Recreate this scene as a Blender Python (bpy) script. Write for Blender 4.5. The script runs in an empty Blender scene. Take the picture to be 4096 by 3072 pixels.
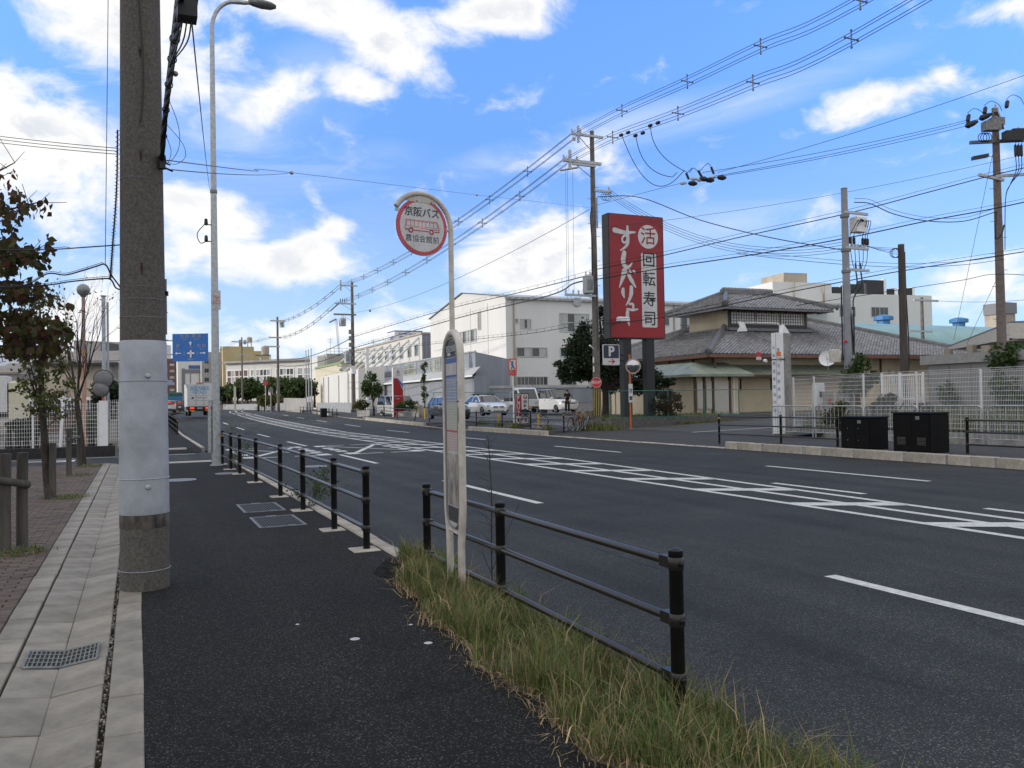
import bpy, bmesh, math, random
import numpy as np
from mathutils import Vector, Matrix
rnd = random.Random(7)
scene = bpy.context.scene
COL = scene.collection
PI = math.pi

# ---------------------------------------------------------------- camera
F, H, ROLL = 830.0, 1.6, math.radians(1.0)
cr, sr = math.cos(ROLL), math.sin(ROLL)
def lev(px, py):
    r = px - 512; u = 384 - py
    return (r*cr + u*sr, -r*sr + u*cr)
_rl, _ul = lev(137.5, 407)
PITCH = math.atan(-_ul/F); YAW = math.atan(math.cos(PITCH)*(-_rl)/F)
cy, sy, cp, sp = math.cos(YAW), math.sin(YAW), math.cos(PITCH), math.sin(PITCH)
FW = Vector((sy*cp, cy*cp, sp)); RT = Vector((cy, -sy, 0)); UP = Vector((-sy*sp, -cy*sp, cp))
def ray(px, py):            # photograph pixel (4096 wide) to a direction
    a, b = lev(px/4, py/4)
    return FW + RT*(a/F) + UP*(b/F)
def pd(px, py, d):
    return Vector((0, 0, H)) + ray(px, py)*d
def atx(px, py, x):
    d = ray(px, py); return Vector((0, 0, H)) + d*(x/d.x)
def aty(px, py, y):
    d = ray(px, py); return Vector((0, 0, H)) + d*(y/d.y)
def atz(px, py, z=0.0):
    d = ray(px, py); return Vector((0, 0, H)) + d*((z-H)/d.z)
cam_d = bpy.data.cameras.new('camera'); cam = bpy.data.objects.new('camera', cam_d); COL.objects.link(cam)
cam_d.sensor_width = 36; cam_d.lens = 36*F/1024; cam_d.clip_start = 0.1; cam_d.clip_end = 6000
cx_ = RT*cr - UP*sr; cu_ = RT*sr + UP*cr
M = Matrix((cx_, cu_, -FW)).transposed().to_4x4(); M.translation = (0, 0, H)
cam.matrix_world = M
scene.camera = cam

# ---------------------------------------------------------------- light and sky
SUN_EL = math.radians(19)
SD = Vector((-0.97*math.cos(SUN_EL), 0.24*math.cos(SUN_EL), math.sin(SUN_EL)))
sl = bpy.data.lights.new('sun', 'SUN'); sun = bpy.data.objects.new('sun', sl); COL.objects.link(sun)
sl.energy = 2.6; sl.angle = math.radians(0.53); sl.color = (1.0, 0.955, 0.89)
sun.rotation_euler = SD.to_track_quat('Z', 'Y').to_euler()
scene.view_settings.view_transform = 'Standard'; scene.view_settings.look = 'None'
scene.view_settings.exposure = 0.0; scene.view_settings.gamma = 1.0
scene.view_settings.use_curve_mapping = False

world = bpy.data.worlds.new('World'); scene.world = world; world.use_nodes = True
nt = world.node_tree; nt.nodes.clear()
def N(t, **k):
    n = nt.nodes.new(t)
    for a, b in k.items(): setattr(n, a, b)
    return n
def L(a, b): nt.links.new(a, b)
def MA(op, a, b=None, c=None, clamp=False):
    n = N('ShaderNodeMath', operation=op, use_clamp=clamp)
    for i, v in enumerate((a, b, c)):
        if v is None: continue
        if hasattr(v, 'links'): L(v, n.inputs[i])
        else: n.inputs[i].default_value = v
    return n.outputs[0]
def MIX(f, a, b, bt='MIX'):
    n = N('ShaderNodeMixRGB', blend_type=bt)
    for i, v in enumerate((f, a, b)):
        if hasattr(v, 'links'): L(v, n.inputs[i])
        elif i == 0: n.inputs[0].default_value = v
        else: n.inputs[i].default_value = (*v, 1)
    return n.outputs[0]
def SM(v, a, b):
    n = N('ShaderNodeMapRange', interpolation_type='SMOOTHSTEP', clamp=True)
    L(v, n.inputs[0]); n.inputs[1].default_value = a; n.inputs[2].default_value = b
    return n.outputs[0]
out = N('ShaderNodeOutputWorld'); bg = N('ShaderNodeBackground'); bg.inputs[1].default_value = 0.1
L(bg.outputs[0], out.inputs[0])
sky = N('ShaderNodeTexSky', sky_type='NISHITA', sun_disc=False)
sky.sun_elevation = SUN_EL; sky.sun_rotation = math.atan2(SD.x, SD.y)
sky.air_density = 1.0; sky.dust_density = 0.6; sky.ozone_density = 1.6
tc = N('ShaderNodeTexCoord'); D = tc.outputs['Generated']
sx = N('ShaderNodeSeparateXYZ'); L(D, sx.inputs[0])
az = MA('ARCTAN2', sx.outputs[0], sx.outputs[1]); el = MA('ARCSINE', sx.outputs[2])
cxy = N('ShaderNodeCombineXYZ'); L(az, cxy.inputs[0]); L(el, cxy.inputs[1])
AE = cxy.outputs[0]
def noise(vec, scale, detail=8, rough=0.55, dist=0.0, sc=(1, 1, 1), loc=(0, 0, 0)):
    m = N('ShaderNodeMapping'); L(vec, m.inputs[0]); m.inputs['Scale'].default_value = sc; m.inputs['Location'].default_value = loc
    n = N('ShaderNodeTexNoise'); L(m.outputs[0], n.inputs['Vector'])
    n.inputs['Scale'].default_value = scale; n.inputs['Detail'].default_value = detail
    n.inputs['Roughness'].default_value = rough; n.inputs['Distortion'].default_value = dist
    return n.outputs[0]
# banks of cloud: where (photograph pixel), half sizes, tilt; all are directions in the sky
BLOBS = [(470, 60, 560, 210, -14, 1.0), (1250, 30, 560, 130, -10, .85), (1950, 50, 470, 110, 8, 1.0), (1500, 170, 330, 120, -25, .8),
         (150, 560, 430, 220, -38, .95), (60, 420, 260, 150, -25, .9), (1120, 370, 210, 90, 30, .7), (1440, 340, 190, 80, -12, .75),
         (900, 880, 330, 130, -14, .95), (1060, 1030, 480, 120, 2, 1.0), (760, 1000, 240, 150, 0, .8), (1340, 920, 110, 80, -20, .7),
         (1700, 920, 160, 60, 0, .55), (2130, 1010, 420, 200, 12, 1.0), (2440, 620, 170, 130, 30, .5), (3500, 400, 260, 90, 10, .85),
         (3790, 300, 110, 60, -15, .65), (4060, 20, 190, 70, 0, .8), (1250, 800, 150, 70, -40, .42), (760, 1180, 150, 60, 0, .7),
         (1500, 1350, 700, 110, 0, .75), (500, 1350, 500, 170, 0, .8), (3000, 1250, 500, 60, 0, .3), (3950, 1150, 260, 110, -8, .55), (330, 1250, 260, 150, 0, .7),
         (2750, 1130, 700, 60, 5, .25)]
blob = None
for (bx, by, ax, ay, tilt, w) in BLOBS:
    d = ray(bx, by).normalized()
    m = N('ShaderNodeMapping', vector_type='TEXTURE'); L(AE, m.inputs[0])
    m.inputs['Location'].default_value = (math.atan2(d.x, d.y), math.asin(d.z), 0)
    m.inputs['Rotation'].default_value = (0, 0, math.radians(tilt))
    m.inputs['Scale'].default_value = (1.35*ax/3320, 1.35*ay/3320, 1)
    g = N('ShaderNodeTexGradient', gradient_type='QUADRATIC_SPHERE'); L(m.outputs[0], g.inputs[0])
    v = MA('MULTIPLY', MA('POWER', g.outputs[1], 0.6), w)
    blob = v if blob is None else MA('MAXIMUM', blob, v)
# the same weather all round: scattered banks beyond the view too
lf = SM(noise(D, 1.7, 3, .5, .3, (1, 1, 2.2), (3.1, .7, 1.9)), .28, .46)
dotf = N('ShaderNodeVectorMath', operation='DOT_PRODUCT'); L(D, dotf.inputs[0]); dotf.inputs[1].default_value = FW
away = SM(dotf.outputs['Value'], .78, .66)
blob = MA('MAXIMUM', blob, MA('MULTIPLY', MA('MULTIPLY', lf, away), .9))
n1 = noise(D, 11.0, 12, .6, .35, (1, 1, 1.7))
n2 = noise(D, 11.0, 12, .6, .35, (1, 1, 1.7), (-.018, .004, .03))
dens = MA('ADD', MA('MULTIPLY', blob, 1.05), MA('MULTIPLY_ADD', n1, 2.1, -1.26))
cmask = SM(dens, -.08, .52)
# thin high streaks
cn = noise(AE, 3.2, 7, .6, .8, (1.0, 4.5, 1)); cirr = None
for (bx, by, ax, ay, tilt, w) in [(1080, 480, 420, 170, 32, .55), (2300, 560, 620, 60, 12, .55), (2950, 420, 650, 55, 11, .4), (2900, 900, 900, 110, 8, .28), (1150, 690, 500, 90, 8, .4), (600, 850, 900, 400, 0, .3)]:
    d = ray(bx, by).normalized()
    m = N('ShaderNodeMapping', vector_type='TEXTURE'); L(AE, m.inputs[0])
    m.inputs['Location'].default_value = (math.atan2(d.x, d.y), math.asin(d.z), 0)
    m.inputs['Rotation'].default_value = (0, 0, math.radians(tilt)); m.inputs['Scale'].default_value = (1.2*ax/3320, 1.4*ay/3320, 1)
    g = N('ShaderNodeTexGradient', gradient_type='SPHERICAL'); L(m.outputs[0], g.inputs[0])
    v = MA('MULTIPLY', g.outputs[1], w*1.7); cirr = v if cirr is None else MA('MAXIMUM', cirr, v)
cirr = MA('MULTIPLY', cirr, SM(cn, .34, .66), clamp=True)
lit = SM(MA('SUBTRACT', n2, n1), -.10, .06)
deep = SM(dens, .25, 1.1)
shade = MA('MULTIPLY', MA('SUBTRACT', 1.0, lit), deep)
ccol = MIX(shade, (10.6, 10.5, 10.3), (7.6, 7.9, 8.7))
skyc = MIX(1.0, sky.outputs[0], MIX(SM(el, .48, .16), (1.75, 2.5, 4.1), (1.1, 1.52, 2.45)), 'MULTIPLY')
hz = SM(el, .32, -.02)
skyc = MIX(MA('MULTIPLY', hz, .8), skyc, (5.8, 7.9, 10.2))
skyc = MIX(MA('MULTIPLY', cirr, .75), skyc, (9.0, 9.7, 10.4))
L(MIX(cmask, skyc, ccol), bg.inputs[0])
# ---------------------------------------------------------------- materials
MATS = {}
def mat(name, col, rough=.6, metal=0., var=.12, scale=6., bump=0., bscale=60., alpha=None, emit=None, coat=0., spec=.5, col2=None, stretch=(1, 1, 1), island=0., trans=0.):
    """principled material whose colour wanders with two octaves of noise, with optional fine relief"""
    if name in MATS: return MATS[name]
    m = bpy.data.materials.new(name); m.use_nodes = True; MATS[name] = m
    t = m.node_tree; b = t.nodes['Principled BSDF']
    b.inputs['Roughness'].default_value = rough; b.inputs['Metallic'].default_value = metal
    b.inputs['Specular IOR Level'].default_value = spec
    if coat: b.inputs['Coat Weight'].default_value = coat; b.inputs['Coat Roughness'].default_value = .05
    if trans: b.inputs['Transmission Weight'].default_value = trans
    if emit:
        b.inputs['Emission Color'].default_value = (*emit[0], 1); b.inputs['Emission Strength'].default_value = emit[1]
    if var or col2 or bump:
        tc = t.nodes.new('ShaderNodeTexCoord'); mp = t.nodes.new('ShaderNodeMapping'); mp.inputs['Scale'].default_value = stretch
        t.links.new(tc.outputs['Object'], mp.inputs[0])
    if var or col2:
        n = t.nodes.new('ShaderNodeTexNoise'); n.inputs['Scale'].default_value = scale; n.inputs['Detail'].default_value = 8; n.inputs['Roughness'].default_value = .65
        t.links.new(mp.outputs[0], n.inputs['Vector'])
        r = t.nodes.new('ShaderNodeValToRGB')
        c2 = col2 or tuple(c*(1-2.2*var) for c in col)
        r.color_ramp.elements[0].position = .33; r.color_ramp.elements[1].position = .67
        r.color_ramp.elements[0].color = (*[max(0, c) for c in c2], 1)
        r.color_ramp.elements[1].color = (*[min(1, c*(1+var)) for c in col], 1)
        t.links.new(n.outputs[0], r.inputs[0]); src = r.outputs[0]
        if island:
            g = t.nodes.new('ShaderNodeNewGeometry'); oi = t.nodes.new('ShaderNodeObjectInfo')
            ad = t.nodes.new('ShaderNodeMath'); ad.operation = 'ADD'; t.links.new(g.outputs['Random Per Island'], ad.inputs[0]); t.links.new(oi.outputs['Random'], ad.inputs[1])
            fr = t.nodes.new('ShaderNodeMath'); fr.operation = 'FRACT'; t.links.new(ad.outputs[0], fr.inputs[0])
            mr = t.nodes.new('ShaderNodeMapRange'); mr.inputs[3].default_value = 1-island; mr.inputs[4].default_value = 1+island
            t.links.new(fr.outputs[0], mr.inputs[0])
            mx = t.nodes.new('ShaderNodeVectorMath'); mx.operation = 'SCALE'; t.links.new(src, mx.inputs[0]); t.links.new(mr.outputs[0], mx.inputs['Scale'])
            src = mx.outputs[0]
        t.links.new(src, b.inputs['Base Color'])
    else: b.inputs['Base Color'].default_value = (*col, 1)
    if bump:
        n2 = t.nodes.new('ShaderNodeTexNoise'); n2.inputs['Scale'].default_value = bscale; n2.inputs['Detail'].default_value = 4
        t.links.new(mp.outputs[0], n2.inputs['Vector'])
        bp = t.nodes.new('ShaderNodeBump'); bp.inputs['Strength'].default_value = bump; bp.inputs['Distance'].default_value = .01
        t.links.new(n2.outputs[0], bp.inputs['Height']); t.links.new(bp.outputs[0], b.inputs['Normal'])
    return m

def asphalt(name, base, speck, rough=.8, sparkle=.5, big=.25, sheen=.35):
    """dark binder with pale stones, wheel-worn streaks along the road and fine relief"""
    m = bpy.data.materials.new(name); m.use_nodes = True; MATS[name] = m
    t = m.node_tree; b = t.nodes['Principled BSDF']; nn = t.nodes.new; k = t.links.new
    tc = nn('ShaderNodeTexCoord'); P = tc.outputs['Object']
    v = nn('ShaderNodeTexVoronoi'); v.inputs['Scale'].default_value = 150; k(P, v.inputs['Vector'])
    cr_ = nn('ShaderNodeValToRGB'); e = cr_.color_ramp.elements
    e[0].position = .2; e[0].color = (*[c*.72 for c in base], 1); e[1].position = .99; e[1].color = (*speck, 1)
    el_ = cr_.color_ramp.elements.new(.84); el_.color = (*base, 1)
    sp_ = nn('ShaderNodeSeparateColor'); k(v.outputs['Color'], sp_.inputs[0]); k(sp_.outputs[0], cr_.inputs[0])
    n = nn('ShaderNodeTexNoise'); n.inputs['Scale'].default_value = .55; n.inputs['Detail'].default_value = 7; n.inputs['Roughness'].default_value = .62; k(P, n.inputs['Vector'])
    mp = nn('ShaderNodeMapping'); mp.inputs['Scale'].default_value = (1.1, .035, 1); k(P, mp.inputs[0])
    n3 = nn('ShaderNodeTexNoise'); n3.inputs['Scale'].default_value = 1.4; n3.inputs['Detail'].default_value = 4; k(mp.outputs[0], n3.inputs['Vector'])
    ad = nn('ShaderNodeMath'); ad.operation = 'ADD'; k(n.outputs[0], ad.inputs[0]); k(n3.outputs[0], ad.inputs[1])
    mr = nn('ShaderNodeMapRange'); mr.inputs[1].default_value = .7; mr.inputs[2].default_value = 1.3; mr.inputs[3].default_value = 1-big; mr.inputs[4].default_value = 1+big; k(ad.outputs[0], mr.inputs[0])
    vm = nn('ShaderNodeVectorMath'); vm.operation = 'SCALE'; k(cr_.outputs[0], vm.inputs[0]); k(mr.outputs[0], vm.inputs['Scale'])
    # hairline cracks and sealed seams
    mc = nn('ShaderNodeMapping'); mc.inputs['Scale'].default_value = (.42, .16, 1); k(P, mc.inputs[0])
    nd = nn('ShaderNodeTexNoise'); nd.inputs['Scale'].default_value = 3; nd.inputs['Detail'].default_value = 5; k(P, nd.inputs['Vector'])
    mx_ = nn('ShaderNodeMixRGB'); mx_.inputs[0].default_value = .12; k(mc.outputs[0], mx_.inputs[1]); k(nd.outputs['Color'], mx_.inputs[2])
    vc = nn('ShaderNodeTexVoronoi'); vc.feature = 'DISTANCE_TO_EDGE'; vc.inputs['Scale'].default_value = 1.0; k(mx_.outputs[0], vc.inputs['Vector'])
    lt = nn('ShaderNodeMapRange'); lt.inputs[1].default_value = .0008; lt.inputs[2].default_value = .006; lt.inputs[3].default_value = .62; lt.inputs[4].default_value = 1; k(vc.outputs['Distance'], lt.inputs[0])
    v2 = nn('ShaderNodeVectorMath'); v2.operation = 'SCALE'; k(vm.outputs[0], v2.inputs[0]); k(lt.outputs[0], v2.inputs['Scale'])
    k(v2.outputs[0], b.inputs['Base Color'])
    b.inputs['Roughness'].default_value = rough; b.inputs['Specular IOR Level'].default_value = sheen
    bp = nn('ShaderNodeBump'); bp.inputs['Strength'].default_value = sparkle; bp.inputs['Distance'].default_value = .006; k(v.outputs['Distance'], bp.inputs['Height']); k(bp.outputs[0], b.inputs['Normal'])
    return m
ASPH = asphalt('road_asphalt', (.0215, .0232, .0222), (.12, .122, .118), rough=.8, big=.5, sheen=.3)
WALKA = asphalt('pavement_asphalt', (.0115, .0117, .0106), (.095, .095, .09), rough=.92, big=.35, sheen=.22)
LOTA = asphalt('lot_asphalt', (.075, .077, .078), (.16, .16, .155), rough=.85)
CONC = mat('weathered_concrete', (.26, .238, .20), .88, var=.2, scale=3.1, bump=.35, bscale=90, island=.12, col2=(.165, .15, .127))
CONC2 = mat('grey_concrete', (.30, .295, .28), .88, var=.16, scale=2.5, bump=.3, bscale=80, island=.08, col2=(.17, .165, .155))
KERB = mat('kerb_concrete', (.48, .44, .37), .88, var=.15, scale=3, bump=.35, bscale=80, island=.13, col2=(.28, .25, .205))
POLEC = mat('spun_concrete', (.105, .097, .086), .85, var=.3, scale=42, bump=.5, bscale=200, col2=(.055, .051, .046))
POLEC2 = mat('pole_concrete_grey', (.155, .14, .125), .85, var=.2, scale=4, bump=.2, bscale=60, col2=(.09, .08, .072))
WRAP = mat('grey_anti_poster_sheet', (.36, .385, .43), .5, var=.14, scale=2.2, bump=.15, bscale=200, col2=(.24, .255, .285))
TORN = mat('torn_black_sheet', (.07, .06, .052), .8, var=.9, scale=9, col2=(.012, .012, .012), stretch=(1, 1, .35))
RUST = mat('rust_stain', (.045, .02, .012), .9, var=.3)
BLK = mat('black_paint', (.006, .006, .0062), .38, var=.2, scale=15, spec=.3)
BLKC = mat('cabinet_black', (.005, .005, .0052), .6, var=.2, spec=.12)
BLKM = mat('black_rail_paint', (.011, .0105, .0105), .3, var=.3, scale=26, spec=.5, col2=(.024, .019, .015))
CABLE = mat('black_cable', (.006, .006, .007), .5, var=0)
WIRE = mat('grey_wire', (.03, .035, .04), .5, var=0)
STEEL = mat('galvanised_steel', (.42, .44, .45), .42, .55, var=.13, scale=12, bump=.05)
STEELD = mat('dull_steel', (.22, .225, .225), .55, .4, var=.2, scale=12)
CREAM = mat('cream_paint', (.60, .56, .49), .5, var=.12, scale=5, col2=(.40, .37, .32))
WHITE = mat('white_paint', (.78, .78, .78), .5, var=.05, scale=3)
WWALL = mat('white_render', (.66, .65, .63), .8, var=.03, scale=.3, stretch=(1, 1, .15))
WWALL2 = mat('white_metal_siding', (.60, .59, .57), .65, var=.035, scale=.7, stretch=(1, 1, .12))
GWALL = mat('grey_metal_siding', (.24, .26, .30), .6, var=.1, scale=.8, stretch=(1, 1, .15))
GWALL2 = mat('grey_roof_sheet', (.42, .42, .42), .6, var=.12, scale=1.0)
MARK = mat('road_paint', (.60, .595, .57), .75, var=.14, scale=16, bump=.3, bscale=150, col2=(.42, .415, .40))
MARKO = mat('orange_chalk', (.5, .2, .07), .9, var=.3, scale=9)
GLASS = mat('window_glass', (.035, .042, .05), .06, 0, var=.25, scale=.4, spec=.7)
GLASSL = mat('blinds_behind_glass', (.38, .40, .38), .12, var=.12, scale=.5, spec=.6)
FRAME = mat('aluminium_frame', (.45, .45, .44), .45, .4, var=.06)
FRAMED = mat('dark_frame', (.03, .028, .027), .5, var=.1)
RED = mat('sign_red', (.30, .008, .014), .42, var=.10, scale=1.3)
REDB = mat('bright_red', (.55, .03, .03), .45, var=.08)
PINKR = mat('faded_red', (.52, .075, .085), .5, var=.14, scale=9)
SIGNW = mat('sign_white', (.62, .62, .62), .45, var=.06, scale=5)
SIGNW2 = mat('dirty_sign_white', (.58, .58, .585), .45, var=.09, scale=9, col2=(.45, .45, .45))
SIGNK = mat('sign_black', (.012, .013, .015), .45, var=.1)
SIGNB = mat('sign_blue', (.012, .12, .42), .4, var=.06)
NAVY = mat('sign_navy', (.016, .022, .06), .4, var=.06)
BLUE = mat('print_blue', (.06, .12, .34), .6, var=.06)
BLUEL = mat('print_pale_blue', (.26, .32, .47), .6, var=.1, scale=20)
GRNL = mat('print_pale_green', (.42, .45, .36), .6, var=.1, scale=20)
PNKL = mat('print_pale_pink', (.52, .36, .36), .6, var=.1, scale=20)
PAPER = mat('faded_paper', (.50, .47, .46), .55, var=.09, scale=7)
GRIME = mat('grimy_paper', (.34, .31, .28), .6, var=.55, scale=6, col2=(.06, .055, .05), stretch=(1, 1, .5))
ORANGE = mat('orange_paint', (.60, .13, .03), .45, var=.12, scale=8)
YEL = mat('yellow_paint', (.60, .36, .03), .5, var=.12)
RUSTP = mat('rusty_pole', (.36, .14, .06), .7, var=.3, scale=4, col2=(.40, .33, .30), stretch=(1, 1, .3))
GREENF = mat('green_fence_paint', (.05, .17, .15), .5, var=.12)
MESHW = mat('white_mesh_wire', (.78, .78, .78), .5, var=.05)
WOOD = mat('grey_weathered_wood', (.085, .078, .066), .9, var=.3, scale=6, bump=.5, bscale=40, stretch=(1, 1, .12), col2=(.032, .03, .026))
BARK = mat('dark_bark', (.048, .039, .032), .95, var=.3, scale=18, bump=.7, bscale=30, stretch=(1, 1, .3))
TWIG = mat('twig', (.045, .032, .026), .9, var=.2)
BRICK = mat('brown_paver', (.105, .078, .062), .9, var=.22, scale=14, bump=.3, bscale=120, island=.28, col2=(.07, .054, .044))
SOIL = mat('soil', (.095, .072, .045), .95, var=.35, scale=5, bump=.6, bscale=40)
STRAW = mat('dry_straw', (.46, .34, .18), .9, var=.2, island=.3)
TILE = mat('grey_roof_tile', (.225, .222, .23), .30, var=.16, scale=1.3, island=.26, col2=(.19, .188, .19))
TILED = mat('dark_ridge_tile', (.15, .15, .155), .42, var=.2, scale=3, island=.15)
TAN = mat('tan_plaster', (.60, .51, .37), .85, var=.09, scale=.8, col2=(.52, .44, .31))
TIMB = mat('brown_timber', (.10, .06, .035), .75, var=.25, scale=4)
COPG = mat('green_copper_roof', (.24, .275, .215), .55, var=.14, scale=1.4)
SHOJI = mat('white_screen', (.50, .47, .42), .7, var=.05)
BLOCK = mat('concrete_block', (.135, .13, .12), .9, var=.22, scale=2.5, bump=.4, bscale=60, island=.10, col2=(.07, .068, .062))
TEAL = mat('teal_roof_sheet', (.20, .36, .37), .5, var=.10, scale=.35)
VENTB = mat('blue_ventilator', (.045, .19, .42), .5, var=.12)
YWALL = mat('yellow_wall', (.50, .41, .22), .85, var=.08, scale=.3)
BRWALL = mat('brown_tile_wall', (.16, .085, .07), .8, var=.1, scale=.4)
GREYW = mat('grey_render', (.34, .33, .32), .85, var=.1, scale=.4)
BEIGE = mat('beige_wall', (.40, .35, .28), .85, var=.10, scale=.5)
ROOFG = mat('grey_brown_roof', (.20, .18, .165), .8, var=.12, scale=.6)
TYRE = mat('tyre', (.012, .012, .012), .8, var=.1)
RIM = mat('alloy_rim', (.40, .41, .42), .3, .8, var=.05)
CARW = mat('pearl_white_paint', (.74, .74, .72), .22, var=.0, coat=.6)
CARG = mat('dark_grey_blue_paint', (.035, .042, .055), .2, .3, var=.0, coat=.8)
CARK = mat('black_car_paint', (.012, .012, .014), .2, var=.0, coat=.8)
CARS = mat('silver_white_paint', (.56, .57, .57), .25, .2, var=.0, coat=.6)
CGLASS = mat('car_glass', (.03, .035, .04), .04, var=.0, spec=.8)
LAMPC = mat('headlamp_lens', (.62, .64, .66), .08, .4, var=.05)
TAILL = mat('lit_tail_lamp', (.5, .01, .01), .3, var=0, emit=((1, .04, .03), 1.6))
TAIL = mat('tail_lamp', (.35, .01, .012), .2, var=0)
CHROME = mat('chrome', (.62, .63, .65), .12, 1, var=.03)
PLASTK = mat('black_plastic', (.018, .018, .019), .55, var=.1)
TRIMK = mat('charcoal_trim', (.04, .04, .042), .6, var=.1)
SKIN = mat('skin', (.45, .27, .19), .55, var=.06)
HAIR = mat('dark_hair', (.012, .009, .008), .5, var=.1)
DRESS = mat('black_clothing', (.010, .011, .014), .85, var=.2)
MIRR = mat('mirror_face', (.55, .56, .57), .05, 1.0, var=.03)
GREYB = mat('grey_back_plate', (.20, .20, .21), .6, var=.1)
LENSO = mat('orange_lens', (.62, .16, .02), .15, var=.05)
LENSR = mat('red_lens', (.45, .012, .015), .12, var=.05)
GLOBE = mat('milky_globe', (.30, .30, .30), .12, var=.15, scale=2)
CRT = mat('trafo_grey', (.40, .42, .44), .5, .2, var=.08)
PORC = mat('porcelain', (.55, .55, .54), .25, var=.04)

def leafmat(name, cols, trans=.25, rough=.55):
    """each leaf or blade takes its own colour out of a small palette, and lets a little light through"""
    m = bpy.data.materials.new(name); m.use_nodes = True; MATS[name] = m
    t = m.node_tree; b = t.nodes['Principled BSDF']
    g = t.nodes.new('ShaderNodeNewGeometry'); oi = t.nodes.new('ShaderNodeObjectInfo')
    ad = t.nodes.new('ShaderNodeMath'); ad.operation = 'ADD'; t.links.new(g.outputs['Random Per Island'], ad.inputs[0]); t.links.new(oi.outputs['Random'], ad.inputs[1])
    fr = t.nodes.new('ShaderNodeMath'); fr.operation = 'FRACT'; t.links.new(ad.outputs[0], fr.inputs[0])
    r = t.nodes.new('ShaderNodeValToRGB'); r.color_ramp.interpolation = 'LINEAR'
    e = r.color_ramp.elements
    e[0].position = 0; e[0].color = (*cols[0], 1); e[1].position = 1; e[1].color = (*cols[-1], 1)
    for i, c in enumerate(cols[1:-1], 1):
        q = e.new(i/(len(cols)-1)); q.color = (*c, 1)
    t.links.new(fr.outputs[0], r.inputs[0]); t.links.new(r.outputs[0], b.inputs['Base Color'])
    b.inputs['Roughness'].default_value = rough; b.inputs['Specular IOR Level'].default_value = .3
    tr = t.nodes.new('ShaderNodeBsdfTranslucent'); t.links.new(r.outputs[0], tr.inputs[0])
    mx = t.nodes.new('ShaderNodeMixShader'); mx.inputs[0].default_value = trans
    t.links.new(b.outputs[0], mx.inputs[1]); t.links.new(tr.outputs[0], mx.inputs[2])
    t.links.new(mx.outputs[0], t.nodes['Material Output'].inputs[0])
    return m
GRASS = leafmat('grass_blades', [(.055, .11, .018), (.075, .14, .024), (.11, .15, .036), (.27, .22, .095), (.065, .125, .02), (.36, .28, .14), (.085, .14, .025), (.16, .16, .055)])
DOGW = leafmat('dogwood_leaves', [(.042, .055, .016), (.058, .068, .018), (.10, .085, .024), (.065, .028, .018), (.048, .06, .018), (.11, .035, .024), (.07, .065, .018)], .4)
LEAFD = leafmat('dark_evergreen_leaves', [(.014, .026, .010), (.022, .040, .014), (.032, .052, .018), (.018, .032, .012)], .12)
LEAFM = leafmat('mid_green_leaves', [(.035, .065, .018), (.05, .09, .022), (.075, .11, .03), (.04, .07, .02)], .2)
LEAFO = leafmat('olive_leaves', [(.055, .07, .018), (.085, .10, .025), (.11, .105, .03), (.06, .075, .022)], .2)
LEAFR = leafmat('reddish_shrub_leaves', [(.045, .035, .018), (.06, .032, .02), (.04, .045, .015), (.075, .04, .025)], .2)

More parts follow.
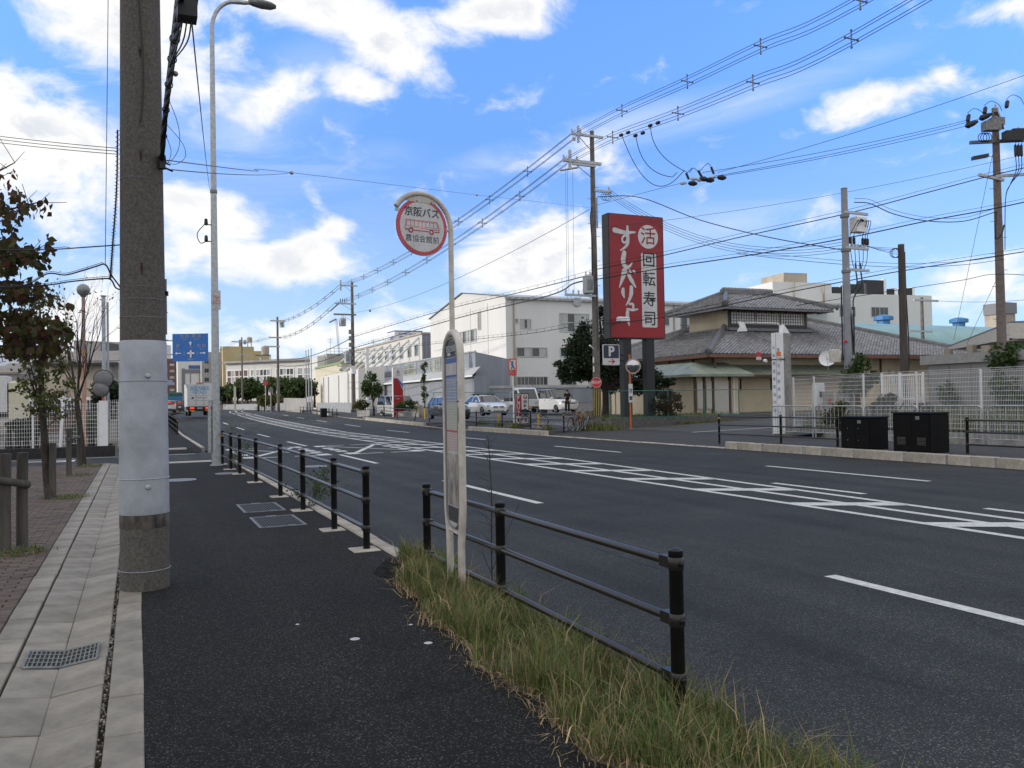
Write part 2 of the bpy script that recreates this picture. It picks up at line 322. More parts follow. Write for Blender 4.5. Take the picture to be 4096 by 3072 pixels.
# ---------------------------------------------------------------- mesh building
class MB:
    def __init__(s): s.v = []; s.f = []
    def add(s, vs, fs):
        o = len(s.v); s.v.extend([tuple(p) for p in vs]); s.f.extend([tuple(i+o for i in f) for f in fs]); return s
    def box(s, x0, x1, y0, y1, z0, z1):
        return s.add([(x0, y0, z0), (x1, y0, z0), (x1, y1, z0), (x0, y1, z0), (x0, y0, z1), (x1, y0, z1), (x1, y1, z1), (x0, y1, z1)],
                     [(3, 2, 1, 0), (4, 5, 6, 7), (0, 1, 5, 4), (1, 2, 6, 5), (2, 3, 7, 6), (3, 0, 4, 7)])
    def bbox(s, x0, x1, y0, y1, z0, z1, b=.01):
        """box with chamfered top edges"""
        return s.add([(x0, y0, z0), (x1, y0, z0), (x1, y1, z0), (x0, y1, z0), (x0, y0, z1-b), (x1, y0, z1-b), (x1, y1, z1-b), (x0, y1, z1-b),
                      (x0+b, y0+b, z1), (x1-b, y0+b, z1), (x1-b, y1-b, z1), (x0+b, y1-b, z1)],
                     [(3, 2, 1, 0), (8, 9, 10, 11)] + [(i, (i+1) % 4, (i+1) % 4+4, i+4) for i in range(4)] + [(i+4, (i+1) % 4+4, (i+1) % 4+8, i+8) for i in range(4)])
    def obox(s, c, u, v, w):
        """oriented box: centre and three half axes"""
        c, u, v, w = Vector(c), Vector(u), Vector(v), Vector(w)
        P = [c+a*u+b*v+d*w for d in (-1, 1) for a, b in ((-1, -1), (1, -1), (1, 1), (-1, 1))]
        return s.add(P, [(3, 2, 1, 0), (4, 5, 6, 7), (0, 1, 5, 4), (1, 2, 6, 5), (2, 3, 7, 6), (3, 0, 4, 7)])
    def poly(s, pts): return s.add(pts, [tuple(range(len(pts)))])
    def prism(s, pts, ext):
        n = len(pts); e = Vector(ext); q = [Vector(p) for p in pts]
        return s.add(q+[p+e for p in q], [tuple(range(n-1, -1, -1)), tuple(range(n, 2*n))] + [(i, (i+1) % n, (i+1) % n+n, i+n) for i in range(n)])
    def tube(s, path, r, n=8, cap=True):
        path = [Vector(p) for p in path]; m = len(path)
        rs = r if isinstance(r, (list, tuple)) else [r]*m
        vs = []; prev = None
        for i, p in enumerate(path):
            d = (path[min(i+1, m-1)]-path[max(i-1, 0)]).normalized()
            if prev is None:
                a = d.orthogonal().normalized() if abs(d.z) < .999 else Vector((1, 0, 0))
                if abs(d.z) < .9: a = d.cross(Vector((0, 0, 1))).normalized()
            else: a = (prev - d*prev.dot(d)).normalized()
            prev = a; b = d.cross(a)
            for k in range(n):
                t = 2*PI*k/n; vs.append(p+(a*math.cos(t)+b*math.sin(t))*rs[i])
        fs = [(i*n+k, i*n+(k+1) % n, (i+1)*n+(k+1) % n, (i+1)*n+k) for i in range(m-1) for k in range(n)]
        if cap: fs += [tuple(range(n-1, -1, -1)), tuple((m-1)*n+k for k in range(n))]
        return s.add(vs, fs)
    def lathe(s, c, prof, n=16, axis=(0, 0, 1)):
        """profile of (radius, height) turned about axis through c"""
        c = Vector(c); d = Vector(axis).normalized(); a = Vector((1, 0, 0)) if abs(d.x) < .9 else Vector((0, 1, 0))
        a = (a-d*a.dot(d)).normalized(); b = d.cross(a); m = len(prof)
        vs = [c+d*h+(a*math.cos(2*PI*k/n)+b*math.sin(2*PI*k/n))*r for r, h in prof for k in range(n)]
        fs = [(i*n+k, i*n+(k+1) % n, (i+1)*n+(k+1) % n, (i+1)*n+k) for i in range(m-1) for k in range(n)]
        fs += [tuple(range(n-1, -1, -1)), tuple((m-1)*n+k for k in range(n))]
        return s.add(vs, fs)
    def ring(s, c, R_, r, axis=(0, 0, 1), n=20, k=6, a0=0, a1=2*PI):
        c = Vector(c); d = Vector(axis).normalized(); a = Vector((0, 0, 1)) if abs(d.z) < .9 else Vector((1, 0, 0))
        a = (a-d*a.dot(d)).normalized(); b = d.cross(a); full = abs(a1-a0-2*PI) < 1e-6
        m = n if full else n+1; vs = []
        for i in range(m):
            t = a0+(a1-a0)*i/n; e = a*math.cos(t)+b*math.sin(t)
            for j in range(k):
                u = 2*PI*j/k; vs.append(c+e*(R_+r*math.cos(u))+d*(r*math.sin(u)))
        fs = [(i*k+j, ((i+1) % m)*k+j, ((i+1) % m)*k+(j+1) % k, i*k+(j+1) % k) for i in range(n) for j in range(k)]
        return s.add(vs, fs)
    def ball(s, c, r, n=10, m=7, sc=(1, 1, 1)):
        return s.add(*_ball(c, r, n, m, sc))
    def build(s, name, m, parent=None, smooth=False):
        o = Vector((0, 0, 0)); p = parent
        while p is not None: o += p.location; p = p.parent
        me = bpy.data.meshes.new(name); me.from_pydata([(x-o.x, y-o.y, z-o.z) for x, y, z in s.v], [], s.f)
        for k in (m if isinstance(m, (list, tuple)) else [m]): me.materials.append(k)
        if smooth:
            me.polygons.foreach_set('use_smooth', [True]*len(me.polygons))
            try: me.set_sharp_from_angle(angle=math.radians(38))
            except Exception: pass
        me.update()
        ob = bpy.data.objects.new(name, me); COL.objects.link(ob)
        if parent is not None: ob.parent = parent
        return ob
def _ball(c, r, n, m, sc):
    vs = []
    for i in range(m+1):
        t = PI*i/m
        for k in range(n):
            p = 2*PI*k/n; vs.append((c[0]+r*sc[0]*math.sin(t)*math.cos(p), c[1]+r*sc[1]*math.sin(t)*math.sin(p), c[2]+r*sc[2]*math.cos(t)))
    return vs, [(i*n+k, (i+1)*n+k, (i+1)*n+(k+1) % n, i*n+(k+1) % n) for i in range(m) for k in range(n)]
def tag(o, label=None, cat=None, group=None, kind=None):
    if label: o['label'] = label
    if cat: o['category'] = cat
    if group: o['group'] = group
    if kind: o['kind'] = kind
    return o
def thing(name, label, cat, loc=(0, 0, 0), group=None):
    o = bpy.data.objects.new(name, None); COL.objects.link(o); o.location = loc; o.empty_display_size = .2
    return tag(o, label, cat, group)
def struct(o): o['kind'] = 'structure'; return o
def stuff(o): o['kind'] = 'stuff'; return o
def dup(root, loc, rz=0., label=None, name=None):
    def cp_(o, par):
        c = o.copy(); COL.objects.link(c)
        if par is not None: c.parent = par
        for ch in kids.get(o.name, []): cp_(ch, c)
        return c
    kids = {}
    def walk(o):
        kids[o.name] = list(o.children)
        for ch in o.children: walk(ch)
    walk(root)
    r = cp_(root, None); r.location = loc; r.rotation_euler = (0, 0, rz)
    if label: r['label'] = label
    return r
def text(body, m, parent, loc, size, xdir=(1, 0, 0), ydir=(0, 0, 1), ext=.003, off=0., name='lettering', align='CENTER', sx=1., spacing=1.):
    """real lettering, laid on a surface: loc is its centre in world space"""
    cu = bpy.data.curves.new(name, 'FONT'); cu.body = body; cu.size = size; cu.extrude = ext; cu.offset = off
    cu.align_x = align; cu.align_y = 'CENTER'; cu.space_character = spacing; cu.resolution_u = 3; cu.materials.append(m)
    o = bpy.data.objects.new(name, cu); COL.objects.link(o)
    X = Vector(xdir).normalized(); Y = Vector(ydir).normalized(); Z = X.cross(Y)
    org = Vector((0, 0, 0)); p = parent
    while p is not None: org += p.location; p = p.parent
    mt = Matrix((X*sx, Y, Z)).transposed().to_4x4(); mt.translation = Vector(loc)-org
    o.matrix_local = mt
    if parent is not None: o.parent = parent
    TEXTS.append(o)
    return o
TEXTS = []
def set_texts():     # turn the lettering into plain meshes
    dg = bpy.context.evaluated_depsgraph_get()
    for o in TEXTS:
        me = bpy.data.meshes.new_from_object(o.evaluated_get(dg)); me.name = o.name
        q = bpy.data.objects.new('lettering', me); COL.objects.link(q); q.parent = o.parent; q.matrix_local = o.matrix_local.copy()
    for o in TEXTS: bpy.data.objects.remove(o)
def lerp(a, b, t): return a+(b-a)*t
def sag(a, b, s=.5, n=14):
    a, b = Vector(a), Vector(b); out_ = []
    for i in range(n+1):
        t = i/n; p = a.lerp(b, t); p.z -= 4*s*t*(1-t); out_.append(p)
    return out_
def smoothpath(pts, n=4):
    """Catmull-Rom through the points"""
    P = [Vector(p) for p in pts]; P = [P[0]*2-P[1]]+P+[P[-1]*2-P[-2]]; o = []
    for i in range(1, len(P)-2):
        for k in range(n):
            t = k/n; a, b, c, d = P[i-1:i+3]
            o.append(.5*((2*b)+(c-a)*t+(2*a-5*b+4*c-d)*t*t+(3*b-a-3*c+d)*t**3))
    o.append(P[-2]); return o
def gz(y):  # the road climbs a little beyond the crossing
    return .012*max(0., min(y, 105.)-50.)
def xo(y):  # and swings to the right
    return .0006*max(0., y-60.)**2 if y < 260 else 24+.24*(y-260)
# ---------------------------------------------------------------- ground, road, pavements
def strip(name, xs, ys, zf, m, skirt=0., parent=None):
    """sheet over a grid of x and y with height zf(x, y)"""
    b = MB(); nx = len(xs)
    vs = [(x+(xo(y) if y > 60 else 0), y, zf(x, y)) for y in ys for x in xs]
    fs = [(j*nx+i, j*nx+i+1, (j+1)*nx+i+1, (j+1)*nx+i) for j in range(len(ys)-1) for i in range(nx-1)]
    b.add(vs, fs)
    return b.build(name, m, parent)
YS = [-14, -4, 4, 12, 20, 26.4, 30, 33, 36, 40, 46, 50, 55, 60, 65, 70, 75, 80, 85, 90, 95, 100, 105, 112, 120, 130, 140, 150, 165, 180, 200, 220, 240, 260, 300, 360]
gx = [-900, -400, -200, -100, -50, -20, 0, 20, 50, 100, 200, 400, 900]; gy = [-120, -40, 0, 20, 40, 50, 60, 70, 80, 90, 105, 150, 250, 400, 800, 1500, 2500, 4500]
b = MB(); b.add([(x, y, gz(y)-.30) for y in gy for x in gx], [(j*13+i, j*13+i+1, (j+1)*13+i+1, (j+1)*13+i) for j in range(17) for i in range(12)])
struct(b.build('ground', mat('bare_ground', (.12, .11, .095), .95, var=.2, scale=.3)))
road = struct(strip('road', [2.42, 8, 13, 18.12], YS, lambda x, y: -.15+gz(y), ASPH))
side = struct(strip('side_street', [-40, -20, -8, -.6, 2.42], [26.9, 29, 31, 33.25], lambda x, y: -.145, ASPH))
def RZ(y): return -.15+gz(y)+.004
def paint(b, pts):       # flat polygon of road paint that follows the road
    b.poly([(x+xo(y), y, RZ(y)) for x, y in pts])
def dash(x, y0, y1, w=.15):
    b = MB(); n = max(1, int((y1-y0)/3)); ys = [lerp(y0, y1, i/n) for i in range(n+1)]
    for a, c in zip(ys, ys[1:]): paint(b, [(x-w/2, a), (x+w/2, a), (x+w/2, c), (x-w/2, c)])
    return b.build('lane_dash', MARK, road)
for k in range(14):
    s = [1.3, 12.65, 23.5, 35.1, 46.5][k] if k < 5 else 58+11.6*(k-5)
    dash(6.08+.009*min(s, 46), s, s+4.8)
for k in range(14): dash(14.32, .1+11.55*k, 4.8+11.55*k)
for s in (1.4, 6.2, 10.78): dash(11.62, s, s+2.3)
def hx(i, y):   # the three lines of the hatched median
    t = min(max(y, 4), 22)
    return (9.62, 10.33+.016*(t-7), 10.93+.04*(t-7))[i]
for i in range(3):
    b = MB(); ys = list(np.arange(-6, 60, 4))+list(np.arange(60, 200, 6)); w = .075
    for a, c in zip(ys, ys[1:]): paint(b, [(hx(i, a)-w, a), (hx(i, a)+w, a), (hx(i, c)+w, c), (hx(i, c)-w, c)])
    b.build('median_line', MARK, road)
for k in range(-3, 44):
    y = 7.6+2.55*k; b = MB()
    for i, j in ((0, 1), (1, 2)):
        xa, xb = hx(i, y)+.075, hx(j, y)-.075; q = lambda x: y-.62*(x-9.62)
        paint(b, [(xa, q(xa)), (xb, q(xb)), (xb, q(xb)+.45), (xa, q(xa)+.45)])
    b.build('hatch_bar', MARK, road)
def seg(b, p, q, w):
    p, q = Vector((*p, 0)), Vector((*q, 0)); n = (q-p).normalized().cross(Vector((0, 0, 1)))*w/2
    paint(b, [(p-n)[:2], (p+n)[:2], (q+n)[:2], (q-n)[:2]][::-1])
for x0, x1 in ((3.15, 6.05), (6.6, 9.38)):     # crossed keep-clear boxes in the two near lanes
    b = MB()
    for xa, d in ((x0, 1), (x1, -1)):
        for ye, e in ((28.3, 1), (34.8, -1)):
            paint(b, [(xa, ye), (xa+d*.42, ye), (xa+d*.42, ye+e*.9), (xa, ye+e*.9)][::(1 if d*e > 0 else -1)])
            seg(b, (xa+d*.42, ye+e*.1), (xa+d*1.25, ye+e*.15), .18)
        for yy in (30.0, 31.15, 32.3): paint(b, [(xa, yy), (xa+d*.38, yy), (xa+d*.38, yy+.72), (xa, yy+.72)][::d])
    for f in b.f[:]: pass
    seg(b, (x0+.45, 29.1), (x1-.3, 34.3), .2); seg(b, (x0+.45, 34.1), (x1-.3, 29.4), .13)
    o = b.build('keep_clear_marking', MARK, road)
b = MB()
for x, y, a in ((12.6, 92, 1.2), (13.5, 92.6, -1), (8, 88, 1), (9, 88, -1), (16, 80, 1.1), (15.2, 79, -.8), (7.6, 70, .9), (12.5, 66, 1)):
    for k in range(3): seg(b, (x+k*.4, y), (x+k*.4+.9, y+a), .09)
b.build('chalk_marking', MARKO, road)
b = MB(); [seg(b, (x+.05*math.sin(y*.7), y), (x+.05*math.sin((y+2.5)*.7), y+2.5), .013) for x, y0, y1 in ((4.9, 7, 46), (12.9, 6, 50)) for y in np.arange(y0, y1, 2.5)]; b.build('seal_joint', mat('bitumen_seal', (.012, .012, .012), .5, var=.2), road)
b = MB()
for x0, x1 in ((-14, -2.0), (-1.7, 1.9)):
    b.poly([(x0, 32.3, -.141), (x1, 32.3, -.141), (x1, 32.45, -.141), (x0, 32.45, -.141)])
b.poly([(-2.6, 30.6, -.141), (-1.9, 30.6, -.141), (-1.9, 31.6, -.141), (-2.6, 31.6, -.141)])
b.poly([(-3.4, 31.2, -.141), (-2.2, 31.0, -.141), (-2.2, 31.3, -.141), (-3.4, 31.5, -.141)])
b.build('edge_line', MARK, side)
# near pavement, its kerb, the strip beyond the side street
npv = struct(strip('near_pavement', [.02, 1.2, 2.0, 2.3, 2.42], [-6, 0, 6, 7.7, 8.3, 12, 18, 24, 26.2, 26.9], lambda x, y: -.2 if y < 8 and x > 2.2 else 0 if y < 26.5 else -.13, WALKA))
fpv = struct(strip('pavement_beyond_side_street', [-.62, .8, 2.2], [33.2, 34.2]+YS[9:30], lambda x, y: -.13 if y < 33.5 else gz(y)-.01, WALKA))
b = MB()
for y0 in (25.2, 25.52): b.box(.15, 1.95, y0, y0+.3, .001, .012)
for y0 in (33.9, 34.22): b.box(.1, 1.7, y0, y0+.3, -.06, .0)
pm = struct(b.build('tactile_paving', mat('tactile_tile', (.42, .40, .36), .8, var=.15, scale=20, bump=.5, bscale=30)))
def kerb(name, x0, x1, z0, z1, runs, step=.6, m=KERB, b_=.018):
    base = MB()
    for a, c in runs:
        ys = [a]; 
        while ys[-1] < c-1e-6: ys.append(min(c, ys[-1]+step*5))
        for y0, y1 in zip(ys, ys[1:]):
            base.box(x0+.012+xo((y0+y1)/2), x1-.012+xo((y0+y1)/2), y0, y1, z0-.1+gz(y0), z1-.012+gz(y0))
    k = struct(base.build(name, CONC2)); me = {}
    for a, c in runs:
        n = int(round((c-a)/step))
        for i in range(n):
            v = rnd.randrange(4)
            if v not in me:
                q = MB(); j = lambda: rnd.uniform(-.004, .004); s = step/2-.003
                q.bbox(x0+j(), x1+j(), -s+j(), s+j(), z0-.06, z1+j(), b_+abs(j()))
                o = q.build('kerb_block', m, k); me[v] = o.data
            else:
                o = bpy.data.objects.new('kerb_block', me[v]); COL.objects.link(o); o.parent = k
            y = a+(i+.5)*step
            o.location = (xo(y)+rnd.uniform(-.004, .004), y, gz(y)+rnd.uniform(-.004, .004)); o.rotation_euler = (0, 0, rnd.uniform(-.006, .006))
    return k
kerb('near_kerb', 2.42, 2.59, -.15, .015, [(7.8, 26.4)])
kerb('kerb_beyond_side_street', 2.2, 2.36, -.15, .01, [(34.2, 78)])
kerb('far_kerb', 18.05, 18.25, -.15, .09, [(-8, 22.6), (36.2, 46.4), (55, 72.4), (88, 100), (112, 130)])
kerb('dropped_kerb', 18.05, 18.25, -.15, -.12, [(22.6, 36.2), (46.4, 55), (72.4, 88)])
RAISED = [(-20, 22.6), (36.2, 46.4), (55, 72.4), (88, 100), (112, 400)]
def fz(x, y):
    up_ = any(a+.2 <= y <= c-.2 for a, c in RAISED); e = .075 if up_ else -.125
    t = min(1, max(0, (x-18.25)/1.9)); return lerp(e, .055, t)+gz(y)
ysf = sorted(set([-14, 0, 10, 20]+[q for a, c in RAISED for q in (a-.5, a, a+.25, c-.25, c, c+.5) if -14 < q < 200]+[30, 62, 68, 80, 94, 106, 140, 180, 260]))
struct(strip('far_pavement', [18.2, 18.25, 20.2, 22.4], ysf, fz, asphalt('far_pavement_asphalt', (.05, .051, .052), (.12, .12, .115), rough=.85)))
def lz(x, y): return .05+.03*max(0, x-22)+gz(y)
struct(strip('parking_lot', [22.4, 30, 40, 60, 90], [24.5, 30, 36, 44, 52, 58, 60], lz, LOTA))
b = MB(); b.add([(x+xo(y), y, lz(x, y)) for y in (60, 65, 70, 75, 80, 90, 105) for x in (22.4, 30, 40, 60, 90)], [(j*5+i, j*5+i+1, (j+1)*5+i+1, (j+1)*5+i) for j in range(6) for i in range(4)])
struct(b.build('yard_beyond', LOTA))
lot = MB()
for k in range(9):
    y = 40.2+k*.75; lot.poly([(19.9, y, .064), (24.6, y+1.9, .14), (24.6, y+2.06, .14), (19.9, y+.16, .064)])
for (xa, ya, xb, yb) in ((24, 52, 30, 55), (22.6, 56.4, 40, 56.4)): lot.poly([(xa, ya, lz(xa, ya)+.006), (xb, yb, lz(xb, yb)+.006), (xb, yb+.16, lz(xb, yb)+.006), (xa, ya+.16, lz(xa, ya)+.006)])
lot.poly([(22.2, 29.9, .066), (27.5, 28.9, .235), (27.5, 29.1, .235), (22.2, 30.1, .066)])
struct(lot.build('parking_marking', MARK))
# ---- brick paving on the left, concrete channel beside it
pz = struct(strip('brick_paving', [-14, -6, -.91], [-6, 6, 16, 26.9], lambda x, y: -.012, mat('sand_bed', (.06, .052, .045), .95, var=.3, scale=3)))
cells = []; row = 0; y = 6.6
while y < 26.6:
    xl = -.13*y-.75; x = -.915-(.1 if row % 2 else 0)
    if row % 2: cells.append((-.963, y, .09))
    while x > xl:
        cells.append((x-.1, y, .194)); x -= .2
    y += .1; row += 1
cells.sort(key=lambda c: c[1]-.0*c[0])
bm_ = {}; rest = MB(); nb = 0
for (x, y, w) in cells:
    if nb < 290 and x > -.13*y-.2:
        key = (w, rnd.randrange(3))
        if key not in bm_:
            q = MB(); q.bbox(-w/2, w/2, -.047, .047, -.04, 0, .006); o = q.build('brick', BRICK, pz); bm_[key] = o.data
        else: o = bpy.data.objects.new('brick', bm_[key]); COL.objects.link(o); o.parent = pz
        o.location = (x, y, rnd.uniform(-.003, .004)); o.rotation_euler = (rnd.uniform(-.012, .012), rnd.uniform(-.012, .012), rnd.uniform(-.01, .01)); nb += 1
    else: rest.bbox(x-w/2, x+w/2, y-.047, y+.047, -.04, rnd.uniform(-.003, .004), .005)
stuff(rest.build('far_bricks', BRICK, pz))
ch = struct(strip('drainage_channel', [-.91, -.45, .02], [-6, 6, 16, 26.9], lambda x, y: -.062, SOIL))
cm = {}
for i in range(42):
    y = 1.5+.6*i
    for nm, prof in (('kerb_block', [(-.905, .004), (-.725, .002)]), ('channel_slab', [(-.708, 0), (-.460, -.034)]), ('channel_slab', [(-.4585, -.034), (-.19, .0)]), ('kerb_block', [(-.158, .006), (.018, .004)])):
        if nm == 'channel_slab' and abs(y-6.15) < .35: pass
        (xa, za), (xb, zb) = prof; off_ = .3 if nm == 'kerb_block' and xa > -.2 else .13 if nm == 'kerb_block' else 0
        key = (xa, rnd.randrange(3))
        if key not in cm:
            q = MB(); g = .294; t = .005
            q.add([(xa, -g, -.09), (xb, -g, -.09), (xb, g, -.09), (xa, g, -.09), (xa, -g, za-t), (xb, -g, zb-t), (xb, g, zb-t), (xa, g, za-t),
                   (xa+t, -g+t, za), (xb-t, -g+t, zb), (xb-t, g-t, zb), (xa+t, g-t, za)],
                  [(3, 2, 1, 0), (8, 9, 10, 11)]+[(k, (k+1) % 4, (k+1) % 4+4, k+4) for k in range(4)]+[(k+4, (k+1) % 4+4, (k+1) % 4+8, k+8) for k in range(4)])
            o = q.build(nm, CONC, ch); cm[key] = o.data
        else: o = bpy.data.objects.new(nm, cm[key]); COL.objects.link(o); o.parent = ch
        o.location = (rnd.uniform(-.003, .003), y+off_+rnd.uniform(-.004, .004), rnd.uniform(-.004, .003)); o.rotation_euler = (0, 0, rnd.uniform(-.005, .005))
# crumbs of gravel caught in the slot of the channel
g = MB()
for i in range(900):
    x, y = rnd.uniform(-.19, -.158), rnd.uniform(2, 18); s = rnd.uniform(.004, .011)
    g.ball((x, y, -.025+rnd.uniform(0, .02)), s, 5, 3)
stuff(g.build('slot_gravel', mat('gravel', (.26, .24, .22), .9, var=.4, scale=40, island=.5)))
# ---- covers and gratings
t = thing('drain_grate', 'small V shaped steel grate lying in the concrete drainage channel', 'drain grate', (-.43, 6.15, 0))
fr = MB(); bars = []
def vz(x): return -.034*(1-abs(x+.457)/.25)+.008
for y in (5.96, 6.34): fr.tube([(-.66, y, vz(-.66)), (-.457, y, vz(-.457)), (-.25, y, vz(-.25))], .009, 6)
for x in (-.66, -.25): fr.tube([(x, 5.96, vz(x)), (x, 6.34, vz(x))], .009, 6)
fr.build('frame', STEELD, t)
pit = MB(); pit.add([(x, y, vz(x)-.003) for y in (5.965, 6.335) for x in (-.655, -.457, -.255)], [(0, 1, 4, 3), (1, 2, 5, 4)]); pit.build('pit', mat('pit_dark', (.012, .014, .012), .95, var=.5, scale=20, col2=(.05, .06, .02)), t)
for i in range(15):
    x = -.64+.0262*i; q = MB(); q.box(x-.004, x+.004, 5.97, 6.33, vz(x)-.006, vz(x)+.004); q.build('bar', STEELD, t)
for y in (6.06, 6.15, 6.24):
    q = MB(); q.tube([(-.655, y, vz(-.655)+.004), (-.457, y, vz(-.457)+.004), (-.255, y, vz(-.255)+.004)], .004, 5); q.build('cross_bar', STEELD, t)
def grate(y0, y1, lab):
    t = thing('drain_grate', lab, 'drain grate', (1.73, (y0+y1)/2, 0), 'steel pavement grates by the kerb')
    q = MB(); x0, x1 = 1.43, 2.04
    for a in ((x0, x1, y0, y0+.035), (x0, x1, y1-.035, y1), (x0, x0+.035, y0+.035, y1-.035), (x1-.035, x1, y0+.035, y1-.035)): q.box(*a, -.05, .008)
    q.build('frame', STEELD, t)
    q = MB(); q.box(x0+.03, x1-.03, y0+.03, y1-.03, -.05, -.022); q.build('pit', SIGNK, t)
    for i in range(14):
        x = x0+.06+i*(x1-x0-.12)/13; q = MB(); q.box(x-.009, x+.009, y0+.036, y1-.036, -.02, .004); q.build('bar', TRIMK, t)
    MB().box(1.66, 1.80, y1-.03, y1+.0, .0081, .012).build('hinge', STEEL, t); MB().box(1.8, 1.9, y0, y0+.03, .0081, .012).build('hinge', STEEL, t)
grate(11.2, 12.3, 'steel slatted drain grate, the nearer of the pair on the pavement'); grate(12.9, 14.0, 'steel slatted drain grate, the farther of the pair beside the kerb')
def manhole(x, y, z, r, lab, m):
    t = thing('manhole_cover', lab, 'manhole cover', (x, y, z), 'round manhole covers')
    q = MB(); q.lathe((x, y, z), [(r-.03, -.02), (r-.03, .008), (r, .008), (r, -.02)], 28); q.build('rim', m, t)
    q = MB(); q.lathe((x, y, z), [(r-.035, -.02), (r-.035, .007)], 28)
    for k in range(-3, 4):
        h_ = math.sqrt(max(0, (r-.06)**2-(k*r/4)**2)); q.box(x+k*r/4-.012, x+k*r/4+.012, y-h_, y+h_, z+.0071, z+.011)
    q.build('lid', STEELD, t)
manhole(.83, 19.4, 0, .33, 'round manhole cover in the dark pavement beyond the big pole', STEEL)
manhole(1.9, 20.6, 0, .26, 'small round cover close to the foot of the street light', STEEL)
manhole(4.53, 23.5, -.15, .36, 'round manhole cover with a pale rim in the road', STEEL)
# bits of litter and bird droppings on the pavement
for (px, py, s) in ((1420, 2556, .035), (1713, 2572, .03), (1190, 2498, .015), (1643, 2499, .016)):
    p = atz(px, py); q = MB(); n = 9
    q.lathe((p.x, p.y, .001), [(s, 0), (s*.7, .003)], n); o = q.build('paper_scrap', PAPER)
    o.scale = (1, 1, 1)
    tag(o, {1420: 'white scrap flattened in the middle of the dark pavement', 1713: 'pale scrap at the ragged edge of the grass verge', 1190: 'tiny white speck on the pavement nearer the big pole', 1643: 'tiny white speck on the pavement near the verge'}[px], 'litter', 'white scraps on the pavement')
# ---------------------------------------------------------------- wires
def wire(name, label, pts, r=.012, m=None, group='overhead wires', cat='wire', n=6):
    o = MB().tube(pts, r, n).build(name, m or WIRE, None, True)
    return tag(o, label, cat, group)
def bundle(name, label, paths, r, m=None, group='overhead wires', cat='wire', part='strand'):
    t = thing(name, label, cat, paths[0][0], group)
    for i, p in enumerate(paths):
        rr = r[i] if isinstance(r, (list, tuple)) else r
        MB().tube(p, rr, 5).build(part, m or WIRE, t, True)
    return t
# ---------------------------------------------------------------- the big concrete pole in front
PX, PY = .05, 8.1
def pr(z): return .206-.0077*z
t = thing('utility_pole', 'thick concrete utility pole with a grey sheet round its foot, standing at the channel edge', 'utility pole', (PX, PY, 0))
MB().lathe((PX, PY, 0), [(pr(z), z) for z in (-.15, 0, .5, 1, 2, 3, 4, 5, 6.5, 8, 10, 12.4)], 40).build('shaft', POLEC, t, True)
MB().lathe((PX, PY, 0), [(pr(.66)+.001, .655), (pr(.66)+.006, .66), (pr(1.4)+.006, 1.4), (pr(2.17)+.006, 2.17), (pr(2.18)+.001, 2.185)], 40).build('cover_sheet', WRAP, t, True)
MB().lathe((PX, PY, 0), [(pr(.545)+.001, .54), (pr(.55)+.004, .55), (pr(.655)+.004, .655), (pr(.66)+.001, .66)], 40).build('torn_sheet', TORN, t, True)
for z, r_ in ((.17, .003), (.97, .006), (1.83, .006), (2.39, .003), (2.55, .003), (2.66, .002), (3.62, .002)):
    MB().ring((PX, PY, z), pr(z)+(.006 if z < 2.2 else .001), r_, n=40).build('strap', STEELD if z > 2.2 else WRAP, t)
for z in (1.87, .90):
    a = math.radians(-80 if z > 1 else -82); p = Vector((PX+math.cos(a)*(pr(z)+.006), PY+math.sin(a)*(pr(z)+.006), z))
    MB().lathe(p, [(.022, -.004), (.022, .008), (.012, .014)], 14, (math.cos(a), math.sin(a), 0)).build('badge', STEEL, t)
for z in (4.76, 3.84, 2.85):
    a = math.radians(-92); p = Vector((PX+math.cos(a)*(pr(z)-.004), PY+math.sin(a)*(pr(z)-.004), z))
    MB().lathe(p, [(.014, 0), (.014, .006)], 10, (math.cos(a), math.sin(a), 0)).build('bolt_hole', SIGNK, t)
    q = MB(); 
    for k in range(5):
        w = .012*(1-k/6); a2 = a; 
        q.obox((PX+math.cos(a2)*(pr(z)+.0005), PY+math.sin(a2)*(pr(z)+.0005), z-.02-.016*k), (w, 0, 0), (0, .0015, 0), (0, 0, .0085))
    q.build('rust_streak', RUST, t)
pth = [(PX-.01, PY-pr(5.6)-.012, 5.8), (PX-.012, PY-pr(5.2)-.012, 5.2), (PX+.015, PY-pr(4.8)-.012, 4.75), (PX+.02, PY-pr(4.5)-.012, 4.45), (PX+.0, PY-pr(4.2)-.010, 4.16), (PX-.015, PY-pr(4.2)-.006, 4.1)]
MB().tube(smoothpath(pth), .006, 6).build('hanging_lead', CABLE, t, True)
for k, z in enumerate((2.3, 2.45, 1.95, 2.2)):
    s = -1 if k % 2 == 0 else 1
    MB().tube([(PX+s*(pr(z)-.01), PY, z), (PX+s*(pr(z)+.02), PY, z)], .004, 5).build('step_bolt', STEELD, t)
# stiff dead ends on the pole's right side
c = Vector((.215, 7.98, 3.78)); q = MB()
q.box(c.x-.02, c.x+.03, c.y-.03, c.y+.03, 3.72, 3.84); q.tube([c, c+Vector((.07, .03, -.01))], .008, 6); q.tube([c+Vector((0, 0, -.04)), c+Vector((.09, .05, -.06))], .009, 6); q.ring(c+Vector((.03, 0, .02)), .03, .005, (1, 0, 0)); q.ball(c+Vector((.0, -.03, .03)), .02)
q.build('clamp', SIGNK, t)
MB().box(PX+pr(3)+.0, PX+pr(3)+.03, PY-.02, PY+.02, 2.6, 2.64).build('clamp', SIGNK, t)
MB().box(PX+pr(2.4)-.002, PX+pr(2.4)+.012, PY-.02, PY+.02, 2.25, 2.75).build('ground_pipe', GREYB, t)
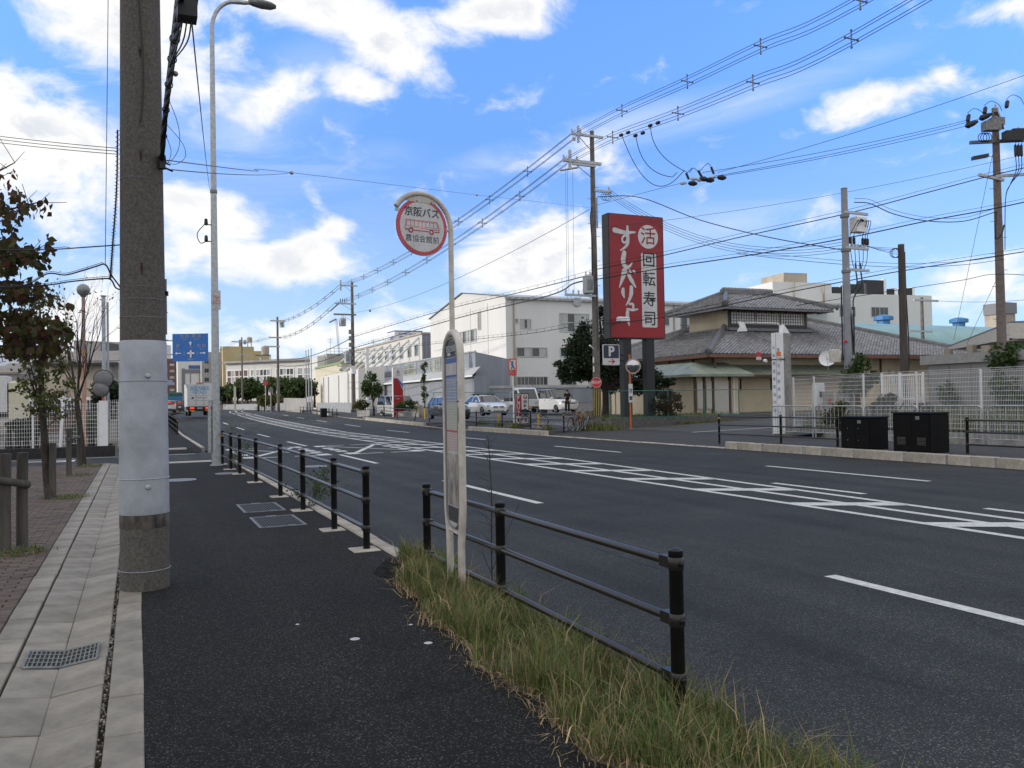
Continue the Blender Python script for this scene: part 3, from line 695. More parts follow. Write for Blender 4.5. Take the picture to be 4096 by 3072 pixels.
# aerial bundle from the pole over the pavement towards the viewer, with its joint box
def ab(px, py, y): return aty(px*1.8517, py*1.8517, y)
core = [Vector((.215, 7.95, 3.8)), ab(356, 262, 7.3), ab(362, 205, 6.7), ab(369, 150, 5.9), ab(376, 95, 5.2), ab(383, 40, 4.6), ab(392, -40, 4.0), ab(410, -300, 2.8), Vector((.3, 1.2, 3.9)), Vector((.33, -3, 4.3)), Vector((.4, -24, 5.6))]
core = smoothpath(core, 5)
t = thing('aerial_cable', 'black bundle of telephone cables running from the big pole over the pavement', 'cable', core[0])
MB().tube(core, .016, 7).build('core', CABLE, t, True)
for k in range(4):
    q = [p+Vector((.016*math.cos(i*.7+k*1.6), 0, .016*math.sin(i*.7+k*1.6)+.004*math.sin(i*2.1+k))) for i, p in enumerate(core)]
    MB().tube(q, .007, 5).build('strand', CABLE, t, True)
MB().tube([p+Vector((-.012, 0, .055)) for p in core[2:]], .004, 5).build('support_wire', WIRE, t, True)
for i, k in enumerate((3, 7, 12, 17, 21)):
    MB().ring(core[k], .026, .004, (core[k+1]-core[k]).normalized(), 12, 5).build('hanger', CABLE, t)
MB().ball(ab(369, 158, 6.0)+Vector((.028, 0, 0)), .019).build('joint', GREYB, t, True)
for k, (dx, n_) in enumerate(((.10, 9), (.16, 9), (.05, 9))):   # slack loops down to the clamps
    a, b2 = (ab(361, 205, 6.6), ab(357, 265, 7.4), ab(355, 285, 7.5))[k], Vector((.24, 7.97, 3.8))
    mid = a.lerp(b2, .55)+Vector((dx, 0, -.10 if k < 2 else -.05))
    MB().tube(smoothpath([a, a.lerp(mid, .5)+Vector((dx*.35, 0, -.02)), mid, mid.lerp(b2, .55)+Vector((dx*.05, 0, -.05)), b2], 6), .0025, 5).build('loop', CABLE, t, True)
bx = ab(404, 18, 4.3)
t = thing('cable_joint_box', 'dark joint box hanging from the telephone cables beside the big pole', 'junction box', bx)
q = MB(); q.bbox(bx.x-.045, bx.x+.045, bx.y-.05, bx.y+.05, bx.z-.055, bx.z+.06, .012); q.build('case', PLASTK, t)
q = MB(); q.bbox(bx.x-.048, bx.x+.05, bx.y-.055, bx.y+.055, bx.z+.03, bx.z+.13, .01); q.build('lid', GREYB, t)
for s in (-.02, .0, .02):
    MB().tube(smoothpath([(bx.x+s, bx.y, bx.z-.055), (bx.x+s-.01, bx.y+.25, bx.z-.07), (bx.x-.05, bx.y+.8, bx.z+.02)], 4), .004, 5).build('lead', CABLE, t, True)
a = pd(450, -60, 7.3); b2 = pd(421, 1065, 7.3)
wire('stay_wire', 'thin vertical wire hanging left of the big pole', [a+Vector((0, 0, 2)), b2], .003)
q = MB(); ph = smoothpath([pd(470, 520, 7.35), pd(468, 700, 7.3), pd(462, 830, 7.3), pd(452, 960, 7.3), pd(445, 1060, 7.3), pd(440, 1115, 7.3)], 6)
t = thing('spiral_cable', 'black cable in a spiral sleeve hanging down the left side of the big pole', 'cable', ph[0])
MB().tube(ph, .007, 6).build('cable', CABLE, t, True)
hel = []
for i in range(len(ph)-1):
    for k in range(12):
        p = ph[i].lerp(ph[i+1], k/12); a = k/12*2*PI*1.6+i*3.2*PI; hel.append(p+Vector((.016*math.cos(a), .016*math.sin(a), 0)))
MB().tube(hel, .0022, 4).build('sleeve', CABLE, t, True)
for j, (lab, pts, r_) in enumerate((('upper bundle of three thin wires leaving the big pole to the left', None, 0),
        ('lashed cable pair from the big pole to the left behind the leaves', [(-60, 998), (110, 1000), (225, 997), (330, 990), (478, 980)], .006),
        ('sagging service cable that kinks left of the big pole', [(-60, 1150), (100, 1140), (190, 1095), (260, 1100), (330, 1082), (385, 1065), (421, 1058), (445, 1100), (482, 1150)], .007),
        ('lowest service cable bending down into the big pole', [(-80, 1160), (190, 1140), (270, 1128), (380, 1117), (440, 1117), (462, 1150), (484, 1160)], .007))):
    if pts is None:
        bundle('service_wire', lab, [sag(pd(-500, 470+14*k, 9.5), pd(468, 593+12*k, 7.35), .03) for k in range(3)], .0035, group='service wires left of the pole'); continue
    P = [pd(x, y, 7.35 if x > 300 else 7.8) for x, y in pts]; P = [P[0]+(P[0]-P[1])*1.5]+P
    t = bundle('service_wire', lab, [smoothpath(P, 5), [p+Vector((0, .01, .018 if i < len(P)*4-6 else .004)) for i, p in enumerate(smoothpath(P, 5))]], [r_, .0028], CABLE, 'service wires left of the pole')
# ---------------------------------------------------------------- street light
SLx, SLy = 1.91, 23.5
t = thing('street_light', 'tall galvanised street light with a curved arm over the road', 'street light', (SLx, SLy, 0))
top = [(SLx-.0, SLy, 0), (SLx, SLy, 3.0), (SLx, SLy, 7.36), (SLx, SLy, 11.6)]
arc = [(SLx+.62-.62*math.cos(a), SLy, 11.75+.86*math.sin(a)) for a in np.linspace(0, PI/2, 9)]
MB().tube(top+arc+[(SLx+1.05, SLy, 12.66)], [.118, .100, .078, .060]+[.055]*9+[.05], 18).build('pole', STEEL, t, True)
MB().tube([(SLx+.6, SLy, 12.61), (SLx+.9, SLy, 12.64)], .06, 14).build('sleeve', STEEL, t, True)
q = MB(); n = 12
for i, (x, w, h0, h1) in enumerate(((0, .06, -.06, .06), (.12, .13, -.09, .10), (.35, .17, -.12, .11), (.6, .15, -.11, .08), (.74, .07, -.06, .03))):
    for k in range(n):
        a = 2*PI*k/n; q.v.append((SLx+.95+x, SLy+w*math.cos(a), 12.68+(h1 if math.sin(a) > 0 else -h0)*math.sin(a)))
q.f = [(i*n+k, i*n+(k+1) % n, (i+1)*n+(k+1) % n, (i+1)*n+k) for i in range(4) for k in range(n)]+[tuple(range(n-1, -1, -1)), tuple(4*n+k for k in range(n))]
q.build('lamp_head', STEELD, t, True)
MB().lathe((SLx, SLy, 0), [(.16, 0), (.16, .02), (.12, .03)], 18).build('base_collar', STEEL, t)
MB().lathe((SLx, SLy, 0), [(.085, 7.3), (.093, 7.31), (.093, 7.39), (.085, 7.4)], 16).build('band', STEELD, t)
q = MB(); q.box(SLx-.2, SLx-.13, SLy-.06, SLy+.06, .35, 1.75); q.build('control_box', STEEL, t)
for z in (6.45, 6.0):
    q = MB(); q.tube([(SLx-.07, SLy, z), (SLx-.2, SLy, z)], .015, 6); q.lathe((SLx-.2, SLy, z-.02), [(.03, 0), (.05, .04), (.04, .16), (.02, .18)], 10); q.build('insulator', SIGNK, t)
MB().tube(smoothpath([(SLx-.2, SLy, 6.5), (SLx-.42, SLy, 6.2), (SLx-.35, SLy, 5.95), (SLx-.2, SLy, 6.0)], 5), .012, 5).build('lead', CABLE, t)
q = MB(); q.obox((SLx+.02, SLy-.105, 4.42), (.12, 0, 0), (0, .004, 0), (0, 0, .26)); o = q.build('notice_plate', STEEL, t)
text('15t\n出口', PINKR, o, (SLx+.02, SLy-.113, 4.42), .13)
wire('feed_wire', 'thin feed wire from the joint box to the street light', sag(bx+Vector((.02, 0, -.05)), (SLx-.08, SLy, 7.36), .15), .004)
# ---------------------------------------------------------------- bus stop
BX, BY = 2.50, 6.78
u = Vector((math.sin(math.radians(5)), math.cos(math.radians(5)), 0)); nv = Vector((-u.y, u.x, 0)); C0 = Vector((BX, BY, 0)); Zv = Vector((0, 0, 1))
t = thing('bus_stop', 'bus stop post with round sign and tall timetable frame in the grass', 'bus stop', (BX, BY, 0))
def fp(s, z): return C0+u*s+Zv*z
path = [fp(-.185, -.1), fp(-.185, .3), fp(-.19, .42), fp(-.225, .56), fp(-.25, .7), fp(-.25, 1.4), fp(-.25, 1.98)]
path += [fp(-.25*math.cos(a), 1.98+.22*math.sin(a)) for a in np.linspace(.2, PI-.2, 11)] + [fp(-p_[0], p_[1]) for p_ in ((-.25, 1.98), (-.25, 1.4), (-.25, .7), (-.225, .56), (-.19, .42), (-.185, .3), (-.185, -.1))]
MB().tube(path, .032, 12).build('tube_frame', CREAM, t, True)
MB().tube([fp(-.2, .475), fp(.2, .475)], .018, 8).build('cross_bar', CREAM, t, True)
def rr(hw, z0, z1, r, n=6):
    pts = []
    for (cx, cz, a0) in ((hw-r, z1-r, 0), (-hw+r, z1-r, PI/2), (-hw+r, z0+r, PI), (hw-r, z0+r, 1.5*PI)):
        pts += [(cx+r*math.cos(a0+k/n*PI/2), cz+r*math.sin(a0+k/n*PI/2)) for k in range(n+1)]
    return pts
MB().prism([fp(s, z)-nv*.018 for s, z in rr(.20, .52, 2.14, .15)], nv*.03).build('board', PAPER, t)
loop = [fp(s, z)+nv*.014 for s, z in rr(.205, .515, 2.145, .155)]
MB().tube(loop+[loop[0]], .013, 6).build('board_rim', GREYB, t, True)
def panel(nm, m, s0, s1, z0, z1, k=1): return MB().prism([fp(s0, z0)+nv*.0125, fp(s1, z0)+nv*.0125, fp(s1, z1)+nv*.0125, fp(s0, z1)+nv*.0125], nv*(.0015+.0008*k)).build(nm, m, t)
hd = [(s, z) for s, z in rr(.185, 1.99, 2.125, .13) if z > 2.0]; 
MB().prism([fp(s, z)+nv*.0125 for s, z in [(.185, 1.985)]+hd+[(-.185, 1.985)]], nv*.002).build('header', SIGNK, t)
X_ = -u
text('農協会館前', SIGNW, t, fp(0, 2.055)+nv*.0155, .066, X_, Zv, .0005)
panel('notice_band', SIGNW2, .02, .12, 2.0, 2.025, 2)
panel('title_band', BLUE, -.18, .18, 1.935, 1.978); 
panel('title_band', BLUE, -.18, .18, 1.81, 1.83)
panel('title_band', MATS['print_pale_green'], -.18, .18, 1.575, 1.592); panel('title_band', PINKR, -.18, .18, 1.335, 1.352)
for i in range(9): panel('timetable_row', BLUEL, -.178, .178, 1.795-.0255*i, 1.795-.0255*i+(.016 if i % 3 else .02))
for i in range(9): panel('timetable_row', GRNL, -.178, .178, 1.55-.0235*i, 1.55-.0235*i+.013)
for i in range(7): panel('timetable_row', PNKL, -.178, .178, 1.312-.022*i, 1.312-.022*i+.011)
panel('grimy_sheet', GRIME, -.18, .18, .70, 1.15, 2)
panel('foot_panel', TRIMK, -.17, .17, .56, .69, 1)
q = MB(); q.prism([fp(-.235, 1.42)+nv*.030, fp(-.265, 1.42)+nv*.030, fp(-.265, 1.55)+nv*.030, fp(-.235, 1.55)+nv*.030], nv*.004); q.build('tape', GREYB, t)
for s, z in ((-.25, 1.76), (-.262, 1.60), (-.24, 1.60), (-.24, 1.38)): MB().ball(fp(s, z)+nv*.029, .008, 6, 4).build('screw', SIGNK, t)
s_ = Vector((math.sin(math.radians(79)), math.cos(math.radians(79)), 0)); ns = Vector((s_.y, -s_.x, 0))
top = fp(0, 2.2); SC = Vector((BX, BY, 3.09))-s_*.285
pole = [top, fp(0, 2.6), fp(0, 3.02)]+[SC+s_*(.285*math.cos(a))+Zv*(.285*math.sin(a)) for a in np.linspace(0, math.radians(148), 16)]
MB().tube(pole, .023, 12).build('arched_pole', CREAM, t, True)
MB().prism([SC+s_*(.245*math.cos(a))+Zv*(.245*math.sin(a))-ns*.008 for a in np.linspace(0, 2*PI, 48, endpoint=False)], ns*.014).build('sign_disc', PINKR, t)
dsc = MB().prism([SC+s_*(.213*math.cos(a))+Zv*(.213*math.sin(a))+ns*.006 for a in np.linspace(0, 2*PI, 48, endpoint=False)], ns*.0015).build('sign_face', SIGNW2, t)
MB().prism([SC+s_*(.262*math.cos(a))+Zv*(.262*math.sin(a))+ns*.0078 for a in np.linspace(math.radians(52), math.radians(128), 12)], ns*.002).build('top_plate', CREAM, t)
for sx_ in (-.05, .09): MB().ball(SC+s_*sx_+Zv*.215+ns*.011, .006, 6, 4).build('screw', SIGNK, t)
MB().obox(SC+s_*.262, s_*.03, ns*.008, Zv*.01).build('bracket', STEEL, t); MB().obox(SC-s_*.232+Zv*.125, s_*.02, ns*.006, Zv*.012).build('bracket', STEEL, t)
O = SC+ns*.0080
text('京阪バス', SIGNK, dsc, O+Zv*.118, .086, s_, Zv, .0006, off=.0012)
text('農協会館前', SIGNK, dsc, O-Zv*.108, .066, s_, Zv, .0006)
q = MB()
def ln(a, b2, w=.004): 
    A, B = O+s_*a[0]+Zv*a[1], O+s_*b2[0]+Zv*b2[1]; d = (B-A); q.obox((A+B)/2, d/2, d.normalized().cross(ns)*w/2, ns*.0005)
L_ = [(-.155, .052), (.145, .052), (.165, .0), (.165, -.034), (.118, -.034)]
for a, b2 in zip(L_, L_[1:]): ln(a, b2, .005)
ln((-.155, .052), (-.165, .0)); ln((-.165, .0), (-.165, -.034), .006); ln((-.165, -.033), (-.135, -.033), .012); ln((-.085, -.035), (.06, -.035), .010); ln((-.155, .043), (.15, .043), .003); ln((-.165, .0), (.163, .0), .003); ln((-.02, -.014), (.164, -.014), .005); ln((-.10, -.010), (-.03, -.010), .004); ln((.118, -.033), (.165, -.033), .009)
for i in range(9): x = -.15+.037*i; ln((x, .044), (x, .001), .004)
for x in (-.11, .088):
    q.ring(O+s_*x-Zv*.036, .0185, .0065, ns, 18, 4)
q.build('bus_drawing', PINKR, dsc)
# ---------------------------------------------------------------- black railings
def railing(name, label, posts, z=0., h=.92, rails=(.84, .54, .23), group='black pedestrian railings', plates=True, bands=(), r=.038, rr_=.0235, nseg=14, tilt=None):
    P = [Vector((x, y, z+gz(y))) for x, y in posts]; t = thing(name, label, 'railing', P[0], group)
    for i, p in enumerate(P):
        tp = p+Zv*h
        if tilt and i in tilt: tp += Vector(tilt[i])
        a = (tp-p)/h
        MB().tube([p-a*.12, p+a*(h-.05), p+a*(h-.045), p+a*(h-.012), p+a*h], [r, r, r*1.06, r*1.06, r*.55], nseg).build('post', BLK, t, True)
        if plates: MB().bbox(p.x-.17, p.x+.12, p.y-.15, p.y+.15, p.z-.05, p.z+.012, .008).build('base_plate', KERB, t)
        for k in rails:
            c = p+a*k
            MB().lathe(c-a*.035, [(r+.001, 0), (r+.006, .008), (r+.006, .062), (r+.001, .07)], nseg, a).build('collar', BLKM, t, True)
        if i in bands:
            for k in (h-.16, h-.42): MB().lathe(p+a*k, [(r+.002, 0), (r+.003, .004), (r+.003, .07), (r+.002, .074)], nseg, a).build('reflective_band', YEL, t)
    for k in rails:
        for i in range(len(P)-1):
            a, b2 = P[i]+Zv*k, P[i+1]+Zv*k
            if tilt:
                if i in tilt: a += Vector(tilt[i])*k/h
                if i+1 in tilt: b2 += Vector(tilt[i+1])*k/h
            d = (b2-a).normalized(); MB().tube([a+d*r, b2-d*r], rr_, 12).build('rail', BLKM, t, True)
            if i in (0, len(P)-2) and nseg > 10:
                e, dd = (a, d) if i == 0 else (b2, -d)
                MB().obox(e+dd*(r+.035), dd*.045, Vector((0, 0, .03)), dd.cross(Zv)*.028).build('rail_socket', BLKM, t)
                if i == len(P)-2 or i == 0: MB().ball(e-dd*(r+.004)+dd.cross(Zv)*.0, .016, 8, 5).build('bolt', BLK, t)
    return t
def ptop(px, py, z=.92): return atz(px, py, z)
fp1 = [ptop(1705, 1932, .8), ptop(1999, 2006, .8), ptop(2702, 2192, .8)]
railing('railing', 'black three bar railing in the grass in front, with the bus stop before it', [(p.x, p.y) for p in fp1], z=-.12, plates=False)
fp2 = [(2.27, 8.96), (2.265, 10.57), (2.265, 12.75), (2.255, 14.86), (2.225, 17.89), (2.16, 20.28), (2.12, 21.86), (2.1, 23.9)]
railing('railing', 'black railing with pale foot slabs along the kerb as far as the street light', fp2, bands=(7,))
railing('railing', 'black railing beyond the side street, seen end on by the big pole', [(2.05, 50.7+2.0*i) for i in range(9)], bands=(0,), nseg=8, plates=False)
# ---------------------------------------------------------------- grass verge
def blades(name, n, area, hmin, hmax, m, w=.0035, seed=3, parent=None, lean=.5, z0=0., dens=None):
    R = np.random.default_rng(seed); xy = area(R, n); n = len(xy)
    h = R.uniform(hmin, hmax, n)*R.choice([.55, .8, 1, 1.25], n, p=[.3, .3, .3, .1])
    az_ = R.uniform(0, 2*PI, n); ln_ = R.uniform(.1, lean*1.8, n)*h; wv = w*R.choice([.5, .8, 1.1, 1.6], n)*R.uniform(.7, 1.3, n)
    fx, fy = np.cos(az_), np.sin(az_); px, py = -fy*wv, fx*wv
    zb = z0(xy) if callable(z0) else np.full(n, z0)
    B = np.stack([xy[:, 0], xy[:, 1], zb], 1); S_ = np.stack([px, py, np.zeros(n)], 1)
    mid = B+np.stack([fx*ln_*.3, fy*ln_*.3, h*.6], 1); tip = B+np.stack([fx*ln_, fy*ln_, h*(1-.15*ln_/h)], 1)
    V = np.stack([B-S_, B+S_, mid+S_*.7, mid-S_*.7, tip], 1).reshape(-1, 3)
    i = np.arange(n)*5; me = bpy.data.meshes.new(name); me.vertices.add(n*5); me.vertices.foreach_set('co', V.ravel())
    loops = np.stack([i, i+1, i+2, i+3, i+3, i+2, i+4], 1).ravel(); me.loops.add(n*7); me.loops.foreach_set('vertex_index', loops)
    st = np.stack([np.arange(n)*7, np.arange(n)*7+4], 1).ravel(); me.polygons.add(n*2); me.polygons.foreach_set('loop_start', st)
    me.polygons.foreach_set('loop_total', np.tile([4, 3], n)); me.materials.append(m); me.update(calc_edges=True); me.validate()
    if parent is not None:
        o_ = Vector((0, 0, 0)); p = parent
        while p is not None: o_ += p.location; p = p.parent
        me.transform(Matrix.Translation(-o_))
    o = bpy.data.objects.new(name, me); COL.objects.link(o)
    if parent is not None: o.parent = parent
    return o
def vl(y):   # ragged left edge of the verge
    return np.interp(y, [0, 3, 4, 5.3, 6.6, 7.3, 7.75, 8.3], [1.86, 1.88, 1.88, 1.92, 2.05, 2.16, 2.3, 2.5])+.05*np.sin(y*5.1)+.03*np.sin(y*13)
def vz0(xy): return -.11*np.clip((xy[:, 0]-vl(xy[:, 1])-.2)/.55, 0, 1)+.008
def verge(R, n):
    y = R.uniform(.6, 8.25, n*2); lo, hi = vl(y), 2.82+.05*np.sin(y*3.3); t_ = R.beta(1.1, 1.1, n*2)
    x = lo+(hi-lo)*t_; clump = np.sin(x*9+np.sin(y*4)*2)*np.sin(y*7.3+x*3)
    keep = R.uniform(0, 1, n*2) < .55+.45*clump
    return np.stack([x, y], 1)[keep][:n]
vg = MB(); ys = list(np.linspace(.4, 8.3, 34))
for j, y in enumerate(ys):
    lo = float(vl(y)); vg.v += [(lo, y, .001), (lo+.08, y, .014), (lerp(lo, 2.6, .5), y, -.03+.012*math.sin(y*6)), (2.6, y, -.10), (2.95, y, -.16)]
vg.f = [(j*5+i, j*5+i+1, (j+1)*5+i+1, (j+1)*5+i) for j in range(len(ys)-1) for i in range(4)]
vo = struct(vg.build('verge', SOIL))
gr = stuff(blades('verge_grass', 25000, verge, .07, .19, GRASS, .0027, 4, lean=.6, z0=vz0)); tag(gr, 'unmown green and straw coloured grass along the railing', 'grass')
tl = stuff(blades('tall_tufts', 7000, lambda R, n: (lambda q: q[(np.sin(q[:, 0]*11+1)*np.sin(q[:, 1]*5.3+q[:, 0]*4)) > .25][:n])(verge(R, n*5)), .15, .31, GRASS, .0028, 23, lean=.55, z0=vz0)); tag(tl, 'taller green tufts in the verge grass', 'grass')
dry = stuff(blades('dry_grass', 1900, lambda R, n: np.stack([(lambda y: vl(y)+R.normal(.03, .07, n))(yy := R.uniform(.6, 8.2, n)), yy], 1), .03, .10, STRAW, .0022, 9, lean=1.6, z0=.004)); tag(dry, 'dry straw lying along the ragged edge of the verge', 'grass')
dry2 = stuff(blades('dry_stalks', 1500, verge, .14, .32, STRAW, .0018, 12, lean=.7, z0=vz0)); tag(dry2, 'tall dry seed stalks standing in the verge grass', 'grass')
# ---------------------------------------------------------------- leaves and trees
def leafcloud(name, pts, size, m, parent=None, seed=1, droop=.5, asp=.5):
    """many small folded leaves, one island each"""
    R = np.random.default_rng(seed); P = np.asarray(pts, float); n = len(P)
    a = R.normal(size=(n, 3)); a[:, 2] -= droop; a /= np.linalg.norm(a, axis=1)[:, None]
    b_ = R.normal(size=(n, 3)); b_ -= a*(a*b_).sum(1)[:, None]; b_ /= np.linalg.norm(b_, axis=1)[:, None]; c = np.cross(a, b_)
    s = size*R.uniform(.6, 1.3, n)[:, None]
    V = np.stack([P, P+a*s*.5+b_*s*asp+c*s*.12, P+a*s*1.0, P+a*s*.5-b_*s*asp+c*s*.12], 1).reshape(-1, 3)
    i = np.arange(n)*4; me = bpy.data.meshes.new(name); me.vertices.add(n*4); me.vertices.foreach_set('co', V.ravel())
    me.loops.add(n*6); me.loops.foreach_set('vertex_index', np.stack([i, i+1, i+2, i, i+2, i+3], 1).ravel())
    me.polygons.add(n*2); me.polygons.foreach_set('loop_start', np.arange(n*2)*3); me.polygons.foreach_set('loop_total', np.full(n*2, 3))
    me.materials.append(m); me.update(calc_edges=True)
    if parent is not None:
        o_ = Vector((0, 0, 0)); p = parent
        while p is not None: o_ += p.location; p = p.parent
        me.transform(Matrix.Translation(-o_))
    o = bpy.data.objects.new(name, me); COL.objects.link(o)
    if parent is not None: o.parent = parent
    return o
def clumps(R, n, c, rad, k, spread=.28, shell=.5):
    """points in k clumps spread through an ellipsoid, thin between them"""
    c, rad = np.array(c), np.array(rad); q = R.normal(size=(k, 3)); q /= np.linalg.norm(q, axis=1)[:, None]
    q *= (R.uniform(shell**3, 1, k)**(1/3))[:, None]*(1-spread*.6); cen = c+q*rad
    sz = R.uniform(.6, 1.3, k)[:, None]; w = R.integers(0, k, n); d = R.normal(size=(n, 3)); d /= np.linalg.norm(d, axis=1)[:, None]
    d *= (R.uniform(0, 1, n)**.45)[:, None]
    return cen[w]+d*rad*spread*sz[w]
def limb(b, p, d, L_, r, depth, R, tips, spread=.7, up_=.25, nseg=3, ratio=.72, kids=(2, 3)):
    pts = [Vector(p)]; rs = [r]; d = Vector(d).normalized()
    for i in range(nseg):
        d = (d+Vector((R.uniform(-.18, .18), R.uniform(-.18, .18), R.uniform(-.08, .12)+up_*.1))).normalized()
        pts.append(pts[-1]+d*L_/nseg); rs.append(r*(1-.45*(i+1)/nseg))
    b.tube(pts, rs, 8 if r > .03 else 5 if r > .008 else 4, cap=False)
    tips.append((pts[-1], depth)); tips.append((pts[-2], depth))
    if depth == 0: return
    for k in range(R.randint(*kids)):
        a = R.uniform(0, 2*PI); o = d.orthogonal().normalized(); o = (Matrix.Rotation(a, 3, d) @ o)
        nd = (d+o*R.uniform(spread*.6, spread*1.3)+Zv*up_).normalized(); q = pts[-1] if k < 2 else pts[-2]
        limb(b, q, nd, L_*R.uniform(.6, .9), rs[-1]*R.uniform(.6, .9), depth-1, R, tips, spread, up_, nseg, ratio, kids)
def trunk(b, pts, rs, n=10): b.tube(smoothpath(pts, 4), list(np.interp(np.linspace(0, 1, (len(pts)-1)*4+1), np.linspace(0, 1, len(rs)), rs)), n)
# near dogwood whose crown reaches into the view from the left
TX, TY = -2.0, 10.9
t = thing('dogwood_tree', 'dogwood with big drooping green and reddish leaves at the left edge', 'tree', (TX, TY, 0))
b = MB(); R = random.Random(5); trunk(b, [(TX, TY, -.1), (TX+.05, TY, 1.2), (TX, TY-.1, 2.4), (TX+.1, TY, 3.8), (TX+.15, TY, 4.6)], [.07, .055, .045, .025, .008])
BR = [((TX+.02, TY-.05, 2.2), pd(230, 1390, 9.6)), ((TX, TY-.05, 2.0), pd(130, 1420, 9.3)), ((TX+.03, TY, 2.7), pd(170, 1180, 9.5)), ((TX+.05, TY, 3.1), pd(180, 1010, 9.4)), ((TX+.08, TY, 3.5), pd(190, 800, 9.7)), ((TX+.1, TY, 3.8), pd(60, 650, 9.6)), ((TX, TY, 2.9), (-3, 10.5, 3.6)), ((TX, TY, 2.4), (-2.8, 11.8, 3.2)), ((TX, TY, 3.2), (-2.6, 10.2, 4.2)), ((TX, TY, 2.6), (-1.6, 10.0, 3.0))]
tips0 = []
for a, e in BR:
    a, e = Vector(a), Vector(e); m_ = a.lerp(e, .5)+Vector((0, 0, .06)); b.tube(smoothpath([a, m_, e], 4), list(np.linspace(.022, .006, 9)), 6, False)
    for k in range(9):
        s = rnd.uniform(.25, 1); p = a.lerp(e, s); q = p+Vector((rnd.uniform(-.3, .3), rnd.uniform(-.3, .3), rnd.uniform(-.05, .25))); b.tube([p, q], [.005, .003], 4, False); tips0.append(q)
b.build('trunk', BARK, t, True)
def leafmesh(seed):
    R = random.Random(seed); q = MB(); L_, W_ = .115, .036; cur = R.uniform(.5, 1.1); rows = [(0, .02), (.2, .75), (.45, 1), (.7, .72), (.9, .25), (1, .02)]
    for s, w in rows:
        y = math.sin(s*cur*1.2)/(cur*1.2)*L_; z = -(1-math.cos(s*cur*1.2))/(cur*1.2)*L_
        q.v += [(-w*W_, y, z+.012*w), (0, y, z), (w*W_, y, z+.012*w)]
    q.f = [f for i in range(5) for f in ((i*3, i*3+1, i*3+4, i*3+3), (i*3+1, i*3+2, i*3+5, i*3+4))]
    return q
lm = []
for k in range(4):
    o = leafmesh(k).build('leaf', DOGW, None, True); o.parent = t; lm.append(o)
def spray(px, py, rx, ry, n, d=9.55, sd=.35):
    out_ = []
    for i in range(n):
        a = rnd.uniform(0, 2*PI); q = math.sqrt(rnd.random()); out_.append(pd(px+rx*q*math.cos(a), py+ry*q*math.sin(a), d+rnd.uniform(-sd, sd)))
    return out_
LP = []
for a in ((55, 692, 4, 4, 1), (36, 725, 22, 20, 3), (50, 775, 18, 25, 4), (8, 800, 14, 35, 4), (40, 860, 45, 40, 14), (92, 830, 26, 35, 7), (135, 835, 16, 26, 3), (168, 815, 16, 22, 3), (20, 930, 40, 40, 12), (35, 975, 30, 30, 8), (195, 985, 18, 20, 4),
          (90, 1010, 110, 42, 36), (30, 1060, 40, 40, 14), (150, 1030, 30, 26, 8), (40, 1150, 55, 36, 26), (110, 1160, 70, 30, 22), (170, 1130, 20, 20, 4), (60, 1270, 100, 60, 40), (30, 1350, 60, 70, 26), (170, 1330, 80, 60, 34), (230, 1300, 30, 50, 10), (265, 1340, 25, 50, 9), (120, 1400, 80, 40, 22), (210, 1205, 10, 12, 2), (275, 1215, 8, 14, 2)):
    LP += spray(*a[:4], int(a[4]*1.25)+1)
rnd.shuffle(LP); EXTRA = LP[285:]
for k, p in enumerate(LP[:285]):
    if k < 4: o = lm[k]
    else: o = bpy.data.objects.new('leaf', lm[k % 4].data); COL.objects.link(o); o.parent = t
    o.location = p-t.location; s = rnd.uniform(.75, 1.15); o.scale = (s, s, s)
    o.rotation_euler = (rnd.uniform(-2.0, -.75), rnd.uniform(-.5, .5), rnd.uniform(0, 2*PI))
print('dogwood leaves', len(LP))
Rn = np.random.default_rng(8)
back = clumps(Rn, 900, (TX-.55, TY+.1, 3.2), (1.0, 1.1, 1.15), 22, .3)
back = np.concatenate([back, np.array([list(p) for a in ((60, 1290, 90, 60, 110), (150, 1370, 110, 50, 90), (70, 1030, 90, 35, 70), (50, 1165, 60, 30, 50)) for p in spray(*a, 9.9, .3)]), np.array([list(p) for p in EXTRA]), np.array([list(p+Vector((rnd.gauss(0, .05), rnd.gauss(0, .1), rnd.gauss(0, .05)))) for p in LP])])
stuff(leafcloud('crown', back, .11, DOGW, t, 3, 1.2, .34))
# tree in front of the side street, still partly leafy
t = thing('street_tree', 'slim young tree with a few olive leaves between wooden stakes', 'tree', (-1.43, 16.84, 0))
def w2(x, y, d): return pd(x*1.8517, y*1.8517, d)
b = MB(); dd = 14.9; trunk(b, [(-1.43, 16.84, -.05), w2(103, 1040, dd), w2(97, 960, dd), w2(92, 890, dd), w2(88, 800, dd), w2(88, 740, dd), w2(86, 660, dd)], [.085, .075, .065, .055, .045, .03, .012])
tp = []; R = random.Random(11)
for (s, e, r_) in (((92, 890), (60, 800), .03), ((92, 890), (62, 770), .02), ((95, 910), (120, 860), .012), ((88, 800), (120, 740), .02), ((90, 830), (140, 800), .014), ((88, 740), (70, 660), .02), ((88, 720), (115, 640), .018), ((62, 800), (35, 760), .014), ((96, 925), (145, 880), .010), ((96, 930), (75, 870), .008), ((88, 780), (55, 700), .016)):
    a, e = w2(*s, dd), w2(*e, dd+R.uniform(-.4, .4)); b.tube(smoothpath([a, a.lerp(e, .5)+Vector((0, 0, -.03)), e], 4), list(np.linspace(r_, r_*.3, 9)), 6, False)
    for k in range(5):
        p = a.lerp(e, R.uniform(.35, 1)); limb(b, p, (R.uniform(-1, 1), R.uniform(-.6, .6), R.uniform(.2, 1)), R.uniform(.15, .32), .007, 1, R, tp, .6, .2, 2)
b.build('trunk', BARK, t, True)
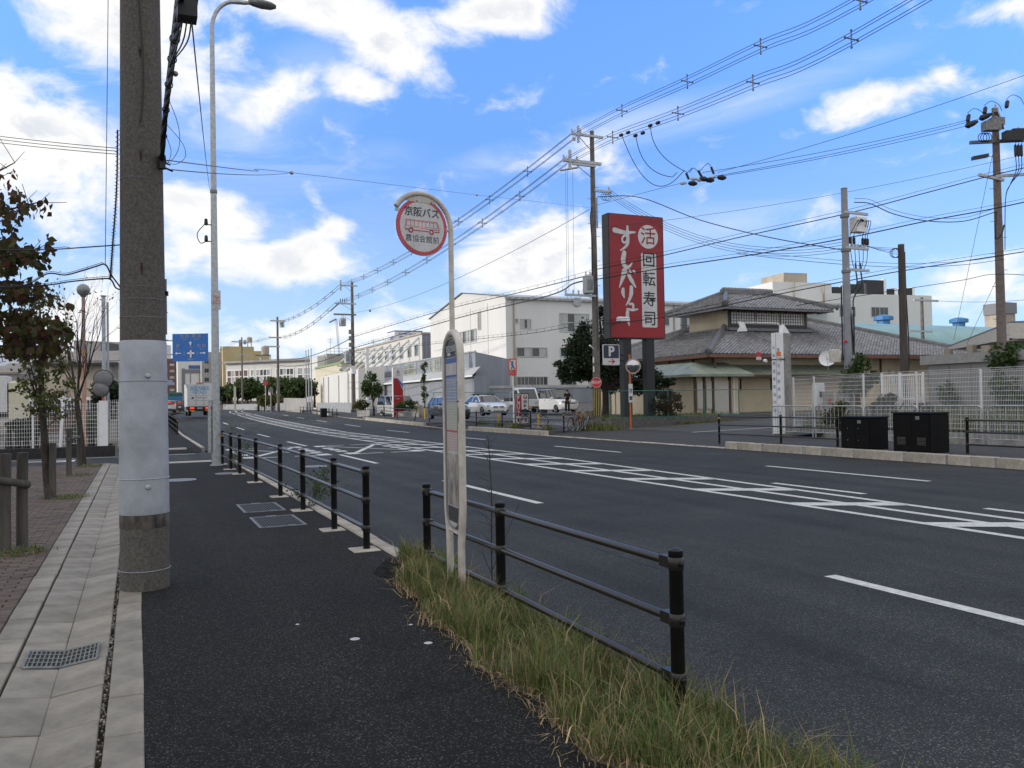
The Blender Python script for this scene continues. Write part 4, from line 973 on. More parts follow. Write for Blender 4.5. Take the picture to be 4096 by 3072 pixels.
pts = [p+Vector((R.gauss(0, .06), R.gauss(0, .06), R.gauss(0, .05))) for p, _ in tp for k in range(3)]
pts += [w2(x+R.gauss(0, sx_), y+R.gauss(0, sy_), dd+R.gauss(0, .25)) for x, y, sx_, sy_, n in ((95, 860, 16, 10, 130), (88, 660, 26, 22, 150), (110, 800, 16, 12, 30), (60, 790, 16, 14, 40), (90, 740, 25, 25, 60)) for _ in range(n)]
stuff(leafcloud('crown', pts, .085, LEAFO, t, 4, .9, .34))
# leafless tree
t = thing('bare_tree', 'leafless young tree with fanning branches beside the globe lamp', 'tree', (-1.41, 26.4, 0))
b = MB(); dd = 23.5; trunk(b, [(-1.41, 26.4, -.05), w2(176, 960, dd), w2(170, 900, dd), w2(165, 860, dd)], [.10, .085, .075, .06]); tp = []
for (s, e, r_) in (((166, 870), (150, 760), .045), ((166, 870), (190, 800), .04), ((167, 880), (172, 770), .045), ((160, 830), (120, 760), .03), ((150, 790), (140, 700), .025), ((172, 800), (178, 690), .028), ((190, 800), (215, 720), .025), ((150, 800), (110, 740), .02), ((190, 800), (205, 690), .02), ((172, 790), (165, 690), .02), ((160, 840), (128, 790), .02)):
    a, e = w2(*s, dd), w2(*e, dd+R.uniform(-.6, .6)); b.tube(smoothpath([a, a.lerp(e, .5)+Vector((0, 0, .04)), e], 4), list(np.linspace(r_, r_*.45, 9)), 6, False)
    for k in range(4): limb(b, a.lerp(e, .5+.16*k), (e-a).normalized()+Vector((R.uniform(-.5, .5), R.uniform(-.4, .4), .1)), R.uniform(.45, .8), r_*.4, 2, R, tp, .55, .15, 3)
b.build('trunk', TWIG, t, True)
stuff(leafcloud('crown', [p for p, dpt in tp if dpt == 0 and R.random() < .12], .08, LEAFO, t, 6, .8, .35))
# tree stakes
def stakes(label, posts, h, zt, group='wooden tree stakes'):
    t = thing('tree_stake', label, 'tree stake', (*posts[0], 0), group)
    for x, y in posts: MB().tube([(x, y, -.1), (x, y, h*.5), (x+.01, y, h)], [.062, .06, .058], 12).build('post', WOOD, t, True)
    if len(posts) > 1:
        a, b2 = Vector((*posts[0], zt)), Vector((*posts[1], zt-.05)); d = (b2-a).normalized(); MB().tube([a-d*.12+Vector((0, -.09, 0)), b2+d*.1+Vector((0, -.09, 0))], .045, 10).build('rail', WOOD, t, True)
        for p in (a, b2): MB().ring(p, .068, .012, (0, .3, 1), 14, 5).build('rope', SIGNK, t)
stakes('pair of grey wooden stakes at the left edge of the pavement', [(-1.37, 10.9), (-1.22, 11.05)], 1.10, .80)
stakes('grey wooden stakes tied to the bare tree', [(-1.5, 22.4), (-1.46, 25.6)], 1.12, .86)
stakes('short dark stake against the trunk of the slim leafy tree', [(-1.40, 16.99)], .98, .6)
for (x, y, rx, ry, n, lab) in ((-1.2, 10.75, .24, .28, 900, 'small patch of weeds at the foot of the nearest stakes'), (-1.15, 16.9, .28, .4, 900, 'patch of weeds at the foot of the slim leafy tree'), (-1.25, 25.6, .32, .6, 700, 'weeds at the foot of the bare tree'), (-1.3, 22.3, .3, .45, 500, 'low weeds around the middle stake')):
    o = stuff(blades('weeds', n, lambda R, n: np.stack([x+rx*R.normal(0, .5, n), y+ry*R.normal(0, .5, n)], 1), .02, .07, GRASS, .004, int(y*7), lean=1., z0=0.)); tag(o, lab, 'weeds')
    q = MB(); q.lathe((x, y, .0), [(rx*1.05, -.01), (rx*1.0, .012), (rx*.6, .02)], 14); struct(q.build('tree_pit', SOIL))
# weeds at the kerb by the second railing, a bare stem by the first
def weed(label, x, y, h, n, m, seed, z=0., spread=.6, leaf=.03, lean=(0, 0)):
    R = random.Random(seed); t = thing('weed', label, 'weed', (x, y, z)); b = MB(); tp = []
    for k in range(n):
        d = Vector((R.uniform(-spread, spread)+lean[0], R.uniform(-spread, spread)+lean[1], 1)); limb(b, (x+R.uniform(-.05, .05), y+R.uniform(-.05, .05), z-.02), d, h*R.uniform(.4, .7), .006, 2, R, tp, .6, .1, 3)
    b.build('stem', TWIG, t, True)
    if leaf: stuff(leafcloud('foliage', [p+Vector((R.gauss(0, .03), R.gauss(0, .03), R.gauss(0, .02))) for p, _ in tp for _k in range(3)], leaf, m, t, seed, .2, .3))
    return t
weed('feathery green weed sprawling over the kerb under the second railing', 2.40, 13.0, .5, 9, LEAFM, 2, 0, .9, .045, (.35, .25))
weed('wispy dry weed growing by the end of the railing near the street light', 2.35, 22.9, 1.3, 5, LEAFO, 3, 0, .2, .03)
weed('low tuft of weeds at the foot of the farthest railing posts', 2.3, 21.6, .5, 8, LEAFM, 8, 0, .5, .04)
t = thing('bare_weed', 'tall leafless weed stem standing behind the middle post of the front railing', 'weed', (2.86, 6.55, 0)); b = MB(); R = random.Random(21)
P = [aty(x*1.8517, y*1.8517, 6.6) for x, y in ((1063, 1300), (1062, 1180), (1062, 1080), (1059, 1010), (1055, 955), (1053, 940))]; b.tube(smoothpath(P, 4), list(np.linspace(.007, .0022, 21)), 6)
for k in range(26):
    p = P[1].lerp(P[5], R.random()); b.tube([p, p+Vector((R.uniform(-.10, .10), R.uniform(-.06, .06), R.uniform(.02, .10)))], [.0025, .0012], 4)
for (s, e) in (((1064, 1230), (1120, 1090)), ((1060, 1200), (1100, 1130)), ((1062, 1240), (1040, 1190))):
    b.tube([aty(s[0]*1.8517, s[1]*1.8517, 6.55), aty(e[0]*1.8517, e[1]*1.8517, 6.5)], [.004, .0018], 5)
b.build('stem', TWIG, t, True)
# ---------------------------------------------------------------- helpers for buildings
def window(parent, o, u, v, w, h, n, cols=2, rows=1, gl=None, fm=None, depth=.08, fw_=.06, lights=None):
    """framed window as a part with its panes: o lower left corner, u to the right, v up, n outwards"""
    o, u, v, n = Vector(o), Vector(u).normalized(), Vector(v).normalized(), Vector(n).normalized(); q = MB()
    def bar(a0, a1, b0, b1): q.obox(o+u*(a0+a1)/2+v*(b0+b1)/2+n*.02, u*(a1-a0)/2, n*(depth/2), v*(b1-b0)/2)
    bar(-fw_, w+fw_, -fw_, 0); bar(-fw_, w+fw_, h, h+fw_); bar(-fw_, 0, 0, h); bar(w, w+fw_, 0, h)
    f = q.build('window', fm or FRAME, parent)
    for i in range(1, cols): c = w*i/cols; m_ = MB(); m_.obox(o+u*c+v*h/2+n*.02, u*fw_*.4, n*depth*.4, v*h/2); m_.build('mullion', fm or FRAME, f)
    for j in range(1, rows): c = h*j/rows; m_ = MB(); m_.obox(o+u*w/2+v*c+n*.018, u*w/2, n*depth*.36, v*fw_*.5); m_.build('mullion', fm or FRAME, f)
    for i in range(cols):
        for j in range(rows):
            m_ = gl[(i+j*cols) % len(gl)] if gl else GLASS; p = MB(); a0, a1, b0, b1 = w*i/cols, w*(i+1)/cols, h*j/rows, h*(j+1)/rows
            p.add([o+u*a0+v*b0+n*.012, o+u*a1+v*b0+n*.012, o+u*a1+v*b1+n*.012, o+u*a0+v*b1+n*.012], [(0, 1, 2, 3)]); p.build('pane', m_, f)
    return f
def wbox(parent, name, m, x0, x1, y0, y1, z0, z1): return MB().box(x0, x1, y0, y1, z0, z1).build(name, m, parent)
UX, UY, UZ = Vector((1, 0, 0)), Vector((0, 1, 0)), Vector((0, 0, 1))
# ---------------------------------------------------------------- far side railings and street cabinets
railing('railing', 'black railing of three posts on the raised far kerb, left of the black cabinets', [(18.72, 23.75), (18.8, 20.75), (18.76, 18.35)], z=.07, bands=(0,), plates=False, nseg=10)
railing('railing', 'black railing running out of the photo right of the black cabinets', [(18.95, 14.3), (18.95, 11.6), (18.95, 8.9), (18.95, 6.2)], z=.07, plates=False, nseg=10)
railing('railing', 'black railing before the car park, by the bicycles', [(19.18, 36.35), (19.16, 40.1), (19.2, 44.0), (19.2, 48.0), (19.2, 52.6), (19.3, 57.4)], z=.06, bands=(0,), plates=False, nseg=8)
railing('railing', 'short black railing before the red pylon sign, its end post leaning', [(19.15, 60.5), (19.6, 66.5), (20.0, 72), (20.3, 76.5), (20.5, 80.5)], z=.06, bands=(0, 4), plates=False, nseg=8, tilt={0: (.12, -.25, 0)})
def cabinet(label, y0, y1, h, louv, x0=18.34, x1=19.0):
    t = thing('street_cabinet', label, 'street cabinet', (x0, (y0+y1)/2, .07), 'black roadside cabinets'); z = .07
    MB().bbox(x0, x1, y0, y1, z, z+h, .012).build('body', BLKC, t); MB().bbox(x0-.02, x1+.02, y0-.02, y1+.02, z+h+.001, z+h+.04, .015).build('lid', BLKC, t)
    MB().box(x0-.0, x1, y0+.01, y1-.01, z-.06, z-.001).build('plinth', CONC2, t)
    MB().box(x0-.012, x0-.001, (y0+y1)/2-.004, y1-.04, z+.05, z+h-.05).build('door', BLKC, t); MB().box(x0-.012, x0-.001, y0+.04, (y0+y1)/2-.012, z+.05, z+h-.05).build('door', BLKC, t)
    for k in range(4 if not louv else 0): MB().ball((x0-.013, y1-.25-.38*(k % 2), z+.25+.33*(k//2)), .012, 6, 4).build('lock', STEEL, t)
    for s in ((y0+.14, y0+.4), (y1-.4, y1-.14)):
        for k in range(6 if louv else 0): MB().obox((x0-.016, (s[0]+s[1])/2, z+.2+.035*k), (.006, 0, -.008), (0, (s[1]-s[0])/2, 0), (.003, 0, .006)).build('louvre', BLKM, t)
    MB().box(x0-.017, x0-.013, y0+.32, y0+.44, z+h-.15, z+h-.06).build('name_plate', STEELD, t)
cabinet('lower of the two black roadside cabinets, the left one', 16.75, 17.8, .87, False)
cabinet('taller of the two black roadside cabinets, with ventilation louvres', 14.85, 16.0, 1.0, True)
# ---------------------------------------------------------------- galvanised barriers and white mesh fence
bxs = [(3088, 3249), (3260, 3450), (3458, 3668), (3683, 3926), (3951, 4200)]; XB = 22.8
for i, (pa, pb) in enumerate(bxs):
    ya, yb = atx(pa, 1600, XB).y, atx(pb, 1600, XB).y; zb, zt = .1, 1.2
    t = thing('barrier', ['galvanised barrier hoop in front of the white notice pillar', 'galvanised barrier hoop next to the notice pillar, second from the left', 'middle galvanised barrier hoop, behind the lower black cabinet', 'galvanised barrier hoop behind the taller black cabinet', 'galvanised barrier hoop cut by the right edge of the photo'][i], 'barrier', (XB, ya, zb), 'galvanised barriers along the far pavement')
    r_ = .14; pts = [(XB, ya, zb-.1), (XB, ya, zt-r_)]+[(XB, ya-r_+r_*math.cos(a), zt-r_+r_*math.sin(a)) for a in np.linspace(.3, PI/2, 5)]+[(XB, yb+r_-r_*math.cos(a), zt-r_+r_*math.sin(a)) for a in np.linspace(PI/2, .3, 5)]+[(XB, yb, zt-r_), (XB, yb, zb-.1)]
    MB().tube(pts, .024, 8).build('frame', STEEL, t, True); MB().tube([(XB, ya, zb+.12), (XB, yb, zb+.12)], .015, 6).build('rail', STEEL, t)
    n = max(5, int((ya-yb)/.17))
    for k in range(1, n): y = lerp(ya, yb, k/n); MB().tube([(XB, y, zb+.12), (XB, y, zt-.01)], .009, 5).build('bar', STEEL, t)
XM = 24.4; pp = [3172, 3254, 3452, 3664, 3921, 4230]; ypost = [atx(p, 1600, XM).y for p in pp]
t = thing('mesh_fence', 'tall white welded mesh fence on the right behind the grey barriers', 'fence', (XM, ypost[0], .2)); zt, zb = 2.36, .38
for i, y in enumerate(ypost):
    MB().tube([(XM+.04, y, .05), (XM+.04, y, zt-.02)], .04, 8).build('post', WHITE, t)
for ya, yb in zip([atx(3140, 1600, XM).y]+ypost, ypost):
    q = MB(); n = int((ya-yb)/.055)
    for k in range(n+1):
        y = lerp(ya, yb, k/max(1, n)); q.add([(XM-.003, y-.005, zb), (XM-.003, y+.005, zb), (XM+.003, y, zb), (XM-.003, y-.003, zt-.06), (XM-.003, y+.003, zt-.06), (XM+.003, y, zt-.06), (XM-.11, y-.003, zt), (XM-.11, y+.003, zt)], [(0, 1, 4, 3), (1, 2, 5, 4), (2, 0, 3, 5), (3, 4, 7, 6)])
    for z in list(np.arange(zb+.06, zt-.1, .15))+[zt-.06, zt]: x = XM-.11 if z == zt else XM-.006; q.box(x-.005, x+.003, yb, ya, z-.005, z+.005)
    if n > 0: stuff(q.build('mesh_panel', MESHW, t))
MB().box(XM-.08, XM+.1, ypost[-1], ypost[0]+.3, -.1, .30).build('footing', CONC2, t)
q = MB(); q.add([(24.5, 14, .28), (24.5, 26, .28), (60, 36, .5), (60, 10, .5)], [(0, 3, 2, 1)]); struct(q.build('garden_ground', SOIL))
def shrub(name, label, c, rad, n, m, size, k=14, group=None, seed=1, trunk_=True, cat='shrub', spread=.3, base=None, sub='foliage'):
    t = thing(name, label, cat, (c[0], c[1], base if base is not None else c[2]-rad[2]), group); R = random.Random(seed)
    if trunk_:
        b = MB(); z0 = base if base is not None else c[2]-rad[2]
        for j in range(4): a = R.uniform(0, 6.3); b.tube(smoothpath([(c[0]+.05*j, c[1], z0-.05), (c[0]+.2*rad[0]*math.cos(a), c[1]+.2*rad[1]*math.sin(a), lerp(z0, c[2], .6)), (c[0]+.6*rad[0]*math.cos(a), c[1]+.6*rad[1]*math.sin(a), c[2]+.4*rad[2])], 3), list(np.linspace(.05, .012, 7)), 6, False)
        b.build('stem', BARK, t, True)
    stuff(leafcloud(sub, clumps(np.random.default_rng(seed), n, c, rad, k, spread), size, m, t, seed, .3, .42)); return t
def P3(px, d, z): v = pd(px, 1600, d); return (v.x, v.y, z)
shrub('shrub', 'green bush tangled round the foot of the grey pole with the switch box', P3(3440, 33, 2.2), (.75, .75, 1.0), 1500, LEAFM, .14, 14, 'bushes behind the mesh fence', 3, base=.3)
shrub('shrub', 'tall green bush at the right edge behind the mesh fence', P3(4060, 28, 1.9), (1.15, 1.0, 1.6), 4200, LEAFM, .14, 20, 'bushes behind the mesh fence', 4, base=.3)
shrub('shrub', 'upright bush behind the mesh fence, before the grey shed corner', P3(3950, 30, 2.0), (.55, .6, 1.25), 1500, LEAFM, .13, 12, 'bushes behind the mesh fence', 5, base=.3)
shrub('shrub', 'dark low bush behind the mesh fence, right of the gas meters', P3(3560, 31, 1.0), (.9, .8, .7), 1500, LEAFD, .13, 12, 'bushes behind the mesh fence', 6, base=.3)
shrub('shrub', 'small dark bush behind the mesh fence, left of the vine on the shed', P3(3700, 29.5, .95), (.45, .5, .6), 800, LEAFD, .12, 10, 'bushes behind the mesh fence', 7, base=.3)
shrub('shrub', 'thin vine bush climbing the grey shed wall behind the mesh', P3(3790, 30, 1.3), (.5, .35, .9), 700, LEAFM, .11, 10, 'bushes behind the mesh fence', 8, base=.3)
shrub('shrub', 'loose weedy bush low behind the mesh near the notice pillar', P3(3350, 31, .85), (1.0, .5, .5), 900, LEAFO, .10, 12, 'bushes behind the mesh fence', 9, base=.3)
gw = stuff(blades('tall_weeds', 9000, lambda R, n: np.stack([R.uniform(24.55, 26.5, n), R.uniform(15, 26, n)], 1), .2, 1.0, GRASS, .012, 15, lean=.4, z0=.28)); tag(gw, 'tall green weeds behind the white mesh fence', 'weeds')
# second white gate, gas meters, shed
t = thing('garden_gate', 'white barred gate behind the mesh fence', 'gate', P3(3600, 31.5, .3)); a, b2 = Vector(P3(3530, 32, 0)), Vector(P3(3695, 31, 0)); d = (b2-a).normalized(); L0 = (b2-a).length
for s in (0, .45, 1): MB().obox(a+d*L0*s+UZ*1.35, d*.04, d.cross(UZ)*.04, UZ*1.05).build('post', WHITE, t)
for z in (2.3, 1.4, .55): MB().obox(a+d*L0/2+UZ*z, d*L0/2, d.cross(UZ)*.025, UZ*.03).build('rail', WHITE, t)
for k in range(1, 22): MB().obox(a+d*L0*k/22+UZ*1.4, d*.012, d.cross(UZ)*.012, UZ*.85).build('bar', WHITE, t)
sh0, sh1 = Vector(P3(3716, 31, 0)), Vector(P3(4180, 27, 0)); d = (sh1-sh0).normalized(); nb_ = Vector((-d.y, d.x, 0))
t = thing('storage_shed', 'low grey metal shed behind the mesh fence', 'shed', (sh0.x, sh0.y, .3))
MB().prism([sh0+UZ*.1, sh1+UZ*.1, sh1+UZ*2.66, sh0+UZ*2.66], nb_*3).build('wall', mat('grey_shed_panel', (.24, .235, .225), .7, var=.08, scale=.6), t)
MB().prism([sh0-d*.25-nb_*.12+UZ*2.661, sh1-nb_*.12+UZ*2.661, sh1-nb_*.12+UZ*3.0, sh0-d*.25-nb_*.12+UZ*3.0], nb_*3.2).build('roof', mat('grey_fascia', (.30, .295, .28), .6, var=.08), t)
for k in range(1, 5): p = sh0.lerp(sh1, k/5)-nb_*.012; MB().obox(p+UZ*1.45, d*.02, nb_*.011, UZ*1.2).build('batten', GREYB, t)
for i, (px, z0, z1, lab) in enumerate(((3275, 1.2, 2.1, 'white meter box on the wall behind the mesh fence, left one'), (3310, .9, 1.75, 'grey gas meter with a red tag behind the mesh fence'), (3370, .9, 1.75, 'grey gas meter behind the mesh fence, right of the tagged one'))):
    c = Vector(P3(px, 35, 0)); t = thing('meter_box', lab, 'meter', (c.x, c.y, z0), 'meters behind the mesh fence')
    MB().bbox(c.x-.22, c.x+.22, c.y-.12, c.y+.12, z0, z1, .02).build('case', WHITE if i == 0 else GREYW, t); MB().tube([(c.x, c.y, .2), (c.x, c.y, z0)], .04, 6).build('pipe', STEELD, t)
    MB().box(c.x-.08, c.x+.08, c.y-.125, c.y-.121, z0+.3, z0+.55).build('dial', SIGNK if i != 1 else REDB, t)
# ---------------------------------------------------------------- notice pillar with lamps
PXc, PYc = 23.05, 25.4
t = thing('notice_pillar', 'tall white notice pillar with blue lettering and a gooseneck lamp at the driveway', 'pillar', (PXc, PYc, .08)); zt = 4.1
MB().bbox(PXc+.16, PXc+.55, PYc-.02, PYc+.38, .02, zt-.02, .02).build('concrete_column', CONC2, t)
MB().bbox(PXc, PXc+.155, PYc-.04, PYc+.46, .1, zt, .01).build('white_panel', WHITE, t)
for k, y in enumerate((PYc+.335, PYc+.08)):
    s = ('大阪東部農業協同組合', '農協会館駐車場入口')[k]
    for i, ch_ in enumerate(s): text(ch_, BLUE, t, (PXc-.003, y, 3.5-.31*i-(.1 if k else 0)), .155, (0, -1, 0), (0, 0, 1), .001)
MB().box(PXc-.006, PXc-.001, PYc+.20, PYc+.215, .12, zt-.02).build('joint', GREYB, t)
MB().tube(smoothpath([(PXc+.1, PYc+.1, zt-.02), (PXc+.1, PYc+.1, zt+.28), (PXc-.05, PYc+.15, zt+.38), (PXc-.75, PYc+.55, zt+.42), (PXc-1.05, PYc+.7, zt+.44)], 5), .02, 7).build('lamp_arm', WHITE, t, True)
q = MB(); c = Vector((PXc-1.2, PYc+.78, zt+.28)); q.prism([c+Vector((-.12, .05, .2)), c+Vector((.1, -.05, .16)), c+Vector((.2, -.1, -.2)), c+Vector((-.14, .06, -.2)), c+Vector((-.05, 0, .0))], (.08, .16, 0)); q.build('flood_lamp', WHITE, t)
q = MB(); q.prism([(PXc+.2, PYc+.05, zt-.02), (PXc+.58, PYc+.05, zt-.02), (PXc+.3, PYc+.05, zt+.32)], (0, .2, 0)); q.build('cap', WHITE, t)
MB().tube([(PXc+.2, PYc-.04, 3.05), (PXc-.1, PYc-.14, 3.02), (PXc-.5, PYc+.1, 3.02)], .025, 6).build('bracket', SIGNK, t)
for (x, y, m, lab) in ((PXc-.16, PYc-.12, LENSO, 'orange'), (PXc-.75, PYc+.35, LENSR, 'red')):
    MB().lathe((x, y, 3.02), [(.10, 0), (.10, .1), (.085, .12)], 14).build('lamp_base', CREAM, t); MB().lathe((x, y, 3.14), [(.085, 0), (.085, .17), (.06, .20)], 14).build('warning_lamp', m, t, True)
MB().lathe((PXc-.6, PYc+.25, 3.0), [(.05, 0), (.07, .05), (.07, .14)], 10, (.3, -.9, -.2)).build('siren', WHITE, t)
MB().lathe((PXc-.17, PYc-.22, 3.07), [(.05, 0), (.05, .02)], 12, (0, -1, 0)).build('spot', GLASSL, t)
# ---------------------------------------------------------------- block wall with green chain link fence
xa, xb, yw = 22.36, 33.0, 36.7
t = thing('block_wall', 'low concrete block wall round the planted corner, carrying the green fence', 'wall', (xa, yw, .05))
MB().box(xa+.02, xb, yw+.02, yw+.10, 0, .55).build('core', BLOCK, t); blk = None
for r_ in range(3):
    for k in range(28):
        x = xa+.2+.4*k-(.2 if r_ % 2 else 0)
        if x > xb: continue
        if blk is None: o = MB().bbox(-.195, .195, 0, .14, 0, .185, .006).build('block', BLOCK); o.parent = t; blk = o.data
        else: o = bpy.data.objects.new('block', blk); COL.objects.link(o); o.parent = t
        o.location = Vector((x, yw-.01, .0+.19*r_))-t.location
wl = MB().box(xa-.0, xa+.13, yw+.14, yw+1.0, 0, .57).build('return_wall', BLOCK, t)
def chainlink(label, posts, z0, h, group=None):
    t = thing('chain_link_fence', label, 'fence', (*posts[0], z0), group); P = [Vector((x, y, z0)) for x, y in posts]
    for p in P: MB().tube([p-UZ*.1, p+UZ*h], .028, 8).build('post', GREENF, t)
    for a, b2 in zip(P, P[1:]):
        for k in (.04, h): MB().tube([a+UZ*k, b2+UZ*k], .024, 6).build('rail', GREENF, t)
        d = (b2-a); L0 = d.length; d.normalize(); q = MB(); s = .11
        n = int((L0+h)/s)
        for i in range(n):
            for sg in (1, -1):
                u0 = i*s-h if sg > 0 else i*s; pts = []
                a0 = max(0, -u0) if sg > 0 else max(0, u0-L0); a1 = min(h, L0-u0) if sg > 0 else min(h, u0)
                if a1-a0 < .05: continue
                A = a+d*(u0+sg*a0)+UZ*a0; B = a+d*(u0+sg*a1)+UZ*a1; w = .0022
                q.add([A-d*w, A+d*w, B+d*w, B-d*w], [(0, 1, 2, 3)])
        stuff(q.build('chain_link', GREENF, t))
    return t
pxs = [2452, 2520, 2671, 2816, 2955, 3092]
chainlink('green chain link fence on the block wall below the red sign', [(xa+.07, yw+.7)]+[(xa+.07, yw+.06)]+[(aty(p, 1600, yw+.06).x, yw+.06) for p in pxs[1:]], .57, 1.42)
q = MB(); q.add([(xa+.12, yw+.1, .46), (44, yw+.1, .5), (44, yw+6, .6), (xa+.12, yw+5.5, .5)], [(0, 1, 2, 3)]); struct(q.build('planting_bed', SOIL))
gg = stuff(blades('ground_cover', 5200, lambda R, n: np.stack([R.uniform(xa+.2, 31, n), R.uniform(yw+.2, yw+3.5, n)], 1), .08, .38, GRASS, .012, 17, lean=.7, z0=.47)); tag(gg, 'weedy ground cover behind the green fence', 'weeds')
gk = stuff(blades('roadside_weeds', 2600, lambda R, n: np.stack([R.uniform(26, 33, n), yw-.15+.12*R.normal(0, 1, n)-.1*np.abs(R.normal(0, 1, n))], 1), .06, .28, GRASS, .012, 18, lean=.8, z0=.15)); tag(gk, 'strip of grass along the foot of the block wall', 'grass')
shrub('shrub', 'rounded reddish maple shrub behind the green fence', (*P3(2668, 44.5, 1.35)[:2], 1.35), (1.05, .95, .85), 3000, LEAFR, .10, 26, None, 12, base=.5, spread=.34)
# ---------------------------------------------------------------- big red sign
S0 = pd(2545, 1600, 44.0); sx_, sy_ = S0.x, S0.y; W2_, D2 = 1.72, .62; zb, zt = 4.75, 11.3
t = thing('shop_sign', 'huge red upright restaurant sign on two black posts with white brush lettering', 'sign', (sx_, sy_, .5)); yf = sy_-D2/2
MB().bbox(sx_-W2_, sx_+W2_, yf, yf+D2, zb, zt, .03).build('cabinet', TRIMK, t)
fc = MB().box(sx_-W2_+.06, sx_+W2_-.06, yf-.02, yf-.002, zb+.06, zt-.06).build('red_face', RED, t)
for s in (-.62, .82): MB().box(sx_+s-.24, sx_+s+.24, sy_-.22, sy_+.22, .2, zb-.002).build('post', SIGNK, t)
def sgn(u_, v_): return (sx_-W2_+.06+u_*(2*W2_-.12), yf-.024, zt-.06-v_*(zt-zb-.12))   # u across, v down
# brush lettering as tapered strokes
def brush(b, pts, ws, y):
    P = smoothpath([Vector((*p, 0)) for p in pts], 5); n = len(P); W = np.interp(np.linspace(0, 1, n), np.linspace(0, 1, len(ws)), ws); top_, bot_ = [], []
    for i, p in enumerate(P):
        d = (P[min(i+1, n-1)]-P[max(i-1, 0)]).normalized(); nn = Vector((-d.y, d.x, 0))
        top_.append(p+nn*W[i]/2); bot_.append(p-nn*W[i]/2)
    vs = [(p.x, y, p.y) for p in top_]+[(p.x, y, p.y) for p in bot_]; b.add(vs+[(x, y-.006, z) for x, _, z in vs], [(2*n+i, 2*n+i+1, 3*n+i+1, 3*n+i) for i in range(n-1)]+[(3*n+i, 3*n+i+1, 2*n+i+1, 2*n+i) for i in range(0)])
    for (p, w) in ((P[0], W[0]), (P[-1], W[-1])):
        k = 10; b.poly([(p.x+w/2*math.cos(2*PI*j/k), y-.0055, p.y+w/2*math.sin(2*PI*j/k)) for j in range(k)])
def z6(x, y):  # point of the red face seen in the enlarged photograph
    l = (y-165)/(1308-165); xl = lerp(325, 337, l); xr = lerp(838, 855, l); u_ = (x-xl)/(xr-xl)
    v_ = (y-lerp(165, 207, u_))/(lerp(1308, 1326, u_)-lerp(165, 207, u_)); X, _, Z_ = sgn(u_, v_); return (X, Z_)
CH = {'す': [[(378, 318), (470, 340), (570, 338)], [(497, 285), (500, 400), (495, 450), (470, 480), (430, 508)], [(497, 370), (465, 372), (445, 400), (455, 432), (480, 430), (498, 395)]],
      'し': [[(466, 530), (455, 590), (462, 640), (492, 665), (522, 650), (542, 618)]],
      'バ': [[(468, 700), (450, 760), (418, 850)], [(505, 735), (535, 790), (572, 850)], [(516, 698), (528, 716)], [(552, 700), (566, 718)]],
      'リ': [[(452, 868), (450, 900), (462, 945)], [(530, 850), (528, 910), (508, 970), (478, 1018)]],
      'ュ': [[(512, 1005), (545, 1010), (548, 1045)], [(488, 1052), (540, 1062), (590, 1056)]],
      'ー': [[(493, 1075), (492, 1130), (508, 1205)]]}
WD = {'す': [[.22, .16, .07], [.10, .16, .13, .10, .05], [.11, .09, .09, .09, .09, .07]], 'し': [[.20, .22, .18, .16, .10, .04]], 'バ': [[.26, .18, .05], [.16, .18, .06], [.12, .07], [.12, .07]], 'リ': [[.14, .18, .06], [.17, .18, .12, .04]], 'ュ': [[.10, .11, .09], [.08, .11, .06]], 'ー': [[.16, .17, .05]]}
for c_, strokes in CH.items():
    for j_, (p_, w_) in enumerate(zip(strokes, WD[c_])):
        b = MB(); brush(b, [z6(*p) for p in p_], [k*1.3 for k in w_], yf-.024-.009*j_); b.build('lettering', SIGNW, fc)
X, Z_ = z6(697, 382); b = MB(); b.prism([(X+.63*math.cos(a), yf-.022, Z_+.63*math.sin(a)) for a in np.linspace(0, 2*PI, 40, endpoint=False)], (0, -.006, 0)); o = b.build('round_badge', SIGNW, fc)
text('活', RED, o, (X, yf-.034, Z_-.02), .98, off=.006)
(xl_, zt_), (xr_, zb_) = z6(627, 530), z6(784, 1230); b = MB(); b.prism([((xl_+xr_)/2+s, yf-.022, z) for s, z in rr((xr_-xl_)/2, zb_, zt_, .09)], (0, -.006, 0)); o = b.build('white_strip', SIGNW, fc)
for ch_, yy in zip('回転寿司', (605, 785, 972, 1152)): X2, Z2 = z6(707, yy); text(ch_, SIGNK, o, ((xl_+xr_)/2, yf-.034, Z2), .84, off=.006)
MB().tube([(sx_-W2_-.1, yf-.1, 5.35), (sx_-W2_+.35, yf-.55, 5.65)], .02, 6).build('lamp_arm', SIGNK, t); MB().bbox(sx_-W2_+.1, sx_-W2_+.75, yf-.75, yf-.5, 5.58, 5.8, .05).build('flood_lamp', WHITE, t)
# parking sign
c = pd(2444, 1419, 43.2); t = thing('parking_sign', 'blue parking sign with a red arrow, between the pole and the red sign', 'sign', (c.x, c.y, c.z-.55)); yf2 = c.y-.03
MB().prism([(c.x+s, yf2, z) for s, z in rr(.50, c.z-.54, c.z+.54, .06)], (0, .05, 0)).build('white_board', SIGNW, t)
o = MB().prism([(c.x+s, yf2-.004, z) for s, z in rr(.46, c.z-.18, c.z+.50, .05)], (0, .003, 0)).build('blue_field', NAVY, t)
text('P', SIGNW, o, (c.x, yf2-.007, c.z+.155), .72, off=.025)
q = MB(); q.box(c.x-.2, c.x+.16, yf2-.005, yf2-.001, c.z-.375, c.z-.325)
for s in (1, -1): q.obox((c.x+.11, yf2-.003, c.z-.35+s*.05), (.085, 0, -s*.07), (0, .002, 0), (.02, 0, s*.024))
q.build('red_arrow', REDB, t)
